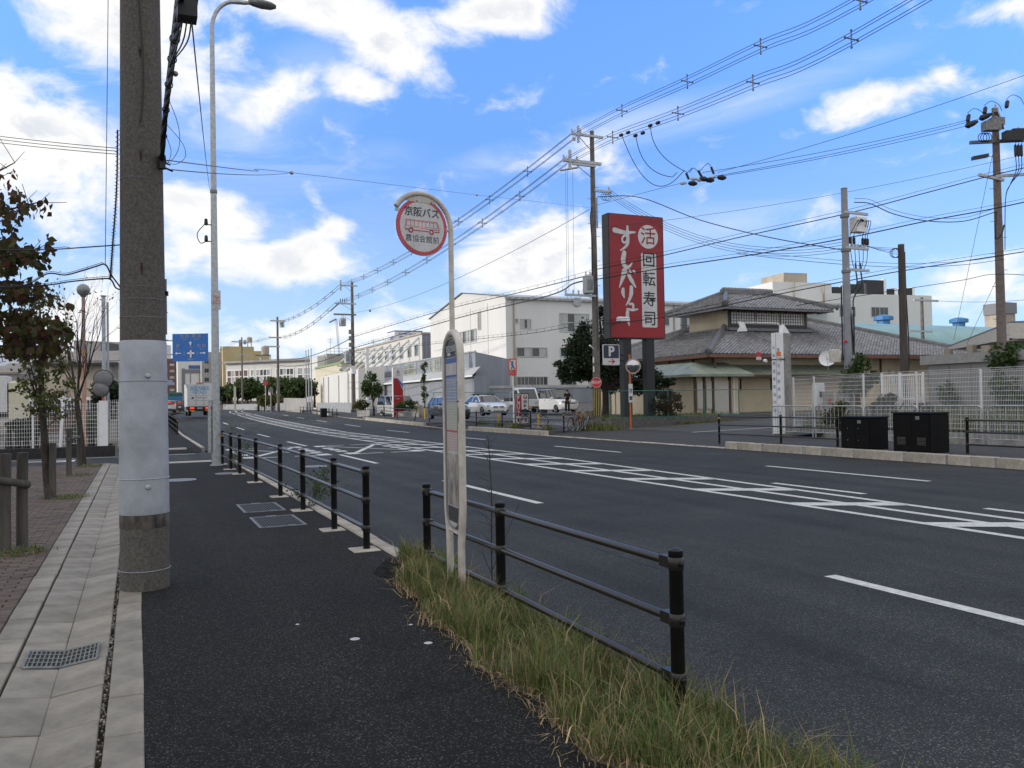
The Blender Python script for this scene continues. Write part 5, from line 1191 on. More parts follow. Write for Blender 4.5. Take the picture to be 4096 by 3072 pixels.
MB().tube([(c.x+.1, c.y+.1, c.z), (sx_-.7, sy_, c.z)], .03, 6).build('bracket', SIGNK, t); MB().tube([(c.x+.1, c.y+.1, c.z-.3), (sx_-.7, sy_, c.z-.3)], .03, 6).build('bracket', SIGNK, t)
# orange convex mirror
m0 = Vector((22.55, 35.55, .06)); t = thing('traffic_mirror', 'round convex mirror on an orange post at the driveway', 'traffic mirror', m0)
MB().tube([m0-UZ*.1, m0+UZ*3.75], .042, 10).build('post', ORANGE, t); MB().lathe(m0, [(.2, 0), (.2, .015)], 14).build('base_plate', CONC2, t)
mc = m0+UZ*3.15+Vector((.12, -.14, 0)); ax = Vector((-.55, -.83, -.12)).normalized()
MB().lathe(mc-ax*.06, [(.06, -.06), (.28, -.02), (.335, .02), (.35, .06), (.335, .07)], 28, ax).build('housing', ORANGE, t, True)
MB().lathe(mc, [(.33, .005), (.25, .04), (.12, .068), (.0, .075)], 28, ax).build('mirror', MIRR, t, True)
MB().lathe(mc+ax*0, [(.335, .0), (.39, .03), (.385, .14)], 20, ax)
q = MB(); q.ring(mc+ax*.02, .355, .02, ax, 28, 6); q.build('rim', CREAM, t, True)
MB().tube([m0+UZ*3.3, mc-ax*.08], .025, 6).build('arm', ORANGE, t)
o = MB().bbox(m0.x-.12, m0.x+.12, m0.y-.062, m0.y-.048, 1.40, 2.33, .004).build('warning_plate', SIGNW, t)
for ch_, z in (('注', 1.98), ('意', 1.60)): text(ch_, SIGNK, o, (m0.x, m0.y-.066, z), .22, off=.004)
# ---------------------------------------------------------------- evergreen behind the sign
def bigtree(name, label, base, th, lobes, m, size, r0, seed, cat='tree', group=None, bark=BARK, n_limbs=7):
    t = thing(name, label, cat, base, group); b = MB(); R = random.Random(seed); B = Vector(base)
    top_ = B+UZ*th; trunk(b, [B-UZ*.1, B+Vector((.05, .05, th*.4)), top_, top_+UZ*lobes[0][1][2]*.8], [r0, r0*.8, r0*.65, r0*.2])
    for (c, rad, n, k) in lobes:
        for j in range(n_limbs):
            a = R.uniform(0, 6.28); e = Vector(c)+Vector((rad[0]*.7*math.cos(a), rad[1]*.7*math.sin(a), rad[2]*R.uniform(-.4, .7))); s = B+UZ*th*R.uniform(.7, 1.1)
            b.tube(smoothpath([s, s.lerp(e, .5)+UZ*.15, e], 4), list(np.linspace(r0*.4, .02, 9)), 6, False)
    b.build('trunk', bark, t, True); pts = np.concatenate([clumps(np.random.default_rng(seed+i), n, c, rad, k, .3) for i, (c, rad, n, k) in enumerate(lobes)])
    stuff(leafcloud('crown', pts, size, m, t, seed, .4, .42)); return t
tb = pd(2422, 1600, 47.5); f_ = lambda px, py, d: tuple(pd(px, py, d))
bigtree('evergreen_tree', 'dark dense evergreen behind the big red sign and the utility pole', (tb.x, tb.y, .45), 2.0,
        [(f_(2395, 1415, 48), (2.1, 2.0, 1.95), 9000, 44), (f_(2305, 1478, 47.5), (1.5, 1.6, .85), 3800, 24), (f_(2520, 1510, 48), (2.2, 1.8, 1.1), 5200, 28), (f_(2620, 1545, 47), (1.2, 1.1, .75), 2000, 14), (f_(2420, 1275, 48.5), (.5, .5, 1.3), 900, 8), (f_(2335, 1320, 48), (.45, .5, .9), 700, 6)], LEAFD, .15, .26, 31)
# ---------------------------------------------------------------- tiled restaurant
ex0, ex1, ey0, ey1, ez = 31.4, 56.4, 40.7, 58.2, 4.2      # eaves
rx0, rx1, ry, rz = 40.2, 47.6, 49.4, 7.35                  # main ridge
t = thing('restaurant', 'tan restaurant with grey tiled hipped roof and a raised lantern storey', 'restaurant', (ex0, ey0, .4))
wx0, wx1, wy0, wy1 = ex0+1.5, ex1-1.5, ey0+1.5, ey1-1.5
MB().box(wx0, wx1, wy0, wy1, .3, ez-.05).build('wall', TAN, t)
for x in [wx0]+list(np.arange(44.9, wx1, 2.4)): MB().box(x-.09, x+.09, wy0-.03, wy0+.03, .45, ez-.1).build('timber_post', TIMB, t)
for y in list(np.arange(wy0+2, wy1, 2.6)): MB().box(wx0-.03, wx0+.03, y-.09, y+.09, .45, ez-.1).build('timber_post', TIMB, t)
MB().box(wx0-.02, wx1+.02, wy0-.04, wy0+.04, .3, .62).build('plinth', GREYW, t)
roof = MB(); A, B, C_, Dd = (ex0, ey0, ez), (ex1, ey0, ez), (ex1, ey1, ez), (ex0, ey1, ez); R0, R1 = (rx0, ry, rz), (rx1, ry, rz)
roof.add([A, B, C_, Dd, R0, R1], [(0, 1, 5, 4), (1, 2, 5), (2, 3, 4, 5), (3, 0, 4)]); roof.add([(x, y, z-.16) for x, y, z in (A, B, C_, Dd)], [(3, 2, 1, 0)])
for a, b2 in ((A, B), (B, C_), (C_, Dd), (Dd, A)): a, b2 = Vector(a), Vector(b2); roof.add([a-UZ*.16, b2-UZ*.16, b2, a], [(0, 1, 2, 3)])
rf = roof.build('roof', TILED, t)
MB().box(ex0+.05, ex1-.05, ey0-.04, ey0+.06, ez-.20, ez-.02).build('gutter', mat('copper_gutter', (.20, .075, .04), .5, var=.2), t); MB().box(ex0-.04, ex0+.06, ey0+.06, ey1, ez-.20, ez-.02).build('gutter', MATS['copper_gutter'], t)
TILES = [0, None]
def tiles(o, u, v, W, Hh, inside, parent, cap_single=0, tw=.285, thh=.25):
    """rows of curved pan tiles on a slope, each its own shape; the nearest stay single objects"""
    o, u, v = Vector(o), Vector(u).normalized(), Vector(v).normalized(); n = u.cross(v); 
    if n.z < 0: n = -n
    prof = [(-.5, .012), (-.28, .0), (0., .004), (.22, .04), (.36, .075), (.5, .045)]
    rest = MB(); me = None; cnt = 0; rows = int(Hh/thh)
    mt = Matrix((u, v, n)).transposed().to_4x4()
    for j in range(rows):
        for i in range(int(W/tw)):
            cu, cv = (i+.5)*tw, j*thh
            if not inside(cu, cv+thh/2): continue
            if cnt < cap_single and parent is not None:
                if me is None:
                    q = MB(); q.v = [(x*tw, s*thh*1.06, h+.022+.04*(1-s)) for s in (0, 1) for x, h in prof]+[(x*tw, 0, h+.012) for x, h in prof]
                    q.f = [(k, k+1, k+7, k+6) for k in range(5)]+[(12+k, 12+k+1, k+1, k) for k in range(5)]; ob = q.build('tile', TILE, None); me = ob.data
                else: ob = bpy.data.objects.new('tile', me); COL.objects.link(ob)
                org = Vector((0, 0, 0)); p = parent
                while p is not None: org += p.location; p = p.parent
                m2 = mt.copy(); m2.translation = o+u*cu+v*cv-org; ob.parent = parent; ob.matrix_local = m2; cnt += 1
            else:
                jz = rnd.uniform(-.006, .006); b0 = len(rest.v)
                for s in (0, 1):
                    for x, h in prof: rest.v.append(tuple(o+u*(cu+x*tw)+v*(cv+s*thh*1.06)+n*(h+.022+.04*(1-s)+jz)))
                for x, h in prof: rest.v.append(tuple(o+u*(cu+x*tw)+v*cv+n*(h+.005)))
                rest.f += [(b0+k, b0+k+1, b0+k+7, b0+k+6) for k in range(5)]+[(b0+12+k, b0+13+k, b0+k+1, b0+k) for k in range(5)]
    if rest.v: stuff(rest.build('roof_tiles', TILE, parent))
vs_ = (Vector((rx0, ry, rz))-Vector((rx0, ey0, ez))); hs = vs_.length
vw_ = (Vector((rx0, ry, rz))-Vector((ex0, ry, ez))); hw = vw_.length
tiles(A, UX, vs_, ex1-ex0, hs, lambda a, b: (rx0-ex0)*b/hs < a < (ex1-ex0)-(ex1-rx1)*b/hs, rf, 290)
tiles(Dd, -UY, vw_, ey1-ey0, hw, lambda a, b: (ey1-ry)*b/hw < a < (ey1-ey0)-(ry-ey0)*b/hw, rf, 0)
def ridge(a, b2, r=.17, par=None, end=True):
    a, b2 = Vector(a), Vector(b2); d = (b2-a).normalized(); s = d.cross(UZ).normalized(); n = s.cross(d); L0 = (b2-a).length; q = MB()
    q.prism([a-s*r+n*.02, a+s*r+n*.02, a+s*r*.9+n*r*1.3, a+s*r*.4+n*r*1.9, a-s*r*.4+n*r*1.9, a-s*r*.9+n*r*1.3], d*L0)
    o = q.build('ridge', TILED, par)
    for k in range(int(L0/.32)): MB().ring(a+d*(.16+.32*k)+n*r*1.35, r*.6, .022, d, 10, 4, 0, 2*PI).build('ridge_cap', TILED, par) if k < 40 and r > .15 else None
    if end: q = MB(); q.lathe(a-d*.06+n*.16, [(.2, -.05), (.24, 0), (.2, .09), (.08, .12)], 12, -d); q.build('ridge_end', TILED, par)
ridge((ex0+.1, ey0+.1, ez+.03), (rx0, ry, rz), .18, t); ridge((ex0+.1, ey1-.1, ez+.03), (rx0, ry, rz), .18, t); ridge((ex1-.1, ey0+.1, ez+.03), (rx1, ry, rz), .18, t); ridge((rx0, ry, rz), (rx1, ry, rz), .22, t, False)
# lantern storey
lx0, lx1, ly0, ly1, lz0, lz1 = 37.3, 44.2, 46.0, 50.5, 6.0, 7.75
MB().box(lx0, lx1, ly0, ly1, lz0, lz1).build('lantern_wall', TAN, t)
MB().box(lx0-.06, lx1+.06, ly0-.05, ly0-.002, lz0+.35, lz0+.62).build('lantern_sill', FRAMED, t); MB().box(lx0-.06, lx1+.06, ly0-.05, ly0-.002, lz1-.22, lz1).build('lantern_lintel', FRAMED, t)
MB().box(lx0-.35, lx1+.35, ly0-.45, ly0-.06, lz0+.15, lz0+.34).build('skirt_roof', TILED, t); MB().box(lx0-.45, lx0-.003, ly0-.3, ly1, lz0+.15, lz0+.34).build('skirt_roof', TILED, t)
for k in range(3):
    w = (lx1-lx0-.5)/3; x = lx0+.18+k*(w+.08)
    window(t, (x, ly0-.004, lz0+.66), UX, UZ, w-.12, .80, -UY, 9, 4, [WHITE], FRAMED, .06, .03)
for s in (lx0, lx1): MB().box(s-.1, s+.1, ly0-.06, ly0-.001, lz0+.4, lz1).build('corner_post', FRAMED, t)
for z in (lz0+.55, lz0+1.0): MB().box(lx0-.03, lx0-.001, ly0+.3, ly1, z, z+.1).build('beam', TAN, t)
qx0, qx1, qy0, qy1, qz = lx0-1.35, lx1+1.45, ly0-1.3, ly1+1.3, 7.62; qr0, qr1, qry, qrz = 38.9, 42.8, (qy0+qy1)/2, 9.05
q = MB(); q.add([(qx0, qy0, qz), (qx1, qy0, qz), (qx1, qy1, qz), (qx0, qy1, qz), (qr0, qry, qrz), (qr1, qry, qrz)], [(0, 1, 5, 4), (1, 2, 5), (2, 3, 4, 5), (3, 0, 4), (3, 2, 1, 0)])
for a, b2 in (((qx0, qy0), (qx1, qy0)), ((qx0, qy0), (qx0, qy1))): q.add([(a[0]-.01, a[1]-.01, qz-.12), (b2[0], b2[1], qz-.12), (b2[0], b2[1], qz+.01), (a[0], a[1], qz+.01)], [(0, 1, 2, 3)])
lr = q.build('lantern_roof', TILED, t)
v1 = Vector((qr0, qry, qrz))-Vector((qr0, qy0, qz)); v2 = Vector((qr0, qry, qrz))-Vector((qx0, qry, qz)); h1, h2 = v1.length, v2.length
tiles((qx0, qy0, qz), UX, v1, qx1-qx0, h1, lambda a, b: (qr0-qx0)*b/h1 < a < (qx1-qx0)-(qx1-qr1)*b/h1, lr)
tiles((qx0, qy1, qz), -UY, v2, qy1-qy0, h2, lambda a, b: (qy1-qry)*b/h2 < a < (qy1-qy0)-(qry-qy0)*b/h2, lr)
ridge((qx0-.1, qy0-.1, qz+.12), (qr0, qry, qrz), .15, t); ridge((qx1+.1, qy0-.1, qz+.12), (qr1, qry, qrz), .15, t); ridge((qx0, qy1, qz+.1), (qr0, qry, qrz), .15, t); ridge((qr0-.25, qry, qrz), (qr1+.3, qry, qrz+.02), .24, t)
for k in range(16): x = lerp(qx0+.3, qx1-.3, k/15); MB().box(x-.05, x+.05, qy0+.05, ly0, qz-.12, qz-.02).build('rafter', TIMB, t)
# green pent roofs over the ground floor
def pent(x0, x1, y0, y1, z0, z1, xl=None):
    q = MB(); xl = x0 if xl is None else xl
    q.prism([(x0, y0, z0), (x1, y0, z0), (x1, y1, z1), (xl, y1, z1)], (0, 0, -.1)); q.build('pent_roof', COPG, t)
    n = int((x1-x0)/.45)
    for k in range(1, n): 
        f = k/n; a, b2 = Vector((lerp(x0, x1, f), y0, z0+.012)), Vector((lerp(xl, x1, f), y1, z1+.012)); MB().obox((a+b2)/2, (b2-a)/2, UX*.012, UZ*.012).build('seam', COPG, t)
    MB().box(x0, x1, y0-.05, y0-.001, z0-.14, z0-.0).build('pent_fascia', TIMB, t)
pent(33.9, 43.6, ey0+.1, wy0-.03, 2.95, 3.62, 33.9); pent(43.62, 44.6, ey0+.1, wy0-.03, 2.95, 3.62, 43.62)
# porch block on the near corner
MB().box(29.9, 33.2, 40.2, 44.5, .4, 2.9).build('porch_wall', TAN, t)
q = MB(); q.add([(29.2, 39.5, 2.95), (33.8, 39.5, 2.95), (33.8, 42.1, 3.75), (31.2, 42.1, 3.75), (29.2, 47.5, 2.95), (31.2, 47.5, 3.75)], [(0, 1, 2, 3), (4, 0, 3, 5)]); q.add([(29.2, 39.5, 2.80), (33.8, 39.5, 2.80), (33.8, 44, 2.8), (29.2, 47.5, 2.80)], [(3, 2, 1, 0)])
q.add([(29.2, 39.5, 2.8), (33.8, 39.5, 2.8), (33.8, 39.5, 2.95), (29.2, 39.5, 2.95), (29.2, 47.5, 2.8), (29.2, 47.5, 2.95)], [(0, 1, 2, 3), (4, 0, 3, 5)]); q.build('porch_roof', COPG, t)
for (xa_, xb_) in ((30.1, 30.5), (30.75, 31.15), (31.35, 32.4)): MB().box(xa_, xb_, 40.12, 40.195, .9 if xb_ < 31.2 else .55, 2.55).build('white_screen', SHOJI, t)
for x in (29.95, 30.62, 31.25, 32.5): MB().box(x-.07, x+.07, 40.1, 40.199, .4, 2.8).build('timber_post', TIMB, t)
MB().tube([(32.75, 40.08, .4), (32.75, 40.08, 2.8)], .04, 6).build('downpipe', WHITE, t)
for (pa, pb) in ((2829, 2875), (2913, 2960), (3084, 3112)):
    xa_, xb_ = aty(pa, 1520, wy0).x, aty(pb, 1520, wy0).x; window(t, (xa_, wy0-.01, 2.05), UX, UZ, xb_-xa_, .62, -UY, 1, 1, None, FRAMED)
xd = aty(2917, 1550, wy0).x-.35; MB().tube([(xd, wy0-.07, .4), (xd, wy0-.07, 2.8)], .06, 8).build('downpipe', TIMB, t)
MB().tube([(ex0+.6, ey0+.15, ez-.2), (ex0+.6, ey0+.15, ez-.9)], .07, 8).build('rain_hopper', TIMB, t)
for (px, z0, z1) in ((3560, 2.3, 3.3), (3590, 2.2, 3.2)): x = aty(px, 1500, wy0).x; MB().bbox(x-.15, x+.15, wy0-.2, wy0-.005, z0, z1, .02).build('meter', CREAM, t)
c = pd(3310, 1435, 42.5); d_ = thing('satellite_dish', 'white satellite dish above the green pent roof', 'satellite dish', c)
ax = Vector((-.75, -.6, .35)).normalized(); MB().lathe(c, [(.0, -.08), (.2, -.06), (.38, .0), (.42, .05), (.41, .05), (.37, .01), (.2, -.045), (.0, -.07)], 24, ax).build('dish', WHITE, d_, True)
MB().tube([c-ax*.05, c-ax*.25-UZ*.1, c-ax*.25-UZ*.75], .025, 6).build('mast', STEELD, d_); MB().tube([c-UZ*.35+ax*.05, c+ax*.4], .012, 5).build('feed_arm', STEELD, d_)
# ---------------------------------------------------------------- white hall with a gable, its grey annex and neighbours
hx0, hy0, hz = 40.6, 91.4, 14.2
t = thing('factory_hall', 'long white hall with a gable end and rows of windows behind the car park', 'building', (hx0, hy0, 0))
q = MB(); x1 = 92; ya, yr, yb = hy0, 105.6, 119.6
q.add([(hx0, ya, -.5), (x1, ya, -.5), (x1, yb, -.5), (hx0, yb, -.5), (hx0, ya, hz), (x1, ya, hz), (x1, yb, hz), (hx0, yb, hz), (hx0, yr, 16.3), (x1, yr, 16.3)], [(0, 1, 5, 4), (2, 3, 7, 6), (3, 0, 4, 8, 7), (1, 2, 6, 9, 5)])
q.build('wall', WWALL, t)
q = MB(); o_ = .45
q.add([(hx0-.3, ya-o_, hz-.05), (x1, ya-o_, hz-.05), (x1, yr, 16.42), (hx0-.3, yr, 16.42), (hx0-.3, yb+o_, hz-.05), (x1, yb+o_, hz-.05)], [(0, 1, 2, 3), (3, 2, 5, 4)]); q.add([(hx0-.3, ya-o_, hz-.35), (x1, ya-o_, hz-.35), (x1, ya-o_, hz-.051), (hx0-.3, ya-o_, hz-.051)], [(0, 1, 2, 3)])
q.build('roof', GWALL2, t)
for k in range(60): x = hx0+.4+k*.85; MB().box(x-.16, x+.16, ya-o_-.04, ya-o_-.002, hz-.33, hz-.12).build('roof_rib', GREYW, t) if x < 90 else None
MB().box(56, 90, 96, 99, 14.75, 14.95).build('solar_sheet', NAVY, t)
def sw(x0, x1, y0, y1, cols, rows, gl):   # window of the south face from the enlarged photograph (zoom of 1800,1200)
    a, b2 = aty(1800+x0/2.765, 1200+y1/2.765, hy0), aty(1800+x1/2.765, 1200+y0/2.765, hy0)
    window(t, (a.x, hy0-.004, a.z), UX, UZ, b2.x-a.x, b2.z-a.z, -UY, cols, rows, gl, FRAME, .12, .10)
sw(785, 888, 218, 308, 3, 1, [GLASSL, GLASS, GLASSL]); sw(1220, 1530, 160, 345, 4, 2, [GLASSL, GLASS, GLASSL, GLASS, GLASSL, GLASS, GLASSL, GLASSL]); sw(742, 1066, 533, 621, 4, 1, [GLASS, GLASSL, GLASS, GLASSL]); sw(1225, 1480, 533, 621, 3, 1, [GLASS, GLASS, GLASSL])
sw(744, 902, 853, 938, 4, 1, [GLASS]); sw(914, 1070, 853, 938, 4, 1, [GLASS]); sw(1228, 1390, 853, 938, 4, 1, [GLASS])
sw(720, 745, 212, 248, 1, 1, [GREYW])
for (px0, px1, py0, py1) in ((2655, 2674, 1268, 1300), (2724, 2822, 1272, 1300), (2724, 2822, 1305, 1325), (2870, 2960, 1275, 1302)):
    a, b2 = aty(px0, py1, hy0), aty(px1, py0, hy0); window(t, (a.x, hy0-.004, a.z), UX, UZ, b2.x-a.x, b2.z-a.z, -UY, 4 if px1-px0 > 40 else 1, 1, [GLASS, GLASSL], FRAME, .12, .1)
for px in (2055, 2696): x = aty(px, 1300, hy0).x; MB().tube([(x, hy0-.12, 0), (x, hy0-.12, hz-.3)], .10, 6).build('downpipe', BEIGE, t)
def ww(x0, x1, y0, y1, cols):             # window of the west face
    a, b2 = atx(1800+x0/2.765, 1200+y1/2.765, hx0), atx(1800+x1/2.765, 1200+y0/2.765, hx0)
    window(t, (hx0-.004, a.y, min(a.z, b2.z-1.4)), -UY, UZ, a.y-b2.y, 1.5, -UX, cols, 1, [GLASS, GLASSL, GLASSL], FRAME, .12, .1)
ww(62, 292, 330, 262, 8); a = atx(1800+315/2.765, 1210+300/2.765, hx0); window(t, (hx0-.004, a.y, a.z), -UY, UZ, .9, 2.2, -UX, 1, 1, [GREYW], FRAME, .1, .08)
for y in (97, 103, 111): MB().box(hx0-.03, hx0-.001, y-.02, y+.02, 7, 14).build('panel_joint', GREYW, t)
MB().box(hx0-.02, hx0-.001, 92, 118, 9.2, 9.26).build('panel_joint', GREYW, t)
t = thing('annex_building', 'grey lean-to annex in front of the white hall, with two wide windows', 'building', (36, 92, 0))
q = MB(); q.add([(36, 90, 0), (40.4, 90, 0), (40.4, 160, 0), (36, 160, 0), (36, 90, 7.35), (40.4, 90, 6.5), (40.4, 160, 7.4), (36, 160, 7.4)], [(0, 1, 5, 4), (1, 2, 6, 5), (2, 3, 7, 6), (3, 0, 4, 7), (4, 5, 6, 7)]); q.build('wall', GWALL, t)
MB().box(35.9, 36.1, 89.9, 160, 7.36, 7.5).build('coping', GWALL2, t)
MB().box(34.2, 36, 86, 160, -.2, 4.45).build('lower_wall', GWALL, t)
q = MB(); q.prism([(33.7, 85.2, 4.40), (33.7, 160, 4.40), (36.0, 160, 5.45), (36.0, 88.5, 5.45)], (0, 0, .12)); q.build('lean_to_roof', GWALL2, t)
MB().box(33.62, 33.70, 85.2, 160, 4.30, 4.50).build('eaves_gutter', WHITE, t)
MB().box(34.15, 34.199, 86.3, 128, .2, 4.1).build('shutter', mat('shutter_grey', (.25, .265, .29), .6, var=.08, scale=1, stretch=(1, 1, .1)), t)
for (p0, p1) in ((1619, 1666), (1724, 1762)):
    a, b2 = atx(p0, 1500, 36.0), atx(p1, 1500, 36.0); window(t, (35.996, a.y, 5.7), -UY, UZ, a.y-b2.y, 1.45, -UX, 2, 2, [mat('lit_room_glass', (.24, .26, .20), .12, var=.5, scale=.5, col2=(.06, .065, .06))], FRAME, .1, .1)
t = thing('yard_wall', 'low grey panel wall along the back of the car park', 'wall', (37, 87.4, 0))
MB().box(34.3, 66, 86.9, 87.4, -.3, 3.0).build('panel', GWALL, t); MB().box(34.2, 66, 86.8, 87.5, 3.001, 3.3).build('coping', GWALL2, t)
t = thing('factory_wing', 'white upper wing with diagonal struts and small windows left of the hall', 'building', (41, 125, 0))
MB().box(41, 52, 125, 178, 0, 12.3).build('wall', WWALL2, t); MB().box(40.8, 52.2, 124.8, 178, 12.301, 12.6).build('parapet', BEIGE, t)
MB().box(40.99, 51, 124.9, 124.999, 6, 12.2).build('corrugated_end', mat('corrugated_grey', (.30, .31, .35), .6, var=.3, scale=3, stretch=(6, 1, .02)), t)
for px in (1494, 1520, 1547, 1575, 1606, 1638, 1666):
    a = atx(px-6, 1400, 41.0); b2 = atx(px+7, 1400, 41.0); window(t, (40.994, a.y, 9.1), -UY, UZ, a.y-b2.y, 1.7, -UX, 2, 1, [GLASS, mat('green_glass', (.12, .17, .15), .1, var=.1)], FRAME, .1, .09)
for k in range(10):
    y = 126.5+k*5.4; MB().tube([(41, y, 11.9), (36.3, y+1.0, 7.5)], .20, 6).build('strut', WWALL2, t)
t = thing('warehouse', 'white sided warehouse behind the far utility pole', 'warehouse', (30, 124, 0))
q = MB(); q.add([(30, 122, -.2), (34, 122, -.2), (34, 150, -.2), (30, 150, -.2), (30, 122, 6.7), (34, 122, 7.2), (34, 150, 7.1), (30, 150, 6.4)], [(0, 1, 5, 4), (1, 2, 6, 5), (2, 3, 7, 6), (3, 0, 4, 7), (4, 5, 6, 7)]); q.build('wall', WWALL, t)
for y in (128, 135, 143, 147): MB().tube([(29.9, y, 0), (29.9, y, 6.2)], .09, 6).build('downpipe', WWALL2, t)
t = thing('warehouse', 'cream warehouse with a green roof edge, left of the strutted wing', 'warehouse', (36.5, 165, 0))
q = MB(); q.box(36.5, 52, 162, 188, 0, 9.4); q.build('wall', mat('cream_wall', (.62, .57, .44), .8, var=.05), t); q = MB(); q.box(36.3, 52, 161.8, 188, 9.401, 9.8); q.build('roof_edge', mat('green_trim', (.28, .36, .16), .6, var=.1), t)
a = pd(1306, 1600, 195); t = thing('house', 'grey and brown flat roofed house with rails and aerials on top', 'house', (a.x, a.y, 0))
MB().box(a.x, a.x+16, a.y-1, a.y+10, 0, 13.3).build('wall', GREYW, t); MB().box(a.x+2.2, a.x+9, a.y-1.1, a.y-1.001, 9.3, 10.6).build('brown_band', BRWALL, t); MB().box(a.x-.001, a.x-2, a.y, a.y+9, 0, 12.8).build('wall', WWALL, t)
for k in range(9): MB().tube([(a.x+1.8*k, a.y-.9, 13.3), (a.x+1.8*k, a.y-.9, 14.6)], .04, 4).build('rail_post', STEELD, t)
for z in (13.9, 14.6): MB().tube([(a.x, a.y-.9, z), (a.x+15, a.y-.9, z)], .035, 4).build('rail', STEELD, t)
for dx in (1.5, 7, 12, 15):
    q = MB(); q.tube([(a.x+dx, a.y+2, 13.3), (a.x+dx, a.y+2, 17.2)], .04, 4); [q.tube([(a.x+dx-.7+.1*k, a.y+2, 16.9-.4*k), (a.x+dx+.7-.1*k, a.y+2, 16.9-.4*k)], .03, 4) for k in range(3)]; q.build('aerial', STEELD, t)
window(t, (a.x+10, a.y-1.004, 9.6), UX, UZ, 3, 1.3, -UY, 3)
a = pd(1585, 1600, 290); t = thing('hotel', 'distant hotel topped by a white and blue sign box', 'building', (a.x, a.y, 0)); MB().box(a.x, a.x+13, a.y, a.y+10, 0, 22.5).build('wall', WWALL2, t)
o = MB().box(a.x-.3, a.x+9.8, a.y-.3, a.y+9, 22.6, 26.5).build('sign_box', WHITE, t); MB().box(a.x-.4, a.x+9.9, a.y-.4, a.y+9, 26.501, 26.8).build('sign_edge', BLUE, t)
text('東横INN', BLUE, o, (a.x+4.8, a.y-.33, 23.9), 1.9, off=.04); text('toyoko-inn.com', BLUE, o, (a.x+4.8, a.y-.33, 25.7), 1.15, off=.02)
text('東横INN', BLUE, o, (a.x-.33, a.y+2.6, 24.2), 1.5, (0, -1, 0), off=.03); text('toyoko-inn.com', BLUE, o, (a.x-.33, a.y+6.4, 24.2), .8, (0, -1, 0))
for k in range(5): window(t, (a.x+.8+2.4*k, a.y-.004, 18.5), UX, UZ, 1.2, 1.5, -UY, 2)
# right background: white block with air units, teal barrel roof, flat canopy
a = pd(3106, 1600, 120); b2 = pd(3738, 1600, 128); t = thing('factory_block', 'white flat roofed block with black air units and a beige stair head on top', 'building', (a.x, a.y, 0)); d = Vector((b2.x-a.x, b2.y-a.y, 0)); L0 = d.length; d.normalize(); n = Vector((-d.y, d.x, 0)); A = Vector((a.x, a.y, 0))
def ob(name, m, s0, s1, t0, t1, z0, z1): return MB().prism([A+d*s0+n*t0+UZ*z0, A+d*s1+n*t0+UZ*z0, A+d*s1+n*t1+UZ*z0, A+d*s0+n*t1+UZ*z0], UZ*(z1-z0)).build(name, m, t)
def za(py, dd=122): return 1.6+(1580-py)*dd/3320
ob('wall', WWALL, 0, L0, 0, 14, 0, za(1170)); ob('upper_wall', WWALL, 0, L0*.36, .3, 12, za(1170)+.01, za(1128)); ob('stair_head', BEIGE, L0*.135, L0*.28, 3, 9, za(1128)+.01, za(1078))
for k, (s, w, h_) in enumerate(((.40, .06, 1.0), (.50, .10, 1.5), (.60, .13, 2.2), (.75, .05, .9), (.87, .05, 1.1))): ob('air_unit', SIGNK, L0*s, L0*(s+w), 1.5, 3, za(1170)+.01, za(1170)+h_+.2); ob('air_unit_case', WHITE, L0*(s+w)+.01, L0*(s+w)+.5, 1.5, 3.2, za(1170)+.01, za(1170)+h_+.4)
for s, w in ((.40, .05), (.445, .05), (.60, .05), (.655, .05)): q = A+d*(L0*(s)); window(t, q-n*.004+UZ*za(1262), d, UZ, L0*w, 1.4, -n, 2)
for s in (.12, .30): MB().tube([A+d*L0*s-n*.1, A+d*L0*s-n*.1+UZ*za(1130)], .12, 6).build('downpipe', BEIGE, t)
ob('lower_roof', GWALL2, -.2, L0*.3, -6, -.01, za(1232)-.3, za(1232))
a = pd(3280, 1600, 84); t = thing('barrel_roof_hall', 'long hall with a pale teal barrel roof and blue roof ventilators', 'building', (a.x, a.y, 0)); q = MB(); X0, X1, Y0, Y1 = a.x-4, a.x+75, a.y, a.y+17
prof = [(Y0+(Y1-Y0)*(.5-.5*math.cos(PI*k/14)), 5.6+4.3*math.sin(PI*k/14)) for k in range(15)]
q.v = [(X0, y, z) for y, z in prof]+[(X1, y, z) for y, z in prof]; q.f = [(k, k+15, k+16, k+1) for k in range(14)]+[tuple(range(14, -1, -1)), tuple(range(15, 30))]; q.build('barrel_roof', TEAL, t, True); MB().box(X0+.2, X1-.2, Y0+.2, Y1-.2, 0, 5.59).build('wall', GREYW, t)
for px in (3533, 3834): 
    x = aty(px, 1240, (Y0+Y1)/2).x; q = MB(); q.lathe((x, (Y0+Y1)/2, 9.7), [(.75, 0), (.75, .7), (1.15, .75), (1.15, 1.15), (.9, 1.25), (.4, 1.4)], 10); q.build('ventilator', VENTB, t)
a = pd(3800, 1600, 58); t = thing('flat_canopy', 'white flat canopy roof with a deep fascia behind the grey shed', 'canopy', (a.x, a.y, 0))
def zc(py, dd): return 1.6+(1572-py)*dd/3320
b3 = pd(4052, 1600, 47); A = Vector((a.x, a.y, 0)); B = Vector((b3.x, b3.y, 0)); d = (B-A).normalized(); n = Vector((-d.y, d.x, 0))
MB().prism([A-d*0+UZ*4.6, B+UZ*4.6, B+UZ*5.5, A+UZ*4.8], n*8).build('fascia', mat('cream_fascia', (.58, .55, .49), .7, var=.05), t); MB().prism([A+UZ*4.81, B+UZ*5.51, B+UZ*5.6, A+UZ*4.9], n*8).build('roof_edge', GREYB, t)
MB().prism([B+UZ*4.5, B+UX*14+UZ*4.5, B+UX*14+UZ*5.5, B+UZ*5.5], (0, .3, 0)).build('fascia', MATS['cream_fascia'], t)
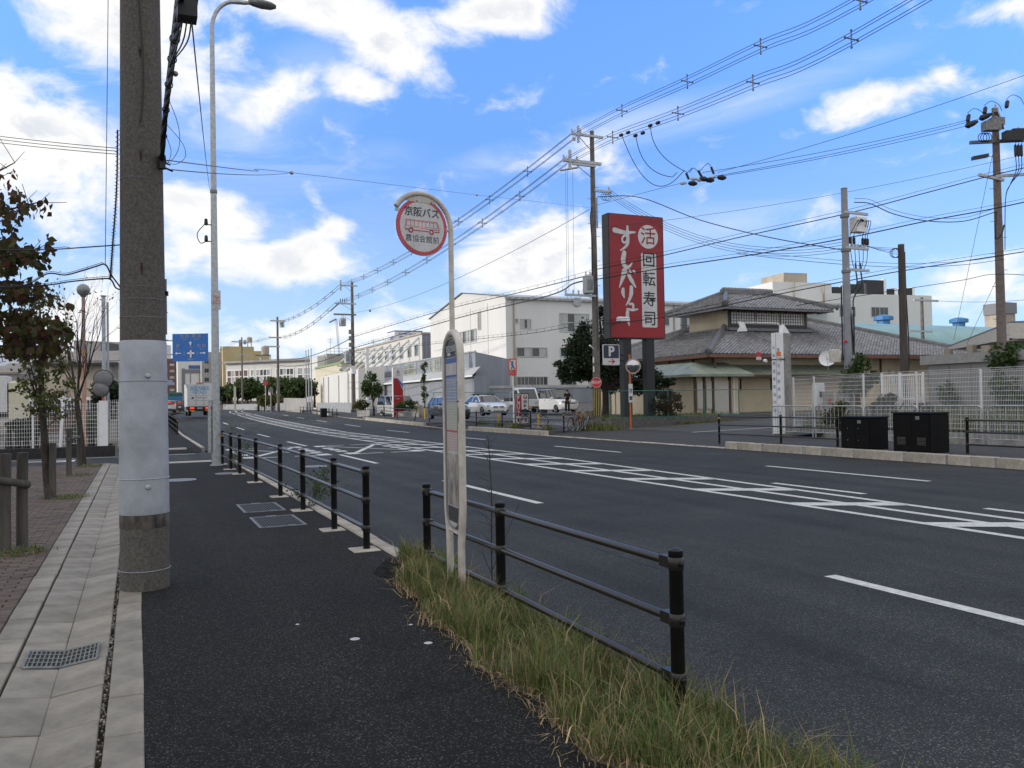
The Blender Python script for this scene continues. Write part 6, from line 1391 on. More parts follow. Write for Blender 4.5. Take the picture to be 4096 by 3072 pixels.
for s in (.3, .7): MB().box(*(lambda p: (p.x-.2, p.x+.2, p.y+1, p.y+1.4))(A.lerp(B, s)), 0, 4.55).build('column', BEIGE, t)
MB().box(B.x+1, B.x+1.6, B.y+2, B.y+2.6, 0, 4.4).build('column', BEIGE, t)
a = pd(4030, 1600, 150); t = thing('rooftop_tank_house', 'small beige rooftop structure far behind the right pole', 'building', (a.x, a.y, 0)); MB().box(a.x, a.x+2.8, a.y, a.y+4, 0, 17.5).build('wall', BEIGE, t); MB().box(a.x-.3, a.x+2.9, a.y-.3, a.y+4, 15.8, 17.8).build('tank', GREYB, t); MB().box(a.x-8, a.x+20, a.y-1, a.y+6, 0, 12.9).build('lower_block', WWALL2, t)
# ---------------------------------------------------------------- left background down the road
a, b2 = pd(905, 1600, 235), pd(1270, 1600, 222); A = Vector((a.x, a.y, 0)); B = Vector((b2.x, b2.y, 0)); d = (B-A).normalized(); n = Vector((-d.y, d.x, 0)); L0 = (B-A).length
t = thing('apartment_house', 'long low two storey apartment house with rows of windows above the hedges', 'apartment house', A); zt = 13.4
MB().prism([A, B, B+UZ*zt, A+UZ*zt], n*9).build('wall', WWALL2, t); MB().prism([A-n*1-d*.5+UZ*(zt+.01), B-n*1+UZ*(zt+.01), B-n*1+UZ*(zt+.6), A-n*1-d*.5+UZ*(zt+.6)], n*10).build('roof', GREYW, t)
MB().prism([A-n*1.2+UZ*6.6, B-n*1.2+UZ*6.6, B-n*1.2+UZ*7.2, A-n*1.2+UZ*7.2], n*1.19).build('balcony_slab', GREYW, t)
for s, w, g in ((.02, .13, BRWALL), (.16, .09, BRWALL), (.29, .03, GLASS), (.35, .15, GLASS), (.57, .18, GLASS), (.80, .05, GLASS), (.87, .06, GLASSL)): window(t, A+d*L0*s-n*.004+UZ*7.9, d, UZ, L0*w, 3.4, -n, max(1, int(w*30)), 2, [g, GLASSL, g], WHITE, .2, .25)
for s, w in ((.18, .06), (.36, .05), (.5, .04)): window(t, A+d*L0*s-n*.004+UZ*3.4, d, UZ, L0*w, 2.4, -n, 2, 1, [GLASS], WHITE, .2, .2)
a = pd(893, 1600, 262); t = thing('apartment_block', 'plain yellow block with water tanks on its roof', 'apartment block', (a.x, a.y, 0))
MB().box(a.x, a.x+9.5, a.y, a.y+9, 0, 20.3).build('wall', YWALL, t); MB().box(a.x+9.501, a.x+14.2, a.y, a.y+9, 0, 18.9).build('wall', YWALL, t)
window(t, (a.x+10.3, a.y-.004, 14.8), UX, UZ, 1.2, .9, -UY, 2)
for dx, z, r_ in ((8.4, 20.3, .85),): MB().lathe((a.x+dx, a.y+2, z+1.5), [(r_, 0), (r_, 1.5), (.2, 1.8)], 12).build('water_tank', BEIGE, t); [MB().tube([(a.x+dx+u_*.6, a.y+2+v_*.6, z), (a.x+dx+u_*.5, a.y+2+v_*.8, z+1.6)], .08, 4).build('tank_leg', STEELD, t) for u_ in (-1, 1) for v_ in (-1, 1)]
MB().box(a.x+5.2, a.x+6.1, a.y+2, a.y+3, 20.31, 22.6).build('chimney', GREYB, t)
a = pd(1085, 1600, 235); t = thing('water_tank_tower', 'cream water tank on a steel frame behind the apartment house', 'water tank', (a.x, a.y, 0))
for u_ in (-1.4, 1.4):
    for v_ in (0, 2.4): MB().tube([(a.x+u_, a.y+10+v_, 0), (a.x+u_, a.y+10+v_, 16.3)], .12, 4).build('leg', STEEL, t)
for z in (12.5, 14.5): MB().box(a.x-1.5, a.x+1.5, a.y+9.8, a.y+10, z, z+.2).build('brace', STEEL, t)
MB().lathe((a.x, a.y+11, 16.4), [(1.15, 0), (1.15, 2.3), (.3, 2.7)], 14).build('tank', BEIGE, t); MB().box(a.x-3, a.x+1.5, a.y+10, a.y+12.5, 16.1, 16.35).build('platform', STEELD, t)
a = pd(830, 1600, 330); t = thing('apartment_block', 'pale grey block partly hidden behind the street light', 'apartment block', (a.x, a.y, 0)); MB().box(a.x-2, a.x+8, a.y, a.y+9, 0, 23).build('wall', GREYW, t)
for j in range(5):
    for k in range(3): window(t, (a.x-1+3*k, a.y-.004, 4+3.6*j), UX, UZ, 1.6, 1.6, -UY, 2)
a = pd(655, 1600, 420); t = thing('apartment_block', 'distant brown apartment block left of the road', 'apartment block', (a.x, a.y, 0)); MB().box(a.x, a.x+8.5, a.y, a.y+12, 0, 26).build('wall', BRWALL, t); MB().box(a.x-.001, a.x-1.2, a.y, a.y+10, 0, 26.5).build('balcony_stack', WWALL2, t)
for j in range(7): window(t, (a.x+3.0, a.y-.004, 3+3.2*j), UX, UZ, 2.0, 1.1, -UY, 1, 1, [GLASSL])
a = pd(712, 1600, 360); t = thing('shop_building', 'big white roadside store with dark entrance frame and shop signs', 'building', (a.x, a.y, 0)); MB().box(a.x, a.x+14.5, a.y, a.y+12, 0, 23.3).build('wall', WWALL, t)
MB().box(a.x+1.6, a.x+2.9, a.y-.3, a.y-.001, 2, 18).build('dark_frame', GREYB, t); MB().box(a.x+2.91, a.x+9.5, a.y-.3, a.y-.001, 16, 17.6).build('dark_frame', GREYB, t); MB().box(a.x+4.5, a.x+9.4, a.y-.2, a.y-.001, 17.9, 19.4).build('blue_band', BLUE, t)
for s in (5, 8.8): MB().box(a.x+s, a.x+s+.25, a.y-.25, a.y-.001, 2, 15.9).build('mullion', GREYB, t)
t = thing('sign_tower', 'tall white board of four shop signs far down the road', 'sign', (a.x+11, a.y-3, 0)); MB().box(a.x+10, a.x+13.6, a.y-3, a.y-2.4, 0, 22.6).build('board', WHITE, t)
for j, (z, m, s, c_) in enumerate(((19.6, ORANGE, '', SIGNW), (16.6, SIGNW, 'Kirin', BLUE), (12.6, REDB, '山', SIGNW), (10.0, SIGNW, 'ケーズ', BLUE))):
    o = MB().box(a.x+10.4, a.x+13.3, a.y-3.1, a.y-3.001, z, z+2.3).build('sign_panel', m, t)
    if s: text(s, c_, o, (a.x+11.85, a.y-3.13, z+1.15), 1.6 if len(s) == 1 else 1.0, off=.03)
a = pd(676, 1600, 300); t = thing('road_sign', 'small pale blue direction sign far down the road', 'sign', (a.x, a.y, 0)); MB().tube([(a.x-1.6, a.y, 0), (a.x-1.6, a.y, 11)], .15, 6).build('post', STEEL, t); o = MB().box(a.x-1.5, a.x+1.3, a.y-.2, a.y-.1, 9.3, 11.2).build('panel', BLUEL, t); text('← →', SIGNW, o, (a.x-.1, a.y-.23, 10.2), .8)
def pole_sign(name, label, px, py, d, h, m, r_=.3, group=None):
    p = pd(px, 1640, d); z = 1.6+(1615-py)*d/3320; t = thing(name, label, 'sign', (p.x, p.y, 0), group); MB().tube([(p.x, p.y, -.3), (p.x, p.y, z+.4)], .05, 6).build('post', STEEL if m is not RED else RUSTP, t); MB().lathe((p.x, p.y-.08, z), [(r_, 0), (r_, .02)], 18, (0, -1, 0)).build('plate', m, t)
pole_sign('road_sign', 'round faded red sign on a thin post before the far hedges', 1063, 1528, 125, 5, PINKR, .36); pole_sign('road_sign', 'round grey sign back beside the red one', 1084, 1556, 120, 4, GREYB, .32)
p = pd(940, 1600, 150); t = thing('marker_post', 'white marker post on the far kerb', 'post', (p.x, p.y, 0)); MB().box(p.x-.18, p.x+.18, p.y-.1, p.y+.1, -.3, 6).build('shaft', CREAM, t); MB().box(p.x-.17, p.x+.17, p.y-.12, p.y-.101, 5, 5.8).build('band', TIMB, t)
for i, (px, top_) in enumerate(((1226, 1403), (1236, 1400), (1247, 1396))):
    p = pd(px, 1600, 112+i*2); zt = 1.6+(1614-top_)*(112+i*2)/3320; t = thing('flagpole', ('left', 'middle', 'right')[i]+' one of the three white flagpoles by the far wall', 'flagpole', (p.x, p.y, 0), 'row of three flagpoles'); MB().tube([(p.x, p.y, -.2), (p.x, p.y, zt)], [.09, .06], 8).build('mast', STEEL, t); MB().ball((p.x, p.y, zt+.05), .09, 8, 5).build('finial', STEEL, t)
def hedge(name, label, px0, px1, y0, y1, d, m, n, size, seed, cat='hedge', depth=4, k=40):
    a, b2 = pd(px0, y1, d), pd(px1, y0, d); c = (a+b2)/2; rad = (abs(b2-a).length if False else max(abs((b2-a).dot(RT))/2, 1), depth, abs(b2.z-a.z)/2)
    t = thing(name, label, cat, (c.x, c.y, c.z-rad[2])); pts = clumps(np.random.default_rng(seed), n, (0, 0, 0), (rad[0], rad[1], rad[2]), k, .32, .3)
    P = np.stack([c.x+pts[:, 0]*RT.x+pts[:, 1]*FW.x, c.y+pts[:, 0]*RT.y+pts[:, 1]*FW.y, c.z+pts[:, 2]], 1)
    b = MB(); 
    for j in range(5): f = -.8+.4*j; b.tube([c+RT*rad[0]*f-UZ*(rad[2]+1.5), c+RT*rad[0]*f+UZ*rad[2]*.4], [.25, .08], 6)
    b.build('trunk', BARK, t, True); stuff(leafcloud('crown' if cat == 'tree' else 'foliage', P, size, m, t, seed, .3, .5))
hedge('broadleaf_tree', 'rounded dark trees by the flagpoles', 1095, 1275, 1500, 1600, 150, LEAFM, 6000, .42, 41, 'tree'); hedge('broadleaf_tree', 'light green tree at the left of the dark group by the flagpoles', 1060, 1140, 1505, 1560, 152, LEAFO, 1800, .42, 42, 'tree')
hedge('hedge', 'dark green hedge below the long apartment house', 890, 1090, 1512, 1600, 200, LEAFM, 6000, .55, 43); hedge('hedge', 'clipped olive hedge behind the grey guard fence', 1021, 1150, 1580, 1625, 138, LEAFO, 3600, .36, 44, depth=2)
hedge('hedge', 'tall dark hedge left of the yellow block, by the street light', 870, 930, 1530, 1610, 225, LEAFD, 2500, .55, 45)
q = MB(); a, b2 = pd(880, 1600, 205), pd(1290, 1600, 175); struct(MB().prism([(a.x-20, a.y+4, -1), (b2.x+30, b2.y+4, -1), (b2.x+30, b2.y+60, 4.5), (a.x-20, a.y+60, 4.5)], (0, 0, -.2)).build('slope', SOIL))
def guard(label, pts, h, m, group='grey sheet guard fences'):
    t = thing('guard_fence', label, 'fence', pts[0], group)
    for a, b2 in zip(pts, pts[1:]):
        a, b2 = Vector(a), Vector(b2); d = b2-a; L0 = d.length; d.normalize(); n = max(2, int(L0/1.6))
        for k in range(n):
            p, q_ = a+d*(L0*k/n+.05), a+d*(L0*(k+1)/n-.05); MB().prism([p+UZ*.1, q_+UZ*.1, q_+UZ*h, p+UZ*h], d.cross(UZ)*.05).build('panel', m, t)
            MB().tube([a+d*L0*k/n, a+d*L0*k/n+UZ*(h+.06)], .05, 6).build('post', STEEL, t)
def g2(px, d, z=.55): p = pd(px, 1640, d); return (p.x, p.y, z)
SHEET = mat('fence_sheet', (.36, .37, .38), .5, .2, var=.1, scale=2)
guard('grey sheet fence along the far pavement before the hedges', [g2(1184, 122), g2(1040, 150), g2(893, 200)], 1.25, SHEET); guard('grey sheet fence before the white warehouse', [g2(1268, 112, .3), g2(1345, 100, .25), g2(1405, 92, .2)], 1.45, SHEET)
a, b2 = g2(1142, 128), g2(1226, 116); t = thing('garden_wall', 'grey brown garden wall left of the flagpoles', 'wall', a); MB().prism([a, b2, (b2[0], b2[1], 2.4), (a[0], a[1], 2.6)], (1, 8, 0)).build('panel', GREYW, t)
for lab, pts in (('far black railing before the flagpoles', [(p, 100-i*1.3) for i, p in enumerate((1201, 1214, 1228, 1241, 1268))]), ('far black railing beside the black bin', [(p, 86-i*1.2) for i, p in enumerate((1290, 1303, 1316, 1330, 1348))]), ('longest far railing, running toward the bend', [(p, 120+i*6.5) for i, p in enumerate((1116, 1100, 1082, 1064, 1046, 1028, 1008, 990, 972, 952, 934, 918, 900))])):
    P = [pd(px, 1655, d) for px, d in pts]; railing('railing', lab, [(p.x, p.y) for p in P], z=-.25, h=.98, plates=False, nseg=6)
p = pd(1294, 1645, 84); t = thing('street_cabinet', 'small black cabinet behind the far railing', 'street cabinet', (p.x, p.y, .2), 'black roadside cabinets'); MB().bbox(p.x-.3, p.x+.3, p.y-.3, p.y+.3, .2, 1.15, .02).build('body', BLK, t); MB().box(p.x-.27, p.x-.02, p.y-.32, p.y-.301, .3, 1.05).build('door', BLK, t); MB().box(p.x+.02, p.x+.27, p.y-.32, p.y-.301, .3, 1.05).build('door', BLK, t)
# ---------------------------------------------------------------- plants, pylon and bits before the annex
tb = pd(1492, 1640, 78); bigtree('street_tree', 'round green tree left of the red pylon sign', (tb.x, tb.y, .25), 1.4, [(f_(1490, 1545, 78), (1.15, 1.1, 1.5), 3600, 26)], LEAFM, .17, .09, 51)
tb = pd(1697, 1640, 71); bigtree('sapling', 'thin young tree with sparse leaves right of the red pylon sign', (tb.x, tb.y, .3), 3.4, [(f_(1697, 1468, 71), (.3, .3, .5), 130, 6), (f_(1692, 1530, 71), (.28, .28, .8), 200, 8), (f_(1698, 1590, 71), (.4, .3, .5), 160, 6)], LEAFO, .17, .05, 52, n_limbs=2)
pc = pd(1592, 1640, 75); t = thing('pylon_sign', 'white and red pylon sign with a blue stripe before the annex', 'sign', (pc.x, pc.y, .2)); w, zt, zm = .46, 4.75, 3.98; yf = pc.y-.15
MB().box(pc.x-w, pc.x+w, yf, pc.y+.25, -.1, zt).build('cabinet', SIGNW, t)
zq = lambda y: lerp(4.75, .2, (y-600)/745)
MB().prism([(pc.x-w+.01, yf-.004, 0), (pc.x+w-.01, yf-.004, 0), (pc.x+w-.01, yf-.004, zq(935)), (pc.x-.05, yf-.004, zq(757)), (pc.x-w+.01, yf-.004, zq(757))], (0, .003, 0)).build('red_field', RED, t)
MB().prism([(pc.x+w-.01, yf-.005, zq(850)), (pc.x+w-.01, yf-.005, zq(905)), (pc.x-.10, yf-.005, zq(765)), (pc.x+.02, yf-.005, zq(765))][::-1], (0, .003, 0)).build('blue_stripe', SIGNB, t)
q = MB(); q.prism([(pc.x-.13, yf-.006, zq(690)), (pc.x-.05, yf-.006, zq(690)), (pc.x+.05, yf-.006, zq(635)), (pc.x-.03, yf-.006, zq(635))], (0, .003, 0)); q.build('logo_bar', BLUE, t); q = MB(); q.prism([(pc.x+.0, yf-.006, zq(675)), (pc.x+.16, yf-.006, zq(675)), (pc.x+.07, yf-.006, zq(650))], (0, .003, 0)); q.build('logo_triangle', RED, t); MB().box(pc.x, pc.x+.17, yf-.006, yf-.003, zq(688), zq(681)).build('logo_line', YEL, t)
text('amaya', SIGNK, t, (pc.x, yf-.006, zq(708)), .16); text('株式会社アマヤ', SIGNW, t, (pc.x-.02, yf-.008, zq(1022)), .105, off=.002); text('大阪営業所', SIGNW, t, (pc.x-.05, yf-.008, zq(1063)), .085)
for (p0, p1, d, h_, lab, lm_) in ((1428, 1478, 80, .55, 'concrete planter with a low hedge by the far pole', LEAFO), (1588, 1675, 74, .42, 'concrete planter with a hedge right of the red pylon', LEAFM)):
    a, b2 = pd(p0, 1650, d), pd(p1, 1650, d-1.5); t = thing('planter', lab, 'planter', (a.x, a.y, 0), 'roadside planters'); MB().prism([(a.x, a.y, -.1), (b2.x, b2.y, -.1), (b2.x+.3, b2.y+1.2, -.1), (a.x+.3, a.y+1.2, -.1)], (0, 0, h_+.45)).build('trough', CONC2, t); c = (a+b2)/2
    stuff(leafcloud('foliage', clumps(np.random.default_rng(int(p0)), 1500, (c.x, c.y+.5, h_+.85), ((b2-a).length/2, .6, .55), 18, .3), .14, lm_, t, 5, .3, .45))
a = pd(1472, 1640, 82); t = thing('power_mast', 'square white mast behind the round green tree', 'mast', (a.x, a.y, .2)); MB().box(a.x-.14, a.x+.14, a.y-.1, a.y+.1, -.2, 7.0).build('shaft', WHITE, t); MB().box(a.x-.5, a.x+.3, a.y-.05, a.y+.05, 6.3, 6.55).build('crossarm', WHITE, t)
a, b2 = pd(1612, 1640, 77), pd(1690, 1640, 74); t = thing('wooden_fence', 'pale slatted wooden fence behind the planter', 'fence', (a.x, a.y, .2)); 
for k in range(16): p = a.lerp(b2, k/15); hh = 2.1 if k < 3 else 1.35; MB().box(p.x-.05, p.x+.05, p.y-.02, p.y+.02, .2, hh).build('slat', BEIGE, t)
chainlink('tall green wire fence at the end of the hedge beside the dark car', [(pd(1703, 1640, 69).x, pd(1703, 1640, 69).y), (pd(1735, 1640, 68).x, pd(1735, 1640, 68).y), (pd(2060, 1640, 76).x, pd(2060, 1640, 76).y)], .25, 2.1)
for (px, d, h_, lab) in ((2155, 46.5, .78, 'short yellow post beside the leaning bicycle'), (1993, 54, .75, 'short yellow post before the white car'), (1700, 67, .82, 'short yellow post by the green fence corner'), (2320, 45.5, .6, 'short yellow post among the parked bicycles')):
    p = pd(px, 1690, d); z = lz(p.x, p.y); t = thing('bollard', lab, 'bollard', (p.x, p.y, z), 'yellow posts along the car park'); MB().tube([(p.x, p.y, z-.1), (p.x, p.y, z+h_)], .065, 10).build('post', YEL, t); MB().lathe((p.x, p.y, z+h_), [(.068, 0), (.06, .03), (.0, .04)], 10).build('cap', YEL, t)
# left of the road: gantry sign
g0 = pd(761, 1390, 70); t = thing('direction_sign', 'blue overhead direction sign with white arrows, on a left hand arm', 'road sign', (pd(600, 1600, 70).x, pd(600, 1600, 70).y, 0)); hw, hh = 1.5, 1.17; X_, Y_ = RT, UZ; n_ = -FW.copy(); n_.z = 0; n_.normalize(); X_ = Vector((-n_.y, n_.x, 0))
MB().prism([g0-X_*hw-Y_*hh, g0+X_*hw-Y_*hh, g0+X_*hw+Y_*hh, g0-X_*hw+Y_*hh], -n_*.06).build('panel', SIGNB, t); px_ = Vector(t.location)
for z in (g0.z+.62, g0.z-.55): MB().tube([px_+UZ*z, g0-n_*.12-X_*hw*.9+UZ*(z-g0.z)], .06, 6).build('arm', STEEL, t)
MB().tube([px_-UZ*.2, px_+UZ*(g0.z+1)], [.17, .12], 10).build('post', STEEL, t)
def gp(u_, v_): return g0+X_*(u_-.5)*2*hw+Y_*(.5-v_)*2*hh+n_*.012
for s, u_, v_, sz in (('大 阪', .345, .10, .40), ('関 目', .68, .10, .40), ('Osaka', .34, .21, .21), ('Sekime', .68, .21, .21), ('堺', .155, .445, .36), ('Sakai', .155, .565, .19), ('163', .515, .495, .26), ('吹 田', .82, .45, .36), ('Suita', .82, .565, .19), ('2', .33, .71, .36), ('2', .695, .71, .36), ('400m', .52, .925, .27)): text(s, GREYW, t, gp(u_, v_), sz*.9, X_, UZ, .004)
q = MB()
def qb(u0, u1, v0, v1): q.prism([gp(u0, v1), gp(u1, v1), gp(u1, v0), gp(u0, v0)], n_*.01)
qb(.415, .615, .675, .735); qb(.492, .535, .60, .86)
q.build('crossroads_symbol', SIGNW, t)
for pts in ([(.07, .705), (.13, .66), (.13, .69), (.24, .69), (.24, .72), (.13, .72), (.13, .75)], [(.94, .705), (.88, .66), (.88, .69), (.77, .69), (.77, .72), (.88, .72), (.88, .75)], [(.505, .27), (.46, .35), (.49, .35), (.49, .42), (.53, .42), (.53, .35), (.555, .35)]): MB().prism([gp(*p) for p in pts], n_*.01).build('arrow', SIGNW, t)
# ---------------------------------------------------------------- left: mesh fence, parked lorry, buildings, lamp, mirrors
yw = 33.4; t = thing('mesh_fence', 'white welded mesh fence on a dark wall across the side street', 'fence', (-1.2, yw, .1)); MB().box(-14, -.75, yw-.06, yw+.18, -.2, .22).build('base_wall', mat('dark_base_wall', (.03, .03, .03), .9, var=.2), t)
xs = [-9.4, -7.4, -5.4, -3.35, -1.3]
for x in xs: MB().tube([(x, yw+.06, .2), (x, yw+.06, 1.78)], .035, 8).build('post', WHITE, t)
MB().box(-1.27, -.98, yw-.02, yw+.04, .22, 1.85).build('end_panel', WHITE, t)
for x0, x1 in zip(xs, xs[1:]):
    q = MB()
    for k in range(int((x1-x0)/.075)+1): x = x0+.075*k; q.box(x-.004, x+.004, yw+.0, yw+.008, .3, 1.76)
    for z in np.arange(.34, 1.78, .14): q.box(x0, x1, yw-.008, yw-.001, z-.005, z+.005)
    stuff(q.build('mesh_panel', MESHW, t))
t = thing('mesh_fence', 'short white mesh gate leaf beside the big pole', 'fence', (-.9, yw+2, .1)); q = MB()
for k in range(9): x = -.95+.07*k; q.box(x-.005, x+.005, yw+2, yw+2.008, .3, 1.9)
for z in np.arange(.4, 1.9, .14): q.box(-.95, -.4, yw+1.99, yw+1.998, z-.006, z+.006)
stuff(q.build('mesh_panel', MESHW, t)); MB().tube([(-.4, yw+2, 0), (-.4, yw+2, 1.95)], .04, 8).build('post', WHITE, t); MB().box(-.33, -.2, yw+1.6, yw+1.66, -.1, 2.45).build('post', WHITE, t)
p = pd(244, 1600, 31.2); t = thing('leaning_post', 'white post leaning in front of the mesh fence', 'post', (p.x, p.y, -.14)); MB().tube([(p.x-.05, p.y, -.2), (p.x+.08, p.y, 2.05)], .055, 8).build('shaft', WHITE, t)
for k, (px0, px1, d, z0, z1, m, lab) in enumerate(((470, 492, 36, -.1, 1.75, BEIGE, 'pale gate pier beside the big pole'), (430, 462, 37, 0, 1.0, GREYW, 'low grey post with a box by the gate'))):
    a, b2 = pd(px0, 1650, d), pd(px1, 1650, d); t = thing('gate_pier', lab, 'gate pier', (a.x, a.y, 0)); MB().box(a.x, b2.x+.05, a.y, a.y+.3, z0, z1).build('shaft', m, t); MB().box(a.x-.04, b2.x+.09, a.y-.04, a.y+.34, z1+.001, z1+.08).build('cap', CONC2, t)
lp = pd(333, 1160, 36); t = thing('globe_lamp', 'globe street lamp on a rusty post', 'street lamp', (lp.x, lp.y, 0)); MB().tube([(lp.x, lp.y, -.1), (lp.x, lp.y, lp.z-2.6)], .085, 10).build('post', RUSTP, t); MB().tube([(lp.x, lp.y, lp.z-2.6), (lp.x, lp.y, lp.z-.2)], [.075, .07], 10).build('upper_post', mat('pinkish_pole', (.34, .25, .22), .6, var=.2, scale=3), t)
MB().ball(lp, .27, 18, 12).build('globe', GLOBE, t, True); MB().lathe(lp-UZ*.30, [(.1, 0), (.13, .05), (.1, .08)], 12).build('collar', STEELD, t)
p = pd(417, 1600, 38); t = thing('white_mast', 'slim pair of pale masts beside the globe lamp', 'mast', (p.x, p.y, 0)); MB().tube([(p.x, p.y, 0), (p.x, p.y, 6.7)], .085, 8).build('tube', mat('pale_mast', (.40, .43, .47), .5, var=.1), t); MB().tube([(p.x+.16, p.y+.2, 0), (p.x+.16, p.y+.2, 6.45)], .05, 8).build('tube', MATS['pale_mast'], t); MB().lathe((p.x, p.y, 6.7), [(.13, 0), (.13, .04)], 8).build('cap', STEELD, t)
p = pd(413, 1600, 37); t = thing('traffic_mirror', 'pair of grey backed traffic mirrors on an orange post', 'traffic mirror', (p.x, p.y, 0)); MB().tube([(p.x, p.y, -.1), (p.x, p.y, 2.9)], .05, 8).build('post', ORANGE, t)
for (px, py, r_) in ((414, 1516, .40), (404, 1556, .34)): c = pd(px, py, 36.8); ax = Vector((.2, .95, .1)).normalized(); MB().lathe(c-ax*.1, [(.06, -.05), (r_*.8, .0), (r_, .08), (r_*.98, .12)], 24, ax).build('mirror_back', GREYB, t, True); MB().ring(c-ax*.02, r_, .02, ax, 24, 5).build('rim', SIGNK, t)
def bld(name, label, px0, px1, d, ztop, m, depth=8, cat='building', z0=0):
    a, b2 = pd(px0, 1620, d), pd(px1, 1620, d); t = thing(name, label, cat, (a.x, a.y, 0)); A, B = Vector((a.x, a.y, 0)), Vector((b2.x, b2.y, 0)); dd = (B-A).normalized(); n = Vector((-dd.y, dd.x, 0))
    MB().prism([A+UZ*z0, B+UZ*z0, B+UZ*ztop, A+UZ*ztop], n*depth).build('wall', m, t); return t, A, B, dd, n
def zpx(px, py, d): return pd(px, py, d).z
t, A, B, d, n = bld('warehouse', 'beige warehouse with a dark window band behind the bare tree', 150, 486, 72, zpx(300, 1452, 72), BEIGE, 4, 'warehouse')
z1 = zpx(300, 1452, 72); MB().prism([A-n*.6+UZ*(z1+.01), B-n*.6+UZ*(z1+.01), B+n*5+UZ*(z1+1.2), A+n*5+UZ*(z1+1.2)], UZ*.15).build('roof', ROOFG, t); MB().prism([A-n*.62+UZ*(z1-.25), B-n*.62+UZ*(z1-.25), B-n*.62+UZ*z1, A-n*.62+UZ*z1], n*.05).build('gutter', SIGNK, t)
z2 = zpx(300, 1425, 78); A2, B2 = A+n*6, B+n*6; MB().prism([A2+UZ*(z1+.9), A2+d*5.2+UZ*(z1+.9), A2+d*5.2+UZ*zpx(370, 1372, 78), A2+UZ*zpx(370, 1360, 78)], n*6).build('upper_wall', GREYW, t)
MB().prism([A2+d*2.6-n*.1+UZ*zpx(290, 1413, 78), A2+d*5.1-n*.1+UZ*zpx(390, 1412, 78), A2+d*5.1-n*.1+UZ*zpx(390, 1385, 78), A2+d*2.6-n*.1+UZ*zpx(290, 1368, 78)], n*.09).build('window_band', GLASS, t); MB().prism([A2+d*5.21+UZ*(z1+.9), A2+d*6.7+UZ*(z1+.9), A2+d*6.7+UZ*zpx(440, 1367, 78), A2+d*5.21+UZ*zpx(440, 1370, 78)], n*6).build('upper_wall', WWALL, t)
for s in (.35, .55, .8): MB().obox(A.lerp(B, s)-n*.03+UZ*1.5, d*.04, n*.02, UZ*(z1/2)).build('batten', ROOFG, t)
MB().prism([B-d*.8-n*.05+UZ*0, B-d*.3-n*.05+UZ*0, B-d*.3-n*.05+UZ*(z1-.3), B-d*.8-n*.05+UZ*(z1-.3)], n*.04).build('dark_pilaster', GREYB, t)
t, A, B, d, n = bld('house', 'pale blue grey house with a low roof at the left edge', -160, 165, 85, zpx(80, 1470, 85), mat('pale_blue_wall', (.42, .45, .50), .8, var=.1, scale=.6), 10, 'house'); z1 = zpx(80, 1470, 85); MB().prism([A-n*.5+UZ*(z1+.01), B-n*.5+UZ*(z1+.01), B+n*5+UZ*(z1+2.4), A+n*5+UZ*(z1+2.4)], UZ*.15).build('roof', mat('blue_grey_roof', (.33, .36, .42), .7, var=.1), t); window(t, B-d*2.2-n*.004+UZ*(z1-2.6), d, UZ, 1.5, 1.2, -n, 2)
t, A, B, d, n = bld('shed', 'small brown roofed shed behind the white lorry', -40, 72, 75, zpx(40, 1495, 75), GREYW, 6, 'shed'); z1 = zpx(40, 1495, 75); MB().prism([A-n*.3+UZ*(z1+.01), B+d*.4-n*.3+UZ*(z1+.01), B-d*.2+n*3+UZ*(z1+1.0), A+n*3+UZ*(z1+1.0)], UZ*.12).build('roof', ROOFG, t)
t, A, B, d, n = bld('company_wall', 'white signboard wall with faint blue lettering behind the mesh fence', 118, 398, 52, zpx(260, 1590, 52), WHITE, .2, 'wall', zpx(260, 1640, 52)); ww_ = t
text('運輸株式会社', BLUEL, t, A.lerp(B, .30)-n*.01+UZ*zpx(260, 1612, 52), .38, d, UZ); text('大阪支店', BLUEL, t, A.lerp(B, .72)-n*.01+UZ*zpx(260, 1612, 52), .34, d, UZ)
MB().prism([A+UZ*.0, B+UZ*.0, B+UZ*zpx(260, 1641, 52), A+UZ*zpx(260, 1641, 52)], n*.15).build('lattice_base', mat('lattice_brown', (.13, .075, .055), .85, var=.3, scale=8), t)
for k in range(22): MB().obox(A.lerp(B, (k+.5)/22)-n*.03+UZ*(zpx(260, 1668, 52)+.6), d*.05, n*.02, UZ*.42).build('lattice_bar', SIGNK, t)
hedge('hedge', 'low dark hedge behind the mesh fence by the lorry', 60, 150, 1660, 1765, 38, LEAFD, 2200, .12, 46, depth=.8, k=24); hedge('hedge', 'low bright hedge behind the mesh fence, right of the bare tree', 330, 400, 1655, 1755, 38, LEAFM, 2200, .12, 47, depth=.8, k=24)
hedge('broadleaf_tree', 'dark clipped tree behind the traffic mirrors', 385, 490, 1515, 1640, 45, LEAFD, 3000, .14, 48, 'tree', 1.2, 24)
# unseen cluster of balls added to block the sun and shade the near street
q = MB(); ch_ = Vector((.24, .97, 0)).normalized(); cv_ = SD.cross(ch_).normalized(); cv_ = cv_ if cv_.z > 0 else -cv_; R = random.Random(3)
for k in range(34):
    s_k = R.uniform(-330, 0); r_k = R.uniform(45, 75); s_k = min(s_k, 66-r_k) if k > 5 else 66-60; r_k = r_k if k > 5 else 60
    q.ball(SD*2000+ch_*s_k+cv_*(R.uniform(-45, 95) if k > 5 else -60+36*k), r_k, 16, 10)
struct(q.build('sun_blocker', mat('blocker_white', (.85, .85, .85), 1, var=0), None, True))
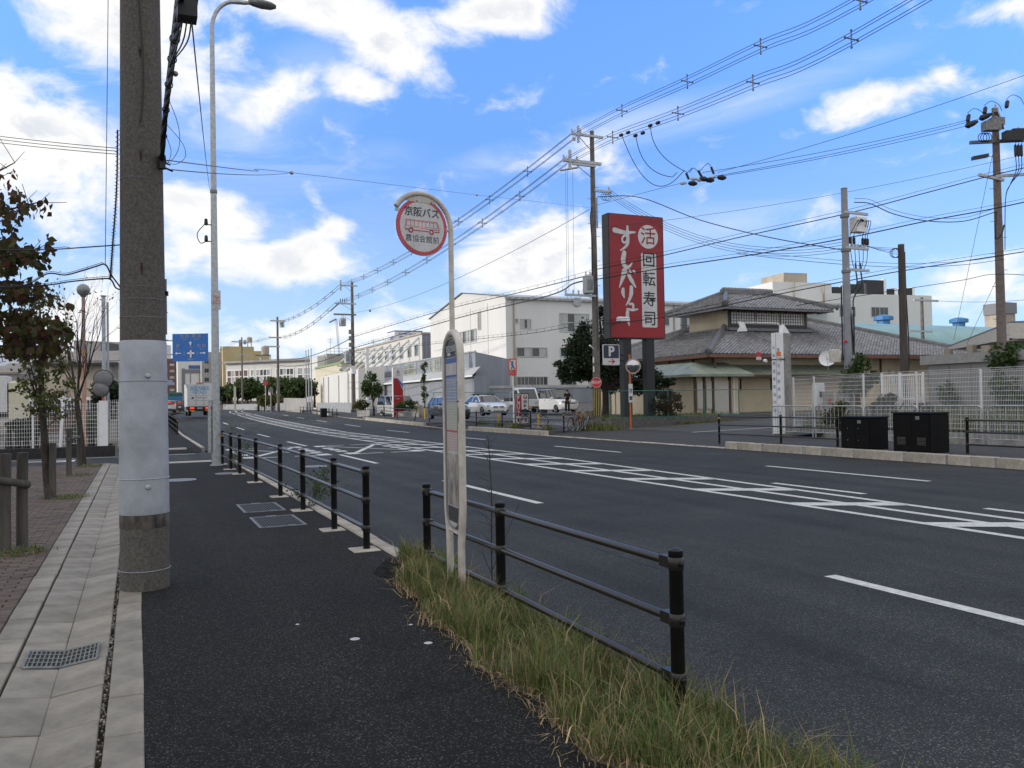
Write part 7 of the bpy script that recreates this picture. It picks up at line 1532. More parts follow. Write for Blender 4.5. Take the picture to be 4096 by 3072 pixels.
# ---------------------------------------------------------------- vehicles
def wheels(t, xs, y, r=.31, w=.19):
    for x in xs:
        for s in (1, -1):
            o = MB().lathe((x, s*(y-w/2), r), [(r*.62, -w/2), (r*.95, -w/2), (r, -w*.3), (r, w*.3), (r*.95, w/2), (r*.62, w/2)], 20, (0, 1, 0)).build('wheel', TYRE, t, True)
            q = MB(); yo = s*y-s*.012; q.ring((x, yo, r), r*.60, .02, (0, 1, 0), 18, 5); q.lathe((x, yo, r), [(r*.16, -.01), (r*.16, .015)], 10, (0, 1, 0))
            for k in range(5): a = 2*PI*k/5+.3; dx, dz = math.cos(a), math.sin(a); q.obox((x+dx*r*.36, yo, r+dz*r*.36), (dx*r*.26, 0, dz*r*.26), (0, .012, 0), (-dz*.03, 0, dx*.03))
            q.build('rim', RIM, o)
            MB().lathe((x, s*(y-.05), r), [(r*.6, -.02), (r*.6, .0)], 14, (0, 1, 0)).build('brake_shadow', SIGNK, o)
def loft(b, st, m=None):
    """stations: x, half width, z bottom, z shoulder, z top; rounded section"""
    for x, w, zb, zs, zt in st:
        half = [(w*.86, zb), (w*.97, zb+.06), (w, lerp(zb, zs, .55)), (w*.985, zs), (w*.90, lerp(zs, zt, .75)), (w*.70, zt), (0, zt+.012)]
        b.v += [(x, y, z) for y, z in half]+[(x, -y, z) for y, z in half[-2::-1]]
    n = 13; k = len(st)
    b.f += [(i*n+j, i*n+j+1, (i+1)*n+j+1, (i+1)*n+j) for i in range(k-1) for j in range(n-1)]+[(i*n+n-1, i*n, (i+1)*n, (i+1)*n+n-1) for i in range(k-1)]+[tuple(range(n)), tuple(range(k*n-1, (k-1)*n-1, -1))]
def cabin(t, W, belt, roof, xb, xr, body, roofm, pillars, wt=.80, gl=None, ws=.95):
    """glazed cabin: xb = (rear, front) at the belt, xr at the roof; roof skin and pillars of their own"""
    w0, w1 = W/2*ws, W/2*wt; q = MB()
    V = [(xb[0], w0, belt), (xb[1], w0*.96, belt), (xb[1], -w0*.96, belt), (xb[0], -w0, belt), (xr[0], w1, roof), (xr[1], w1, roof), (xr[1], -w1, roof), (xr[0], -w1, roof)]
    q.add(V, [(4, 5, 6, 7), (0, 1, 5, 4), (1, 2, 6, 5), (2, 3, 7, 6), (3, 0, 4, 7)]); q.build('windows', gl or CGLASS, t)
    r_ = MB(); c = .045; n = 7
    for i in range(n):
        f = i/(n-1); x = lerp(xr[0]-.02, xr[1]+.02, f); h_ = roof+.004+c*math.sin(PI*min(1, max(0, .08+.84*f)))
        r_.v += [(x, w1+.025, roof-.03), (x, w1*.9, h_), (x, 0, h_+.02), (x, -w1*.9, h_), (x, -w1-.025, roof-.03)]
    r_.f = [(i*5+j, i*5+j+1, (i+1)*5+j+1, (i+1)*5+j) for i in range(n-1) for j in range(4)]+[(0, 1, 2, 3, 4), tuple((n-1)*5+j for j in (4, 3, 2, 1, 0))]; r_.build('roof', roofm, t, True)
    for s in (1, -1):
        for f, w in pillars:
            a = Vector((lerp(xb[0], xb[1], f), s*(w0+.004)*(1-.04*f), belt)); b2 = Vector((lerp(xr[0], xr[1], f), s*(w1+.008), roof)); d = b2-a
            MB().obox((a+b2)/2, d/2, (w, 0, 0), (0, .016, 0)).build('pillar', body, t)
def vehicle(name, label, cat, px, py, d, head, group=None, z=None):
    p = pd(px, py, d); t = thing(name, label, cat, (0, 0, 0), group); t['_at'] = (p.x, p.y, p.z if z is None else z, head); return t
def park(t): x, y, z, h_ = t['_at']; del t['_at']; t.location = (x, y, z); t.rotation_euler = (0, 0, h_); return t
def bits(t, L_, W, zl, zt, front=True, lampw=.22, lamph=.12, plate=True, lm=None):
    x = L_/2 if front else -L_/2; s = 1 if front else -1
    for k in (1, -1): MB().obox((x-s*.06, k*(W/2-lampw*.75), zl), (.05, 0, 0), (0, lampw/2, 0), (0, 0, lamph/2)).build('headlight' if front else 'tail_light', lm or (LAMPC if front else TAIL), t)
    if plate: MB().obox((x+s*.03, 0, zt), (.012, 0, 0), (0, .165, 0), (0, 0, .083)).build('number_plate', WHITE, t)
def heading_to(px, py, d, ang):   # ang: turn from facing the viewer, positive to the photo's right
    v = -FW; a = math.atan2(v.y, v.x); return a+ang
# white saloon with roof bars
t = vehicle('parked_car', 'white low car with roof bars, parked nose out left of the small truck', 'car', 1942, 1662, 58, heading_to(0, 0, 0, math.radians(25)), 'cars in the car park', None)
b = MB(); loft(b, [(-2.3, .62, .42, .72, .86), (-2.2, .80, .28, .82, .98), (-1.6, .90, .22, .86, 1.0), (0, .91, .20, .86, .96), (1.0, .90, .20, .84, .93), (1.7, .87, .22, .74, .84), (2.1, .80, .24, .66, .74), (2.3, .62, .30, .58, .62)]); b.build('body', CARW, t, True)
cabin(t, 1.82, .93, 1.36, (-1.75, 1.0), (-.95, .15), CARW, CARW, [(0, .05), (.48, .035), (1, .04)], .68)
wheels(t, (-1.4, 1.42), .89, .33); bits(t, 4.5, 1.72, .68, .42); bits(t, 4.5, 1.72, .75, .6, False)
for k in (.22, -.22): MB().obox((2.27, k, .58), (.03, 0, 0), (0, .16, 0), (0, 0, .075)).build('grille', SIGNK, t); MB().obox((2.255, k*2.6, .36), (.04, 0, 0), (0, .16, 0), (0, 0, .05)).build('air_intake', SIGNK, t)
MB().obox((2.26, 0, .34), (.04, 0, 0), (0, .40, 0), (0, 0, .05)).build('air_intake', SIGNK, t)
for x in (-.75, .0):
    MB().tube([(x, -.72, 1.50), (x, .72, 1.50)], .03, 6).build('roof_bar', SIGNK, t)
    for k in (.55, -.55): MB().obox((x, k, 1.44), (.04, 0, 0), (0, .04, 0), (0, 0, .06)).build('bar_foot', SIGNK, t)
for k in (1, -1): MB().ball((.75, k*1.0, 1.0), .10, 8, 6, (.7, 1, .7)).build('mirror', CARW, t)
park(t)
# dark hatchback seen past the bus stop
t = vehicle('parked_car', 'dark grey blue hatchback, half hidden by the bus stop frame', 'car', 1796, 1677, 55, heading_to(0, 0, 0, math.radians(24)), 'cars in the car park')
b = MB(); loft(b, [(-2.15, .66, .42, .86, 1.0), (-2.0, .80, .28, .92, 1.02), (-1.3, .87, .22, .92, 1.02), (.4, .88, .20, .90, 1.0), (1.3, .86, .20, .82, .93), (1.95, .78, .24, .66, .78), (2.12, .6, .3, .55, .62)]); b.build('body', CARG, t, True)
cabin(t, 1.76, .98, 1.46, (-2.0, 1.35), (-1.45, .25), CARG, CARS, [(0, .05), (.28, .05), (.6, .03), (1, .04)], .72)
wheels(t, (-1.32, 1.35), .86, .32); bits(t, 4.2, 1.7, .72, .42); bits(t, 4.25, 1.65, .88, .6, False, .2, .24); 
for k in (1, -1): MB().ball((.95, k*.96, 1.02), .10, 8, 6, (.7, 1, .7)).build('mirror', CARG, t); MB().obox((.2, k*.889, .82), (.09, 0, 0), (0, .01, 0), (0, 0, .015)).build('door_handle', CHROME, t); MB().obox((-.85, k*.883, .84), (.09, 0, 0), (0, .01, 0), (0, 0, .015)).build('door_handle', CHROME, t)
park(t)
# minivan
t = vehicle('parked_minivan', 'white minivan with a dark roof parked behind the standing person', 'minivan', 2222, 1650, 66, heading_to(0, 0, 0, math.radians(28)), 'cars in the car park')
b = MB(); loft(b, [(-2.36, .70, .40, 1.05, 1.14), (-2.25, .83, .28, 1.10, 1.16), (-1.2, .86, .22, 1.10, 1.16), (.6, .87, .20, 1.08, 1.13), (1.35, .86, .20, 1.02, 1.10), (1.9, .82, .22, .88, 1.0), (2.25, .74, .26, .70, .80), (2.38, .58, .30, .58, .62)]); b.build('body', CARW, t, True)
cabin(t, 1.74, 1.12, 1.80, (-2.25, 1.5), (-2.0, .55), SIGNK, CARG, [(0, .08), (.30, .05), (.62, .05), (.82, .03), (1, .04)], .80)
wheels(t, (-1.45, 1.45), .86, .33); bits(t, 4.6, 1.66, .86, .55, lampw=.34, lamph=.1); bits(t, 4.7, 1.66, 1.15, .75, False, .12, .5)
MB().obox((2.31, 0, .68), (.03, 0, 0), (0, .36, 0), (0, 0, .10)).build('grille', SIGNK, t)
for k in (1, -1): MB().obox((2.32, k*.33, .62), (.03, 0, 0), (0, .20*k, .14), (0, -.02, .03)).build('grille_trim', CHROME, t); MB().obox((2.25, k*.56, .36), (.04, 0, 0), (0, .13, 0), (0, 0, .05)).build('fog_lamp', SIGNK, t); MB().ball((1.15, k*1.0, 1.15), .12, 8, 6, (.6, 1, .8)).build('mirror', CARW, t)
for x in (-.2, .65): MB().obox((x, .873, 1.0), (.10, 0, 0), (0, .01, 0), (0, 0, .018)).build('door_handle', CHROME, t); MB().obox((x, -.873, 1.0), (.10, 0, 0), (0, .01, 0), (0, 0, .018)).build('door_handle', CHROME, t)
MB().obox((2.33, 0, .33), (.03, 0, 0), (0, .42, 0), (0, 0, .05)).build('air_intake', SIGNK, t)
park(t)
# little white truck
t = vehicle('small_truck', 'small white flatbed truck behind the restaurant signboard', 'truck', 2078, 1654, 58, heading_to(0, 0, 0, math.radians(24)), None)
b = MB(); b.prism([(.55, -.72, .35), (1.62, -.72, .35), (1.68, -.72, .95), (1.15, -.70, 1.72), (.98, -.68, 1.78), (.55, -.68, 1.78)], (0, 1.44, 0)); b.build('cab', CARW, t)
for s in (1, -1):
    q = MB(); q.prism([(.68, s*.725, 1.05), (1.50, s*.725, 1.05), (1.12, s*.71, 1.62), (.68, s*.71, 1.62)], (0, .006*s, 0)); q.build('side_window', CGLASS, t)
q = MB(); q.add([(1.665, -.62, 1.0), (1.665, .62, 1.0), (1.19, .6, 1.68), (1.19, -.6, 1.68)], [(0, 1, 2, 3)]); q.v = [(x+.012, y, z+.008) for x, y, z in q.v]; q.build('windscreen', CGLASS, t)
for y in (-.52, .52): MB().obox((1.66, y, .78), (.03, 0, 0), (0, .11, 0), (0, 0, .09)).build('headlight', LAMPC, t)
MB().obox((1.68, 0, .42), (.03, 0, 0), (0, .70, 0), (0, 0, .08)).build('bumper', TRIMK, t); MB().obox((1.715, 0, .45), (.008, 0, 0), (0, .165, 0), (0, 0, .08)).build('number_plate', YEL, t)
MB().box(-1.7, .5, -.72, .72, .62, .70).build('flatbed', CARW, t)
for y in (-.72, .69): MB().box(-1.7, .5, y, y+.03, .701, .86).build('side_board', CARW, t)
for x in (.45, -.1): q = MB(); q.tube([(x, -.66, .7), (x, -.66, 1.5), (x, .66, 1.5), (x, .66, .7)], .025, 6); q.build('rack', STEEL, t)
MB().box(-1.5, -.3, -.5, .5, .71, 1.1).build('cargo', TRIMK, t)
for y in (.86, -.86): MB().obox((1.35, y, 1.25), (.02, 0, 0), (0, .07, 0), (0, 0, .12)).build('mirror', PLASTK, t)
wheels(t, (-1.05, 1.05), .70, .27, .15); park(t)
# van behind the pylon
t = vehicle('parked_van', 'pale van parked across behind the red pylon sign', 'van', 1586, 1666, 78, heading_to(0, 0, 0, math.radians(38)), 'cars in the car park')
b = MB(); loft(b, [(-2.3, .78, .45, 1.05, 1.12), (-2.25, .84, .3, 1.1, 1.14), (0, .85, .25, 1.1, 1.14), (1.6, .85, .25, 1.08, 1.12), (2.2, .80, .28, .92, 1.02), (2.34, .7, .35, .75, .8)]); b.build('body', CARS, t, True)
cabin(t, 1.70, 1.12, 1.92, (-2.3, 2.1), (-2.2, 1.25), CARS, CARS, [(0, .06), (.40, .10), (.66, .06), (1, .04)], .84); wheels(t, (-1.3, 1.45), .85, .31); bits(t, 4.6, 1.6, .85, .5)
for k in (1, -1): MB().obox((1.6, k*.98, 1.3), (.03, 0, 0), (0, .07, 0), (0, 0, .13)).build('mirror', PLASTK, t)
MB().obox((.3, -.856, .85), (.01, 0, 0), (0, .006, 0), (0, 0, .4)).build('door_seam', TRIMK, t); MB().obox((.3, .856, .85), (.01, 0, 0), (0, .006, 0), (0, 0, .4)).build('door_seam', TRIMK, t); park(t)
# traffic going away
def road_at(px, d): p = pd(px, 1640, d); return p.x, p.y
x, y = road_at(790, 86); hd = math.atan2(FW.y+.02, FW.x-.30)
t = thing('box_truck', 'white box truck seen from behind with blue lettering on its doors', 'truck'); t['_at'] = (x, y, -.15+gz(y)+.25, math.radians(90.5))
W, L_, z0, z1 = 1.16, 6.2, .95, 3.25
MB().bbox(-L_/2, L_/2-1.4, -W, W, z0, z1, .02).build('box', SIGNW, t); MB().bbox(L_/2-1.35, L_/2+.35, -1.05, 1.05, .5, 2.35, .12).build('cab', CARW, t); MB().box(-L_/2+.1, L_/2-.2, -.9, .9, .55, .94).build('chassis', PLASTK, t)
rr_ = -L_/2-.012
MB().box(rr_-.005, rr_+.01, -W, W, z1-.10, z1-.0).build('top_rail', WHITE, t); MB().box(rr_-.004, rr_+.01, -.015, .015, z0+.02, z1-.11).build('door_gap', GREYB, t)
for y_ in (-.35, .35): MB().tube([(rr_-.02, y_, z0+.1), (rr_-.02, y_, z1-.15)], .018, 6).build('lock_rod', STEEL, t)
dr = MB().box(rr_-.006, rr_-.001, -W+.04, W-.04, z0+.05, z1-.12).build('door', SIGNW, t)
for s, z, sz in (('SUSTAINABLE', 2.86, .27), ('DEVELOPMENT', 2.64, .27), ('GOALS', 2.36, .42)): text(s, mat('print_sky_blue', (.10, .34, .60), .5, var=.05), dr, (rr_-.008, 0, z), sz, (0, -1, 0), UZ, .001, off=.01)
MB().box(rr_-.008, rr_-.006, -.95, .95, 2.06, 2.08).build('rule', GREYB, dr); q = MB(); q.prism([(rr_-.008, .82, 1.70), (rr_-.008, .62, 1.70), (rr_-.008, .50, 1.90), (rr_-.008, .72, 1.88)], (-.002, 0, 0)); q.build('logo', NAVY, dr); text('EXPRESS', GREYB, dr, (rr_-.008, -.2, 1.80), .26, (0, -1, 0), UZ, .001)
MB().box(rr_-.008, rr_-.006, -.7, .55, 1.52, 1.56).build('rule', GREYB, dr)
MB().box(-L_/2-.03, -L_/2+.1, -W, W, .62, .93).build('rear_beam', PLASTK, t)
for s in (1, -1): MB().box(-L_/2-.06, -L_/2-.031, s*.72-.19, s*.72+.19, .72, .86).build('tail_light', TAILL, t); MB().box(-L_/2-.05, -L_/2-.02, s*.72-.22, s*.72+.22, .50, .61).build('striped_guard', YEL, t)
MB().box(-L_/2-.06, -L_/2-.03, -.25, .25, .68, .86).build('number_plate', GREYW, t); MB().box(-L_/2-.12, -L_/2-.0, -.3, .3, 3.26, 3.34).build('lamp_strip', REDB, t)
wheels(t, (-1.7, 2.2), 1.02, .42, .28); MB().box(-1.2, 1.4, -1.05, 1.05, .45, .55).build('side_guard', STEEL, t); park(t)
def rear_car(name, label, px, d, W, Ht, body, cat='car', py=1652, lit=True, van=False):
    x, y = road_at(px, d); t = thing(name, label, cat); t['_at'] = (x, y, -.15+gz(y)+.25, math.radians(91)); L_ = 4.3; w = W/2
    b = MB(); loft(b, [(-2.15, w*.9, .35, .95, 1.02), (-2.05, w*.98, .28, 1.0, 1.06), (0, w, .22, 1.0, 1.06), (1.4, w*.98, .22, .92, 1.0), (2.1, w*.8, .3, .7, .8)]); b.build('body', body, t, True)
    cabin(t, W, 1.05, Ht-.05, (-2.1, 1.2), (-1.95 if van else -1.7, .4), body, body, [(0, .06), (.4, .05), (1, .05)], .84); wheels(t, (-1.3, 1.3), w*.99, .31); bits(t, L_, W*.96, 1.0, .72, False, .16, .30, True, TAILL if lit else TAIL)
    MB().obox((-2.17, 0, Ht-.25), (.02, 0, 0), (0, .18, 0), (0, 0, .03)).build('brake_lamp', TAILL, t); MB().obox((-2.18, 0, .42), (.04, 0, 0), (0, w*.9, 0), (0, 0, .10)).build('bumper', TRIMK, t); return park(t)
rear_car('car', 'white hatchback braking, half hidden behind the big pole', 674, 112, 1.72, 1.62, CARS); rear_car('car', 'black people carrier with brake lamps lit, left of the box truck', 715, 124, 1.80, 1.72, CARK, van=True)
x, y = road_at(700, 142); t = thing('blue_truck', 'blue and green lorry ahead of the black car', 'truck'); t['_at'] = (x, y, gz(y)+.1, math.radians(89)); MB().bbox(-3, 1.4, -1.15, 1.15, 1.0, 2.5, .05).build('bed', mat('lorry_blue', (.03, .16, .34), .5, var=.1), t); MB().bbox(-2.9, 1.3, -1.1, 1.1, 2.51, 3.2, .2).build('cover', mat('tarp_green', (.03, .10, .08), .8, var=.2), t); MB().bbox(1.5, 3.1, -1.05, 1.05, .6, 2.5, .1).build('cab', CARW, t); MB().box(-2.9, 3, -.8, .8, .6, .99).build('chassis', PLASTK, t); wheels(t, (-1.8, 2.2), 1.0, .42, .3)
for s in (1, -1): MB().box(-3.06, -3.0, s*.75-.15, s*.75+.15, .8, .95).build('tail_light', TAILL, t)
park(t)
a, b2 = pd(0, 1600, 55), pd(112, 1600, 54); t = thing('parked_lorry', 'white box lorry parked behind the mesh fence at the left edge', 'truck', (a.x, a.y, .2))
zt, zb = pd(40, 1505, 55).z, pd(40, 1648, 55).z
MB().bbox(a.x-5.0, a.x+.55, a.y-1.2, a.y+1.1, zb, zt, .03).build('box', SIGNW, t); MB().bbox(a.x+.62, a.x+2.0, a.y-1.1, a.y+1.05, zb-.45, zt-.35, .12).build('cab', mat('pale_yellow_cab', (.62, .58, .44), .4, var=.04), t)
MB().box(a.x-4.5, a.x+1.7, a.y-.9, a.y+.9, zb-.4, zb-.01).build('chassis', PLASTK, t)
for xw in (a.x-3.4, a.x+1.2): MB().lathe((xw, a.y-1.0, .42), [(.25, 0), (.42, .0), (.42, .28), (.25, .28)], 18, (0, 1, 0)).build('wheel', TYRE, t, True)
for k in range(3): MB().box(a.x-.63, a.x-.55, a.y-1.23, a.y-1.205, zb+.4+.7*k, zb+.5+.7*k).build('hinge', STEELD, t)
MB().box(a.x-.58, a.x-.56, a.y-1.21, a.y-1.201, zb+.05, zt-.05).build('edge_trim', STEEL, t)
# ---------------------------------------------------------------- signboard, no-crossing sign
p = pd(2089, 1698, 48); z = lz(p.x, p.y); n_ = Vector((-.30, -.95, 0)).normalized(); X_ = Vector((-n_.y, n_.x, 0)); t = thing('signboard', 'black framed standing signboard of the restaurant, red and white', 'signboard', (p.x, p.y, z)); hw, h_ = .40, 1.95
def B_(u_, v_, o=0): return Vector((p.x, p.y, z))+X_*u_+UZ*v_+n_*o
def pl(nm, m, u0, u1, v0, v1, o, par=None): return MB().prism([B_(u0, v0, o), B_(u1, v0, o), B_(u1, v1, o), B_(u0, v1, o)], n_*.004).build(nm, m, par or t)
MB().prism([B_(-hw, .1, -.2), B_(hw, .1, -.2), B_(hw, h_, -.2), B_(-hw, h_, -.2)], n_*.2).build('case', SIGNK, t); MB().prism([B_(-hw-.03, -.02, -.3), B_(hw+.03, -.02, -.3), B_(hw+.03, .1, -.3), B_(-hw-.03, .1, -.3)], n_*.42).build('base', PLASTK, t)
fc = pl('white_face', SIGNW, -hw+.035, hw-.035, .22, h_-.05, .004); rd = pl('red_panel', RED, -hw+.055, -.02, .62, h_-.09, .009)
for i, ch_ in enumerate('すしバリュー'): text(ch_ if ch_ != 'ー' else '｜', SIGNW, rd, B_(-hw/2-.01, h_-.24-.205*i, .015), .24, X_, UZ, .001, off=.010)
o = MB().prism([B_(.19+.12*math.cos(a), h_-.21+.12*math.sin(a), .009) for a in np.linspace(0, 2*PI, 24, endpoint=False)], n_*.003).build('red_badge', RED, t); text('得', SIGNW, o, B_(.19, h_-.21, .0145), .16, X_, UZ, .001, off=.004)
for i, ch_ in enumerate('回転寿司'): text(ch_, SIGNK, fc, B_(.19, h_-.50-.24*i, .011), .19, X_, UZ, .001, off=.006)
for u_, v_, w, h2, m in ((-.22, .42, .06, .10, NAVY), (.0, .44, .08, .07, REDB), (.2, .42, .06, .1, NAVY), (-.1, .3, .1, .05, GREYW)): pl('print', m, u_-w, u_+w, v_-h2, v_+h2, .010)
p = pd(2056, 1716, 46.5); t = thing('no_crossing_sign', 'red bordered no pedestrian crossing sign on a white post', 'sign', (p.x, p.y, .06)); MB().tube([(p.x, p.y, -.1), (p.x, p.y, 3.95)], .045, 8).build('post', WHITE, t)
n_ = Vector((-.62, -.78, 0)).normalized(); X_ = Vector((-n_.y, n_.x, 0)); p = Vector((p.x, p.y, 0))+n_*.06
def B2(u_, v_, o=0): return p+X_*u_+UZ*v_+n_*o
z0 = pd(2056, 1483, 46.5).z; z1 = pd(2056, 1434, 46.5).z
o = MB().prism([B2(-.24, z0), B2(.24, z0), B2(.24, z1), B2(-.24, z1)], n_*.02).build('red_plate', mat('orange_red', (.58, .07, .04), .4, var=.05), t); MB().prism([B2(-.18, z0+.07, .021), B2(.18, z0+.07, .021), B2(.18, z1-.07, .021), B2(-.18, z1-.07, .021)], n_*.003).build('white_field', SIGNW, t)
q = MB(); c = (z0+z1)/2; q.tube([B2(0, c-.05, .03), B2(0, c+.1, .03)], .045, 6); q.ball(B2(0, c+.17, .03), .05, 8, 5); q.tube([B2(0, c-.05, .03), B2(-.08, c-.22, .03)], .03, 5); q.tube([B2(0, c-.05, .03), B2(.08, c-.22, .03)], .03, 5); q.tube([B2(0, c+.08, .03), B2(-.1, c-.02, .03)], .022, 5); q.build('walking_figure', BLUE, t)
q = MB(); q.prism([B2(-.17, z1-.09, .034), B2(-.12, z1-.09, .034), B2(.17, z0+.09, .034), B2(.12, z0+.09, .034)], n_*.002); q.build('red_bar', MATS['orange_red'], t)
o = MB().prism([B2(-.22, z0-.26), B2(.22, z0-.26), B2(.22, z0-.03), B2(-.22, z0-.03)], n_*.02).build('red_supplement', REDB, t); text('わたるな', SIGNW, o, B2(0, z0-.145, .023), .10, X_, UZ, .001)
for (za_, zb_, m) in ((z0, z1, GREYB), (z0-.26, z0-.03, GREYB)):
    n2 = Vector((.75, -.66, 0)).normalized(); X2 = Vector((-n2.y, n2.x, 0)); c0 = Vector((p.x, p.y, 0))-n_*.02; MB().prism([c0-X2*.02+UZ*za_, c0+X2*.26+UZ*za_, c0+X2*.26+UZ*zb_, c0-X2*.02+UZ*zb_], n2*.02).build('back_plate', m, t)
# ---------------------------------------------------------------- bicycles
def bicycle(frame_m, basket=True, rear_basket=False, bm=None, sm=None, label='', guard_m=None):
    t = thing('bicycle', label, 'bicycle', (0, 0, 0), 'bicycles by the car park railing'); R_ = .335; xr_, xf = -.52, .56
    for x in (xr_, xf):
        o = MB().ring((x, 0, R_), R_-.018, .018, (0, 1, 0), 26, 6).build('wheel', TYRE, t, True); q = MB(); q.ring((x, 0, R_), R_-.04, .008, (0, 1, 0), 24, 4); q.build('rim', CHROME, o)
        for k in range(12): a = 2*PI*k/12; MB().tube([(x, .012*(-1)**k, R_), (x+math.cos(a)*(R_-.04), 0, R_+math.sin(a)*(R_-.04))], .0018, 3, False).build('spoke', STEEL, o)
        MB().ring((x, 0, R_), R_+.018, .012, (0, 1, 0), 16, 5, *((-.5, 2.0) if x < 0 else (-.9, 1.3))).build('mudguard', guard_m or STEEL, t)
    bb, st_, hd_ = Vector((-.08, 0, .28)), Vector((-.24, 0, .78)), Vector((.38, 0, .84)); q = MB()
    for a, b2, r_ in ((bb, st_, .016), (bb, hd_-UZ*.12, .022), (bb, (xr_, 0, R_), .012), (st_-UZ*.18, (xr_, 0, R_), .010), (hd_, (xf, 0, R_), .014), (bb+UZ*.14, hd_-UZ*.2, .012)): q.tube([a, b2], r_, 7)
    q.build('frame', frame_m, t, True)
    q = MB(); q.ring(bb, .09, .008, (0, 1, 0), 16, 4); q.tube([bb+Vector((.0, -.08, 0)), bb+Vector((.12, -.08, -.10))], .01, 5); q.tube([bb+Vector((0, .08, 0)), bb+Vector((-.12, .08, .10))], .01, 5); q.box(bb.x+.08, bb.x+.17, -.17, -.09, bb.z-.115, bb.z-.09); q.box(bb.x-.17, bb.x-.08, .09, .17, bb.z+.09, bb.z+.115); q.build('crankset', STEELD, t)
    q = MB(); q.tube([st_, st_+UZ*.1], .013, 6); q.build('seat_post', STEEL, t); q = MB(); q.ball(st_+UZ*.13, .13, 10, 6, (1, .75, .34)); q.ball(st_+UZ*.125+UX*.12, .07, 8, 5, (1.3, .55, .4)); q.build('saddle', sm or SIGNK, t, True)
    MB().tube(smoothpath([(.16, -.28, 1.02), (.26, -.24, 1.05), (.37, -.08, .98), (.38, 0, .95), (.37, .08, .98), (.26, .24, 1.05), (.16, .28, 1.02)], 4), .011, 6).build('handlebar', STEEL, t, True); MB().tube([hd_, (.37, 0, .97)], .013, 6).build('stem', STEEL, t)
    for s in (1, -1): MB().tube([(.10, s*.28, 1.01), (.2, s*.27, 1.035)], .016, 6).build('grip', SIGNK, t)
    def bask(nm, x0, x1, w, z0, z1, m):
        q = MB(); q.add([(x0, -w*.8, z0), (x1-.04, -w*.8, z0), (x1-.04, w*.8, z0), (x0, w*.8, z0), (x0-.02, -w, z1), (x1, -w, z1), (x1, w, z1), (x0-.02, w, z1)], [(3, 2, 1, 0), (0, 1, 5, 4), (1, 2, 6, 5), (2, 3, 7, 6), (3, 0, 4, 7)]); q.build(nm, m, t)
        MB().tube([(x0-.02, -w, z1), (x1, -w, z1), (x1, w, z1), (x0-.02, w, z1), (x0-.02, -w, z1)], .009, 4).build('basket_rim', m, t)
    if basket: bask('basket', .46, .76, .18, .72, .98, bm or SIGNK)
    if rear_basket: bask('rear_basket', -.75, -.36, .17, .74, 1.0, bm or SIGNK)
    MB().tube([(xr_, .06, R_), (-.70, .06, .66), (-.3, .06, .66)], .006, 4).build('rear_rack', STEEL, t); MB().tube([(xr_, -.06, R_), (-.70, -.06, .66), (-.3, -.06, .66)], .006, 4).build('rear_rack', STEEL, t); MB().tube([(xr_, .03, .3), (xr_-.1, .22, .0)], .009, 4).build('kickstand', STEEL, t); MB().obox((-.86, 0, .5), (.01, 0, 0), (0, .03, 0), (0, 0, .03)).build('reflector', LENSR, t)
    return t
PURP = mat('purple_frame', (.06, .04, .16), .35, var=.05); BRN = mat('dark_red_frame', (.14, .03, .025), .35, var=.05); KHB = mat('tan_basket', (.30, .25, .17), .8, var=.2)
b1 = bicycle(PURP, True, True, mat('navy_cover', (.012, .015, .03), .7, var=.2), None, 'purple bicycle with covered baskets leaning by the signboard')
p = pd(2135, 1700, 47.5); b1.location = (p.x, p.y, lz(p.x, p.y)); b1.rotation_euler = (math.radians(-6), 0, math.atan2(RT.y, RT.x)-.35)
b2_ = bicycle(BRN, True, False, KHB, mat('brown_saddle', (.10, .035, .02), .6, var=.1), 'dark red bicycle with a brown saddle and tan basket in the row by the pole', SIGNK)
base_h = math.atan2(.62, .78)
for i, (px, d, lab, hd, o) in enumerate(((2318, 40.5, None, .10, b2_), (2296, 41.2, 'black wheeled bicycle at the left end of the row', .0, None), (2345, 41.2, 'silver bicycle with a curved frame nearest to the utility pole', .2, bicycle(STEEL, True, False, KHB, None, '', None)))):
    p = pd(px, 1705, d); loc = (p.x, p.y, lz(p.x, p.y)); 
    if o is None: o = dup(b2_, loc, 0, lab)
    o.location = loc; o.rotation_euler = (math.radians(5), 0, base_h+hd)
    if lab: o['label'] = lab
q = pd(2306, 1690, 40.3); t_ = MB().box(-.14, .14, -.004, .004, .18, .42)
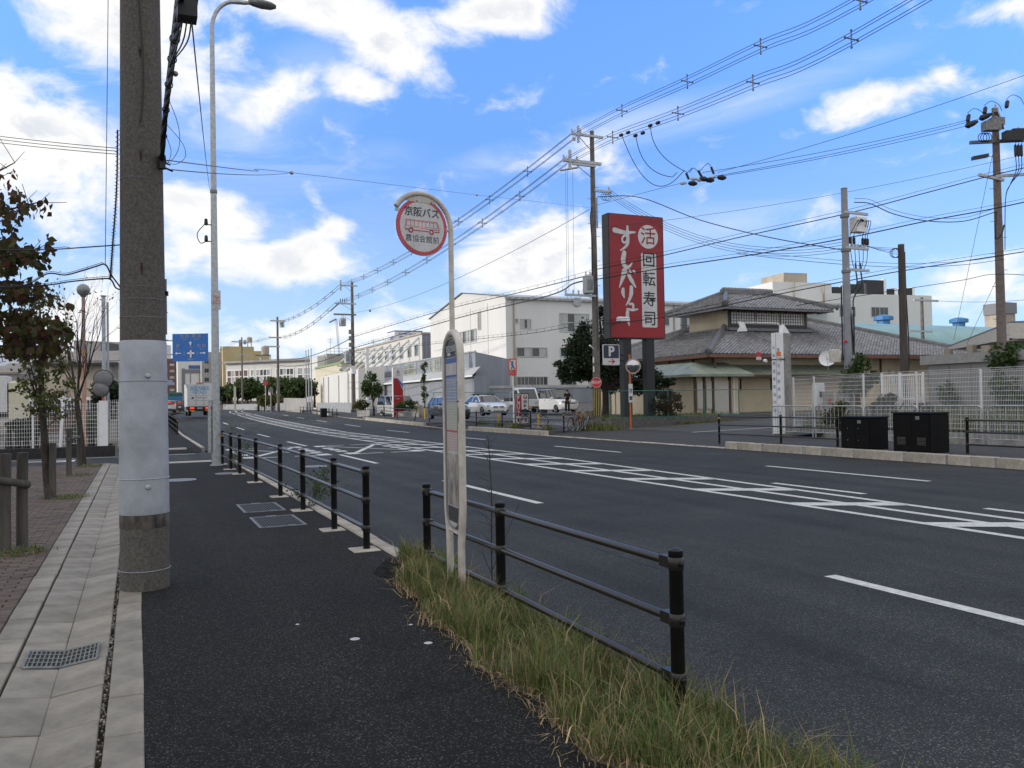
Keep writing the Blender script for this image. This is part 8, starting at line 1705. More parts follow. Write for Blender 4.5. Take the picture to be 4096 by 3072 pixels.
# ---------------------------------------------------------------- the person in the car park
def person(label, loc, h, face):
    t = thing('person', label, 'person', loc); s = h/1.6; fx = Vector((math.cos(face), math.sin(face), 0)); rt_ = Vector((-fx.y, fx.x, 0))
    def J(f, r_, z): return Vector(loc)+(fx*f+rt_*r_)*s+UZ*z*s
    def skin(name, m, joints, edges, radii, par, lv=1):
        me = bpy.data.meshes.new(name); o0 = par.location if par.parent is None else par.parent.location
        me.from_pydata([tuple(p-o0) for p in joints], edges, []); me.materials.append(m); o = bpy.data.objects.new(name, me); COL.objects.link(o); o.parent = par
        o.modifiers.new('skin', 'SKIN').use_smooth_shade = True
        for v, r_ in zip(me.skin_vertices[0].data, radii): v.radius = (r_[0]*s, r_[1]*s) if isinstance(r_, tuple) else (r_*s, r_*s)
        me.skin_vertices[0].data[0].use_root = True
        sb = o.modifiers.new('sub', 'SUBSURF'); sb.levels = lv; sb.render_levels = 2; return o
    jt = [J(0, 0, .86), J(0, 0, 1.02), J(.0, 0, 1.22), J(.0, 0, 1.36), J(.01, 0, 1.43), J(.02, 0, 1.53), J(.0, .09, .82), J(.02, .10, .46), J(-.02, .10, .08), J(.12, .11, .04), J(.0, -.09, .82), J(.02, -.10, .46), J(-.02, -.10, .08), J(.12, -.11, .04),
          J(-.01, .17, 1.32), J(-.04, .21, 1.08), J(.0, .23, .86), J(.02, .23, .76), J(-.01, -.17, 1.32), J(-.02, -.22, 1.08), J(.16, -.14, 1.06), J(.24, -.08, 1.10)]
    ed = [(0, 1), (1, 2), (2, 3), (3, 4), (4, 5), (0, 6), (6, 7), (7, 8), (8, 9), (0, 10), (10, 11), (11, 12), (12, 13), (3, 14), (14, 15), (15, 16), (16, 17), (3, 18), (18, 19), (19, 20), (20, 21)]
    ra = [(.13, .10), (.11, .085), (.13, .095), (.08, .07), .045, (.075, .09), .075, .052, .034, .03, .075, .052, .034, .03, .045, .036, .027, .032, .045, .036, .027, .032]
    b = skin('body', SKIN, jt, ed, ra, t)
    skin('blouse', DRESS, [J(0, 0, .80), J(0, 0, 1.03), J(.0, 0, 1.22), J(0, 0, 1.36), J(-.01, .17, 1.325), J(-.035, .20, 1.12), J(-.01, -.17, 1.325), J(-.02, -.215, 1.12)], [(0, 1), (1, 2), (2, 3), (3, 4), (4, 5), (3, 6), (6, 7)], [(.17, .14), (.15, .12), (.15, .115), (.09, .08), .058, .052, .058, .052], t)
    skin('trousers', DRESS, [J(0, 0, .92), J(0, .09, .80), J(.02, .10, .46), J(-.02, .10, .10), J(0, -.09, .80), J(.02, -.10, .46), J(-.02, -.10, .10)], [(0, 1), (1, 2), (2, 3), (0, 4), (4, 5), (5, 6)], [(.155, .115), .098, .08, .075, .098, .08, .075], t)
    q = MB(); q.ball(J(-.018, 0, 1.555), .098*s, 12, 8, (1, 1, 1.1)); q.ball(J(-.05, 0, 1.47), .085*s, 10, 6, (.9, 1.1, 1.2)); q.build('hair', HAIR, t, True)
    for k in (.034, -.034): MB().ball(J(.098, k, 1.535), .011*s, 6, 4).build('eye', SIGNK, t)
    MB().ball(J(.108, 0, 1.51), .014*s, 6, 4).build('nose', SKIN, t); MB().ball(J(.098, 0, 1.475), .016*s, 6, 4, (.6, 1.3, .5)).build('mouth', PINKR, t)
    for k in (.11, -.11):
        q = MB(); q.ball(J(.05, k, .035), .05*s, 8, 5, (1.9, .9, .7)); q.build('shoe', SIGNK, t)
    for hp, dr in ((J(.02, .23, .75), -UZ), (J(.26, -.07, 1.11), (fx*.7+UZ*.5).normalized())):
        for k in range(4): MB().tube([hp+rt_*(.016*(k-1.5))*s, hp+rt_*(.017*(k-1.5))*s+dr*(.045+.008*(k in (1, 2)))*s, hp+rt_*(.016*(k-1.5))*s+dr*.075*s+fx*.012*s], [.009*s, .008*s, .006*s], 5).build('finger', SKIN, b)
        MB().tube([hp+fx*.02*s, hp+fx*.05*s+dr*.03*s], [.010*s, .007*s], 5).build('thumb', SKIN, b)
    return t
p = pd(2270, 1655, 57); person('person in black blouse and trousers standing in front of the white minivan', (p.x, p.y, pd(2270, 1652, 57).z), 1.58, math.atan2(-FW.y, -FW.x))
# ---------------------------------------------------------------- weeds along the far pavement
for (px, d, s, lab, n) in ((2395, 41, .5, 'tuft of weeds round the foot of the utility pole by the bicycles', 900), (2350, 41.5, .45, 'weeds between the bicycles and the utility pole', 800), (2062, 46.2, .3, 'weeds below the no crossing sign', 350), (2000, 50, .3, 'weeds at the kerb left of the signboard', 300), (1930, 54, .3, 'weeds at the kerb in front of the white car', 300), (2195, 42.5, .22, 'small weed at a railing post by the bicycles', 200), (2440, 41, .5, 'weeds at the corner of the block wall', 500)):
    p = pd(px, 1715, d); o = stuff(blades('weeds', n, lambda R, n: np.stack([p.x+s*R.normal(0, .6, n), p.y+s*R.normal(0, .8, n)], 1), .12, .5, GRASS, .010, int(px), lean=.5, z0=.05)); tag(o, lab, 'weeds')
# ---------------------------------------------------------------- utility poles and their gear
def upole(label, x, y, z0, zt, r0, r1, m, name='utility_pole'):
    t = thing(name, label, 'utility pole', (x, y, z0), 'utility poles of the district'); MB().tube([(x, y, z0-.3), (x, y, lerp(z0, zt, .5)), (x, y, zt)], [r0, (r0+r1)/2, r1], 16).build('shaft', m, t, True); MB().lathe((x, y, zt), [(r1*1.05, -.02), (r1*1.05, .03)], 12).build('cap', STEELD, t); return t
def crossarm(t, x, y, z, dx0, dx1, yaw=0., w=.055, brace=True, m=None):
    u_ = Vector((math.cos(yaw), math.sin(yaw), 0)); c = Vector((x, y, z)); MB().obox(c+u_*(dx0+dx1)/2+Vector((-u_.y, u_.x, 0))*-.12, u_*(dx1-dx0)/2, Vector((-u_.y, u_.x, 0))*w, UZ*w).build('crossarm', m or STEEL, t)
    if brace: s = dx0 if abs(dx0) > abs(dx1) else dx1; MB().tube([c+u_*s*.6-UZ*.05, c-UZ*.75], .02, 5).build('brace', STEEL, t)
    return lambda f: c+u_*f+Vector((-u_.y, u_.x, 0))*-.12
def insul(t, p, h=.22, m=None): MB().lathe(p, [(.03, 0), (.055, h*.25), (.035, h*.4), (.06, h*.6), (.03, h*.9), (.02, h)], 8).build('insulator', m or PORC, t)
def trafo(t, c, r_=.27, h=.75):
    o = MB().lathe(c, [(r_*.95, 0), (r_, .04), (r_, h-.05), (r_*1.06, h-.04), (r_*1.06, h), (r_*.6, h+.06)], 18).build('transformer', CRT, t)
    for k in range(5): a = -2.2+.22*k; MB().obox(c+Vector((math.cos(a)*(r_+.04), math.sin(a)*(r_+.04), h*.5)), (.035*math.cos(a), .035*math.sin(a), 0), (-.006*math.sin(a), .006*math.cos(a), 0), (0, 0, h*.32)).build('fin', CRT, o)
    for k in (-.12, .12): MB().lathe(c+Vector((k, 0, h+.04)), [(.03, 0), (.05, .06), (.03, .1), (.04, .16), (.02, .22)], 8).build('bushing', PORC, o)
def cross_spacer(par, p, d, s=.22):
    d = Vector(d).normalized(); a = d.cross(UZ).normalized(); q = MB(); q.tube([p-UZ*s, p+UZ*s], .022, 5); q.tube([p-a*s, p+a*s], .022, 5)
    for e in (UZ, -UZ, a, -a): q.ball(p+e*s, .04, 6, 4)
    q.build('spacer', STEELD, par)
ax_, ay_ = 20.95, 36.1
A = upole('tall old concrete utility pole with a transformer beside the red sign', ax_, ay_, .06, 15.05, .205, .105, POLEC2)
ua = crossarm(A, ax_, ay_, 14.78, -1.25, .55); la = crossarm(A, ax_, ay_, 13.42, -1.75, .42, w=.07); crossarm(A, ax_, ay_, 13.28, -1.2, .1, brace=False)
MB().obox(ua(-.85)+UZ*.02, UX*.05, UY*.05, UZ*.42).build('arm_post', STEEL, A); MB().obox(la(-1.35)+UZ*.05, UX*.06, UY*.06, UZ*.48).build('arm_post', STEEL, A)
for f, q_ in ((-1.2, ua), (-.72, ua), (-1.7, la), (-.95, la)): insul(A, q_(f)+UZ*.06)
for f in (-1.05, -1.15): insul(A, ua(f)-UZ*.35); 
MB().tube([la(-1.9)-UZ*.55, la(-.9)-UZ*.3], .05, 6).build('arm_bar', STEEL, A)
trafo(A, Vector((ax_-.45, ay_-.12, 6.3+.55)), .27, .85); xb2 = crossarm(A, ax_, ay_, 6.75, -1.75, .1, brace=False)
for f in (-1.72, -1.3, -1.0): insul(A, xb2(f)+UZ*.05)
MB().bbox(ax_-1.25, ax_-.95, ay_-.25, ay_-.05, 6.2, 6.62, .03).build('cut_out', CRT, A)
for f in (-1.65, -1.55, -1.25): MB().tube(sag(xb2(f)+UZ*.2, la(f-.1+.15)-UZ*.3, .02), .008, 4).build('down_lead', WIRE, A)
for f in (-1.6, -1.4): MB().tube(smoothpath([xb2(f)+UZ*.1, xb2(f)-UZ*.2, Vector((ax_-1.1, ay_-.15, 6.15)), Vector((ax_-.8, ay_-.1, 6.9)), Vector((ax_-.5, ay_-.1, 7.75))], 5), .008, 4).build('lead', WIRE, A)
ra_ = crossarm(A, ax_, ay_, 12.05, 0, 1.0, brace=False); 
for k in range(3): MB().ring(ra_(.55+.12*k)-UZ*.28, .17, .012, (.2*k, 1, 0), 14, 4).build('cable_coil', CABLE, A)
MB().lathe(ra_(.85)-UZ*.1, [(.04, 0), (.07, .1), (.04, .22), (.06, .34)], 8).build('insulator', PORC, A)
MB().tube([(ax_+.17, ay_-.08, 10.2), (ax_+.17, ay_-.08, 11.7)], .05, 6).build('cable_guard', STEEL, A)
MB().tube(smoothpath([(ax_-.15, ay_-.1, 11.2), (ax_-.26, ay_-.15, 10.6), (ax_-.2, ay_-.18, 9.2), (ax_-.22, ay_-.18, 7.8)], 5), .03, 6).build('lead', CABLE, A)
MB().tube([(ax_-.02, ay_-.2, 8.4), (ax_+.0, ay_-.215, 4.0)], .02, 5).build('conduit', WIRE, A)
for k in range(14): z = 4.2+.62*k; s = 1 if k % 2 else -1; MB().tube([(ax_+s*.12, ay_, z), (ax_+s*.33, ay_, z)], .012, 4).build('step_bolt', STEELD, A)
for k in range(12): a = -PI*.95+k*PI*.95/11*1.0; w = .024; MB().lathe((ax_, ay_, .75), [(.21, 0), (.213, .01), (.213, 1.35), (.21, 1.36)], 16).build('guard_sleeve', BLK, A) if k == 0 else None
for k in range(14): a = 2*PI*k/14; MB().obox((ax_+.215*math.cos(a), ay_+.215*math.sin(a), 1.43), (.003*math.cos(a), .003*math.sin(a), 0), (-.022*math.sin(a), .022*math.cos(a), 0), (0, 0, .67)).build('yellow_stripe', mat('faded_yellow', (.38, .30, .12), .7, var=.15, scale=5), A)
hy = Vector((ax_-.02, ay_-.235, 2.42)); nn = Vector((-.35, -.93, 0)).normalized(); XX = Vector((-nn.y, nn.x, 0)); o = MB().lathe(hy+XX*-.12, [(.27, 0), (.27, .02)], 24, nn).build('hydrant_disc', REDB, A); text('消火栓', SIGNW, o, hy+XX*-.12+nn*.024, .17, XX, UZ, .001, off=.004); MB().ring(hy+XX*-.12+nn*.022, .25, .008, nn, 24, 4).build('disc_rim', SIGNW, o)
for z in (3.4, 2.95): MB().box(ax_-.225, ax_-.195, ay_-.14, ay_-.05, z, z+.28).build('white_tag', WHITE, A)
MB().tube([(ax_-.2, ay_-.1, 4.1), (ax_-.55, ay_-.35, 4.25)], [.03, .045], 8).build('street_lamp', WHITE, A)
pb = pd(1415, 1665, 96); bx_, by_ = pb.x, pb.y; zb_ = gz(by_)
Bp = upole('utility pole with two transformers on the far side by the white warehouse', bx_, by_, zb_-.2, 15.6, .26, .15, POLEC2)
ub = crossarm(Bp, bx_, by_, 15.2, -1.45, .6, w=.07); lb = crossarm(Bp, bx_, by_, 13.1, -2.0, .4, w=.08); crossarm(Bp, bx_, by_, 11.85, -2.2, .4, w=.09, m=STEELD); crossarm(Bp, bx_, by_, 5.9, -1.9, .2, brace=False, w=.06)
MB().obox(ub(-1.35)+UZ*.0, UX*.08, UY*.08, UZ*.6).build('arm_post', STEEL, Bp)
for f in (-1.4, -1.15, -.9): insul(Bp, lb(f)+UZ*.1, .5, SIGNK)
for f in (-1.4, -.5): insul(Bp, ub(f)+UZ*.1, .4)
MB().tube([lb(-2.6)-UZ*.9, lb(-1.5)+UZ*.1], .09, 6).build('arm_bar', STEELD, Bp); MB().tube([lb(-2.7)-UZ*2.2, lb(-1.9)-UZ*1.8], .09, 6).build('arm_bar', STEELD, Bp)
trafo(Bp, Vector((bx_-1.2, by_-.2, 10.5)), .40, .85); trafo(Bp, Vector((bx_-.68, by_-.2, 6.2)), .38, 1.3); MB().ball((bx_-1.5, by_-.2, 5.5), .2, 8, 6).build('cut_out', CRT, Bp)
for k in range(5): MB().bbox(bx_-.5, bx_-.1, by_-.4, by_-.1, 9.2-.75*k+.4, 9.7-.75*k+.4, .05).build('junction_box', STEELD, Bp)
MB().lathe((bx_, by_, 5.0), [(.34, 0), (.34, .9)], 14).build('notice_band', WHITE, Bp)
for f in (-2.0, -1.9, -1.8): MB().tube(sag(lb(f)-UZ*1.8, Vector((bx_+f*.85, by_-.2, 7.0)), .05), .02, 4).build('down_lead', WIRE, Bp)
def farpole(label, px, py, d, top_py, arms, gear=True):
    p = pd(px, py, d); zt = pd(px, top_py, d).z; t = upole(label, p.x, p.y, gz(p.y)-.2, zt, .24, .15, POLEC2); s = d/96
    fs = [crossarm(t, p.x, p.y, zt-dz, a, b2, w=.1, brace=False) for dz, a, b2 in arms]
    if gear: trafo(t, Vector((p.x+.65, p.y-.2, zt-1.6)), .36, .9)
    return t, p, zt, fs
Cp, pc_, zc_, fc_ = farpole('thin utility pole before the apartment house, third along the far kerb', 1114, 1648, 128, 1267, [(.6, -1.1, 1.2), (3.2, -1.3, .5), (4.6, -2.0, .3)])
Dp, pd_, zd_, fd_ = farpole('distant utility pole in front of the yellow block', 970, 1625, 190, 1349, [(1.0, -2.3, .4), (4.0, -1.7, 1.2)], True)
Ep, pe_, ze_, fe_ = farpole('most distant utility pole, just right of the street light', 886, 1634, 240, 1385, [(1.0, -1.7, .4), (5, -.6, 2)], False)
pg = pd(3395, 1500, 33.5); fx_, fy_ = pg.x, pg.y; zt = pd(3393, 752, 33.5).z
Fp = upole('smooth grey pole with a white switch box and three arms behind the mesh fence', fx_, fy_, .3, zt, .175, .125, mat('grey_pole_paint', (.27, .285, .31), .5, var=.1, scale=3))
yw_ = math.atan2(RT.y, RT.x)+.45
arms = [crossarm(Fp, fx_, fy_, pd(3400, py, 33.5).z, -.1, 1.15, yw_, .05, False) for py in (848, 990, 1078)]
for k, py in enumerate((862, 1000, 1085)): MB().lathe((fx_, fy_, pd(3400, py, 33.5).z-.06), [(.17, 0), (.18, .02), (.18, .12), (.17, .14)], 14).build('band', STEELD, Fp)
sb = arms[0](.62); MB().bbox(sb.x-.28, sb.x+.28, sb.y-.2, sb.y+.2, sb.z-.78, sb.z-.14, .06).build('switch_box', WHITE, Fp); MB().tube([(sb.x-.05, sb.y-.2, sb.z-.3), (sb.x-.2, sb.y-.42, sb.z-.4)], .05, 8).build('bushing', SIGNK, Fp)
for k, f in enumerate((.15, .35, .85, 1.0, 1.12)):
    top_ = sb+Vector((-.25+.12*k, -.22, -.38)); b_ = arms[0](f)-UZ*1.05; MB().tube(smoothpath([top_, top_+Vector((.12*(1 if k > 1 else -1), -.1, .0)), b_+UZ*.15, b_], 4), .014, 5).build('lead', CABLE, Fp); MB().lathe(b_-UZ*.22, [(.035, 0), (.06, .04), (.06, .24), (.03, .28)], 8).build('cable_joint', SIGNK, Fp)
    e = arms[1](.15+.24*k); MB().tube(smoothpath([b_-UZ*.2, b_.lerp(e, .5)+UX*.05, e, e-UZ*.5+UX*.03*(2-k), arms[2](.35+.12*k)], 4), .014, 5).build('lead', CABLE, Fp)
for k in (-1, 1):
    e = arms[2](.55+.14*k); MB().tube(smoothpath([e+UZ*.3, e, e-UZ*.6+UX*.03, e-UZ*1.15-RT*.32, Vector((fx_, fy_, 0))+RT*(.16+.06*k)-FW*.12+UZ*(arms[2](0).z-2.0), Vector((fx_, fy_, 0))+RT*.2-FW*.1+UZ*3.2], 5), .028, 6).build('riser_cable', CABLE, Fp, True)
for k in range(5): insul(Fp, arms[1](.25+.17*k)+UZ*.04, .14)
MB().tube([Vector((fx_, fy_, 4.5))-RT*.22, Vector((fx_, fy_, 6.0))-RT*.21], .03, 6).build('conduit', CABLE, Fp); MB().tube([Vector((fx_, fy_, 3.0))-RT*.22, Vector((fx_, fy_, 4.5))-RT*.22], .03, 6).build('conduit', SIGNK, Fp); MB().ball(Vector((fx_, fy_, 3.75))-RT*.16-FW*.15, .07, 8, 5).build('red_tag', REDB, Fp); MB().tube([Vector((fx_, fy_, 2.0))+RT*.19, Vector((fx_, fy_, 5.0))+RT*.19], .06, 8).build('cable_guard', STEEL, Fp)
MB().bbox(fx_-.95, fx_-.55, fy_-.15, fy_+.1, 2.9, 3.42, .04).build('meter_cabinet', CREAM, Fp)
pg = pd(3618, 1500, 36); zt = pd(3610, 978, 36).z; gx_, gy_ = pg.x, pg.y
Gp = upole('brown wooden service pole right of the switch pole', gx_, gy_, .3, zt, .185, .13, mat('brown_pole_wood', (.085, .072, .062), .9, var=.2, scale=6, stretch=(1, 1, .1))); MB().tube(smoothpath([Vector((gx_, gy_, zt-.3))+RT*.15, Vector((gx_, gy_, zt-2))+RT*.16, Vector((gx_, gy_, 4))+RT*.22, Vector((gx_, gy_, 2.6))+RT*.2], 5), .025, 6).build('lead', CABLE, Gp)
for k in range(3): MB().ring(Vector((gx_, gy_, zt-.35))-RT*(.3-.05*k), .2, .012, FW, 14, 4).build('cable_coil', CABLE, Gp)
pg = pd(4008, 1400, 38); kx, ky = pg.x, pg.y; zt = pd(4003, 428, 38).z
Kp = upole('tall concrete pole at the right edge crowded with switches and insulators', kx, ky, .3, zt, .225, .14, mat('pinkish_pole_concrete', (.20, .165, .15), .85, var=.14, scale=5))
k1 = crossarm(Kp, kx, ky, zt-.42, -1.2, 1.9, math.atan2(RT.y, RT.x)+.95, .08, False, STEELD); k2 = crossarm(Kp, kx, ky, zt-1.55, -1.2, 1.6, math.atan2(RT.y, RT.x)-.1, .07, False, STEELD); k3 = crossarm(Kp, kx, ky, zt-3.3, -1.7, .3, math.atan2(RT.y, RT.x)+.55, .06, False); k4 = crossarm(Kp, kx, ky, zt-3.15, -.1, 1.7, math.atan2(RT.y, RT.x)-.2, .06, False)
for f in (-1.1, -.5, .5, 1.1, 1.7): insul(Kp, k1(f)+UZ*.08, .26)
for (px, py) in ((3870, 470), (3937, 440), (4025, 415)):
    c = pd(px, py, 37.7); MB().lathe(c-UZ*.2, [(.04, 0), (.09, .06), (.09, .34), (.04, .42)], 8, (.4, .1, 1)).build('arrester', SIGNK, Kp); MB().tube(smoothpath([c+UZ*.2, c+UZ*.4+RT*.3, c+UZ*.25+RT*.65, c+RT*.8-UZ*.05], 4), .014, 5).build('lead', CABLE, Kp)
for (px, py) in ((3862, 506), (3918, 476)): c = pd(px, py, 37.6); MB().lathe(c, [(.05, 0), (.14, .1), (.12, .4), (.06, .6)], 8, RT+UZ*.4).build('strain_insulator', SIGNK, Kp)
for (px, py, r_) in ((3965, 505, .3), (3985, 488, .24), (4050, 545, .32), (4075, 535, .28)): c = pd(px, py, 37.6); MB().obox(c, RT*r_*1.2, FW*.2, UZ*r_*.7).build('switch_gear', STEELD if px < 4040 else PLASTK, Kp); MB().lathe(c+UZ*r_*.6, [(.04, 0), (.07, .08), (.03, .16)], 8).build('bushing', PORC, Kp)
for k in range(3): c = pd(4062+12*k, 605, 37.5); MB().lathe(c-UZ*.25, [(.03, 0), (.06, .06), (.06, .5), (.03, .56)], 8).build('cable_joint', SIGNK, Kp); MB().tube(smoothpath([c+UZ*.3, c+UZ*.55+RT*.1, c+UZ*.75+RT*.4], 4), .014, 5).build('lead', CABLE, Kp); MB().tube(smoothpath([c-UZ*.25, c-UZ*.9-RT*.03*k, pd(4040, 740, 37.5), pd(4022, 800, 37.6), pd(4020, 1000, 37.6)], 4), .018, 5).build('lead', CABLE, Kp)
for k in range(3): MB().ring(pd(3930+10*k, 550, 37.6), .2, .02, FW, 14, 4).build('cable_coil', CABLE, Kp)
MB().obox(pd(3920, 628, 37.3), RT*.35+UZ*.06, FW*.1, UZ*.08).build('cut_out', SIGNK, Kp)
MB().tube(smoothpath([pd(3985, 845, 37.6), pd(3984, 870, 37.6), pd(3982, 930, 37.5), pd(3985, 955, 37.5), pd(4005, 940, 37.5), pd(4016, 900, 37.6)], 5), .035, 6).build('drip_loop', CABLE, Kp)
for k in range(16): MB().tube([Vector((kx, ky, zt-2.2-.75*k))+RT*(.12 if k % 2 else -.12), Vector((kx, ky, zt-2.2-.75*k))+RT*(.36 if k % 2 else -.36)], .012, 4).build('step_bolt', STEELD, Kp)
farpole('small distant pole with two crossarms behind the restaurant roof', 3692, 1400, 88, 1190, [(.3, -1.3, 2.3), (3.6, -2.2, 1.3)], False)
# ---------------------------------------------------------------- overhead lines
def line3(label, pts, offs, r_=.014, spacers=(), m=None, group='power lines along the far side'):
    """a bundle of parallel wires through the given points, held apart by cross shaped spacers"""
    P = smoothpath(pts, 6) if len(pts) > 2 else pts; d = (P[-1]-P[0]).normalized(); a = d.cross(UZ).normalized()
    t = bundle('power_line', label, [[p+a*u_+UZ*v_ for p in P] for u_, v_ in offs], r_, m or WIRE, group)
    for s in spacers: cross_spacer(t, Vector(s)+a*(offs[0][0]+offs[-1][0])/2, d, .26)
    return t
OFF = [(0, .2), (-.18, 0), (.18, 0), (0, -.2)]
K = 1.8517
x1_ = ax_-1.0; x2_ = ax_-1.35
U = [ua(-.85)+UZ*.05]+[atx(2048+x/1.08, y/1.08, x1_) for x, y in ((475, 478), (757, 352), (1074, 200), (1504, 3))]; U.append(U[-1]+(U[-1]-U[-2])*3+UZ*1.5)
line3('upper four wire power line with cross spacers, running overhead to the upper right', U, OFF, .011, U[1:5])
V = [la(-1.35)+UZ*.05]+[atx(2048+x/1.08, y/1.08, x2_) for x, y in ((435, 593), (717, 490), (1041, 357), (1466, 168))]; V.append(V[-1]+(V[-1]-V[-2])*3+UZ*1.5)
line3('lower four wire power line with cross spacers, running overhead to the upper right', V, OFF, .011, V[1:5])
def between(p, q_, s, n, label, sp_=.26):
    P = sag(p, q_, s, n+1); line3(label, P, OFF, .014, P[1:-1])
between(ua(-1.0), ub(-1.35), 1.0, 9, 'upper spacer line from the pole by the red sign to the pole with two transformers'); between(la(-1.5), lb(-1.9), 1.0, 9, 'lower spacer line from the pole by the red sign to the pole with two transformers')
between(ub(-1.35), fc_[0](.9), .6, 8, 'upper spacer line sagging on to the third pole'); between(lb(-1.9), fc_[1](.4), .8, 8, 'lower spacer line sagging on to the third pole')
between(fc_[1](-1.1), fd_[0](-2.1), .5, 3, 'spacer line on to the distant poles'); bundle('power_line', 'thin wires between the two most distant poles', [sag(fd_[0](-2.1+k*.5), fe_[0](-1.2+k*.5), .6) for k in range(3)], .02, group='power lines along the far side')
# taps down to the dead ends, then across to the right hand pole
ends = [pd(2775, 722, 36), pd(2810, 690, 36.4), pd(2855, 705, 36.2)]; t = thing('tap_line', 'three drooping tap wires with black dead ends, hung right of the red sign pole', 'wire', ends[0], 'overhead wires')
for (px, py), e, mid in (((2486, 538), pd(2720, 700, 36), pd(2600, 730, 36)), ((2543, 540), pd(2690, 708, 36.3), pd(2590, 660, 36.2)), ((2602, 500), pd(2750, 690, 36.2), pd(2640, 610, 36.2))):
    s = atx(px, py, x2_); c = mid*2-(s+e)/2; MB().tube([s*(1-q)**2+c*2*q*(1-q)+e*q*q for q in np.linspace(0, 1, 20)]+[e+UZ*.2+RT*.2], .016, 5).build('tap_wire', CABLE, t, True)
    d = (V[2]-V[1]).normalized()
    for o_ in (-.15, .42): MB().lathe(s+d*o_-UZ*.02, [(.03, 0), (.075, .05), (.075, .2), (.03, .26)], 8, d).build('clamp', SIGNK, t)
for px, py in ((2752, 733), (2795, 715), (2868, 710), (2820, 720)): c = pd(px, py, 36.2); MB().lathe(c, [(.03, 0), (.10, .08), (.12, .26), (.05, .40)], 8, RT*.95-UZ*.05).build('dead_end', SIGNK, t); MB().lathe(c-RT*.35, [(.05, 0), (.08, .1), (.03, .3)], 8, RT).build('strain_insulator', PORC, t)
for px, py, dx_, dy_ in ((2750, 705, 18, 25), (2800, 695, 25, 26), (2850, 682, 18, 28)): MB().tube([pd(px-dx_*.3, py-dy_*.5, 36.2), pd(px+dx_*.3, py+dy_*.5, 36.2)], .055, 7).build('cable_joint', SIGNK, t)
MB().tube(smoothpath([pd(2758, 690, 36.2), pd(2775, 672, 36.2), pd(2795, 686, 36.2), pd(2822, 660, 36.2), pd(2835, 655, 36.2), pd(2848, 672, 36.2)], 5), .014, 5).build('jumper', CABLE, t)
k_end = [pd(3862, 505, 37.6), pd(3880, 478, 37.6), pd(3925, 474, 37.6)]
bundle('power_line', 'three wires from the dead ends to the crowded pole at the right edge', [sag(e, k_, .15) for e, k_ in zip(ends, k_end)], .012)
wire('stay_wire', 'thin messenger wire from the red sign pole to the dead ends', [Vector((ax_+.15, ay_, 11.35)), pd(2745, 727, 36)], .009)
wire('power_line', 'single wire rising from the dead ends to the upper right', sag(pd(2870, 690, 36), pd(4400, 190, 28), .2), .010)
wire('stay_wire', 'thin wire from the red sign pole past the right edge below the dead ends', sag(Vector((ax_+.2, ay_, 10.2)), pd(4096+400, 520, 37), .5), .009)
bundle('power_line', 'four service wires dropping from the red sign pole to the switch pole', [sag(ra_(.85)+UZ*(.12*k-.2), Vector((fx_, fy_, pd(3400, 985, 33.5).z+.12*k-.15)), 1.25) for k in range(4)], .010, CABLE); bundle('power_line', 'short service wires from the switch pole to the brown wooden pole', [sag(arms[1](.4+.2*k)+UZ*.15, Vector((gx_, gy_, zt))+UZ*0+Vector((0, 0, pd(3610, 990, 36).z-zt-.1*k)), .05) for k in range(4)], .009, CABLE)
wire('cable', 'black cable curving from the red sign pole down to the switch pole', smoothpath([Vector((ax_+.2, ay_-.1, 11.75)), pd(2560, 790, 40), pd(2800, 880, 38.5), pd(3080, 950, 36.5), Vector((fx_, fy_, pd(3400, 990, 33.5).z-.1))], 6), .022, CABLE)
def comm(label, P, r_=.022, lash=.32, off=.16):
    P = [Vector(p) for p in P]; S_ = smoothpath(P, 7); t = bundle('cable', label, [S_, [p+UZ*off for p in S_]], [r_, .009], CABLE, 'telephone cables with loops'); q = MB(); L_ = 0
    for a, b2 in zip(S_, S_[1:]):
        n = int((b2-a).length/1.2)
        for k in range(n): p = a.lerp(b2, (k+.5)/n); d = (b2-a).normalized(); q.tube([p-d*.10+UZ*off, p-d*.05-UZ*r_, p+d*.05-UZ*r_, p+d*.10+UZ*off], .007, 3, False)
    stuff(q.build('hanger_loops', CABLE, t))
zA = lambda py: pd(2380, py, 41.5).z
comm('upper telephone cable from the red sign pole to the upper right', [Vector((ax_, ay_-.2, zA(1078)))]+[pd(x*K, y*K, d) for x, y, d in ((1432, 552, 39.5), (1600, 512, 38), (1835, 460, 36.5), (2010, 414, 37), (2160, 375, 37.4), (2400, 320, 36))]); comm('middle telephone cable from the red sign pole to the upper right', [Vector((ax_, ay_-.22, zA(1118)))]+[pd(x*K, y*K, d) for x, y, d in ((1440, 578, 39.5), (1640, 548, 38), (1840, 512, 36.2), (2000, 478, 36.8), (2160, 448, 37.4), (2400, 395, 36))], .026); comm('lowest telephone cable crossing in front of the lantern roof to the right', [pd(x*K, y*K, d) for x, y, d in ((1300, 700, 41), (1400, 690, 40), (1510, 672, 38.5), (1660, 640, 37), (1840, 605, 35.5), (1950, 585, 36.5), (2160, 552, 37.4), (2400, 515, 36))], .022)
comm('thin telephone cable from the middle cable to the crowded pole', [pd(x*K, y*K, d) for x, y, d in ((1590, 548, 38.2), (1700, 560, 37), (1835, 572, 35.5), (1960, 577, 37), (2080, 572, 37.3), (2170, 560, 37.5))], .012); comm('slack telephone cable looping down to the crowded pole', [pd(x*K, y*K, d) for x, y, d in ((1845, 437, 33.5), (1880, 440, 33.6), (1930, 462, 34.5), (2000, 477, 36), (2080, 478, 37), (2150, 458, 37.4))], .02)
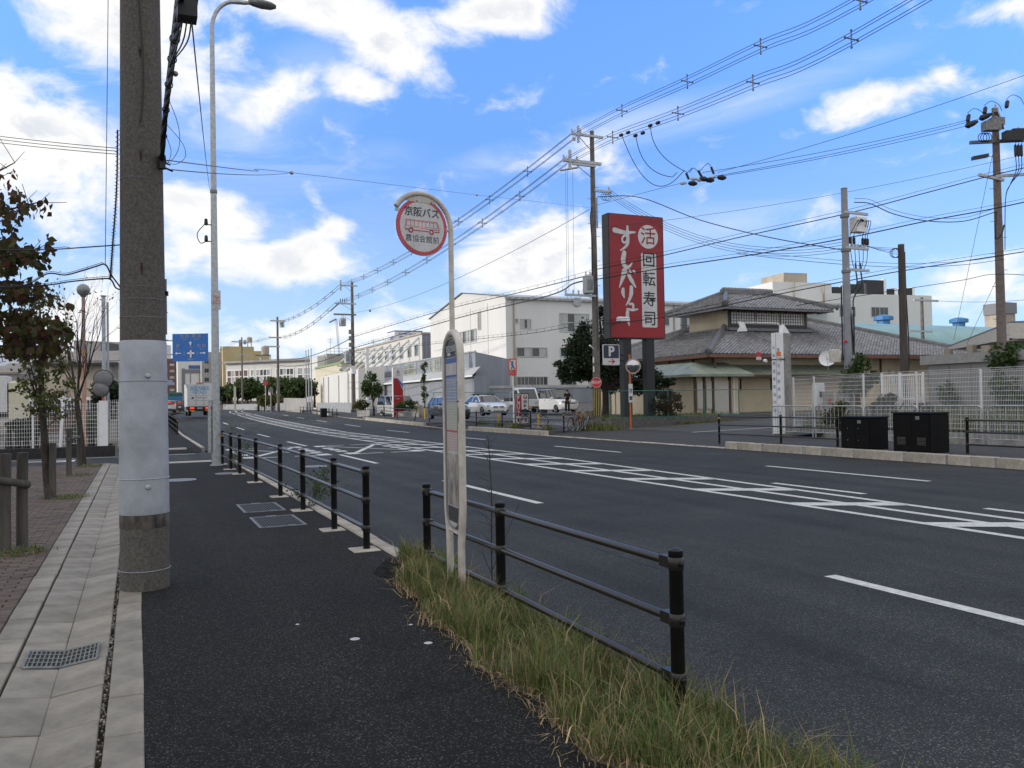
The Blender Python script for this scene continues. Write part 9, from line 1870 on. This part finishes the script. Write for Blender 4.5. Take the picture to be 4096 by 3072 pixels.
wire('cable', 'low cable from the brown pole to the crowded pole', smoothpath([pd(x*K, y*K, d) for x, y, d in ((1720, 660, 36), (1950, 625, 36), (2080, 605, 37), (2155, 592, 37.5), (2300, 600, 37))], 6), .014, CABLE)
comm('upper telephone cable from the red sign pole to the far transformer pole', [Vector((ax_, ay_-.2, zA(1090))), pd(1275*K*.98, 600*K, 46), pd(1130*K, 630*K, 60), pd(950*K, 672*K, 78), Vector((bx_, by_-.3, pd(1405, 1345, 95).z))], .03, off=.22); comm('lower telephone cable from the red sign pole to the far transformer pole', [Vector((ax_, ay_-.22, zA(1120))), pd(1240*K, 612*K, 44), pd(1180*K, 640*K, 52), pd(1000*K, 684*K, 72), Vector((bx_, by_-.3, pd(1405, 1390, 95).z))], .04, off=.22); comm('third telephone cable low behind the white hall windows', [Vector((ax_, ay_-.2, zA(1300))), pd(1240*K, 705*K, 46), pd(1130*K, 722*K, 58), pd(980*K, 738*K, 78), Vector((bx_, by_-.3, pd(1405, 1410, 95).z))], .02, off=.2)
bundle('cable', 'two telephone cables from the transformer pole on to the third pole', [sag(Vector((bx_, by_-.3, pd(1405, 1345+45*k, 95).z)), Vector((pc_.x, pc_.y-.3, pd(1110, 1440+22*k, 128).z)), .8) for k in range(2)], .045, CABLE, 'telephone cables with loops')
t = bundle('crossing_wire', 'thin wire pair crossing the road from the big pole to the red sign pole', [smoothpath([Vector((.26, 7.98, 3.80)), Vector((.26, 7.98, 3.80)).lerp(pd(630*K, 373*K, 18), .5)-UZ*.03, pd(630*K, 373*K, 18), pd(1030*K, 421*K, 31), Vector((ax_-.2, ay_, zA(828)))], 6), sag(Vector((.28, 7.98, 3.72)), pd(630*K, 373*K, 18), .05)], .005, WIRE)
for px, py, d in ((630, 373, 18), (1030, 421, 31)): MB().ball(pd(px*K, py*K, d), .045, 8, 5).build('spacer_ball', STEEL, t)
t = bundle('power_line', 'thin ground wire from the red sign pole down to the transformer pole', [sag(Vector((ax_-.2, ay_, zA(835))), Vector((bx_, by_, pd(1405, 1247, 95).z)), .9)], .014, WIRE)
MB().ball(pd(1480, 1243, 92), .14, 8, 5).build('spacer_ball', STEELD, t)
wire('stay_wire', 'long stay wire slanting from the crowded pole down to the tiled roof, left one', [Vector((kx, ky, zt-1.4)), pd(3815, 1360, 47)], .010, group='stay wires'); wire('stay_wire', 'stay wire slanting from the crowded pole to the tiled roof, right one', [pd(3992, 1105, 38), pd(3868, 1375, 46)], .010, group='stay wires')
bundle('power_line', 'wire from the small distant pole past the right edge', [sag(pd(3745, 1203, 88), pd(4300, 1175, 80), .4)], .02)
set_texts()
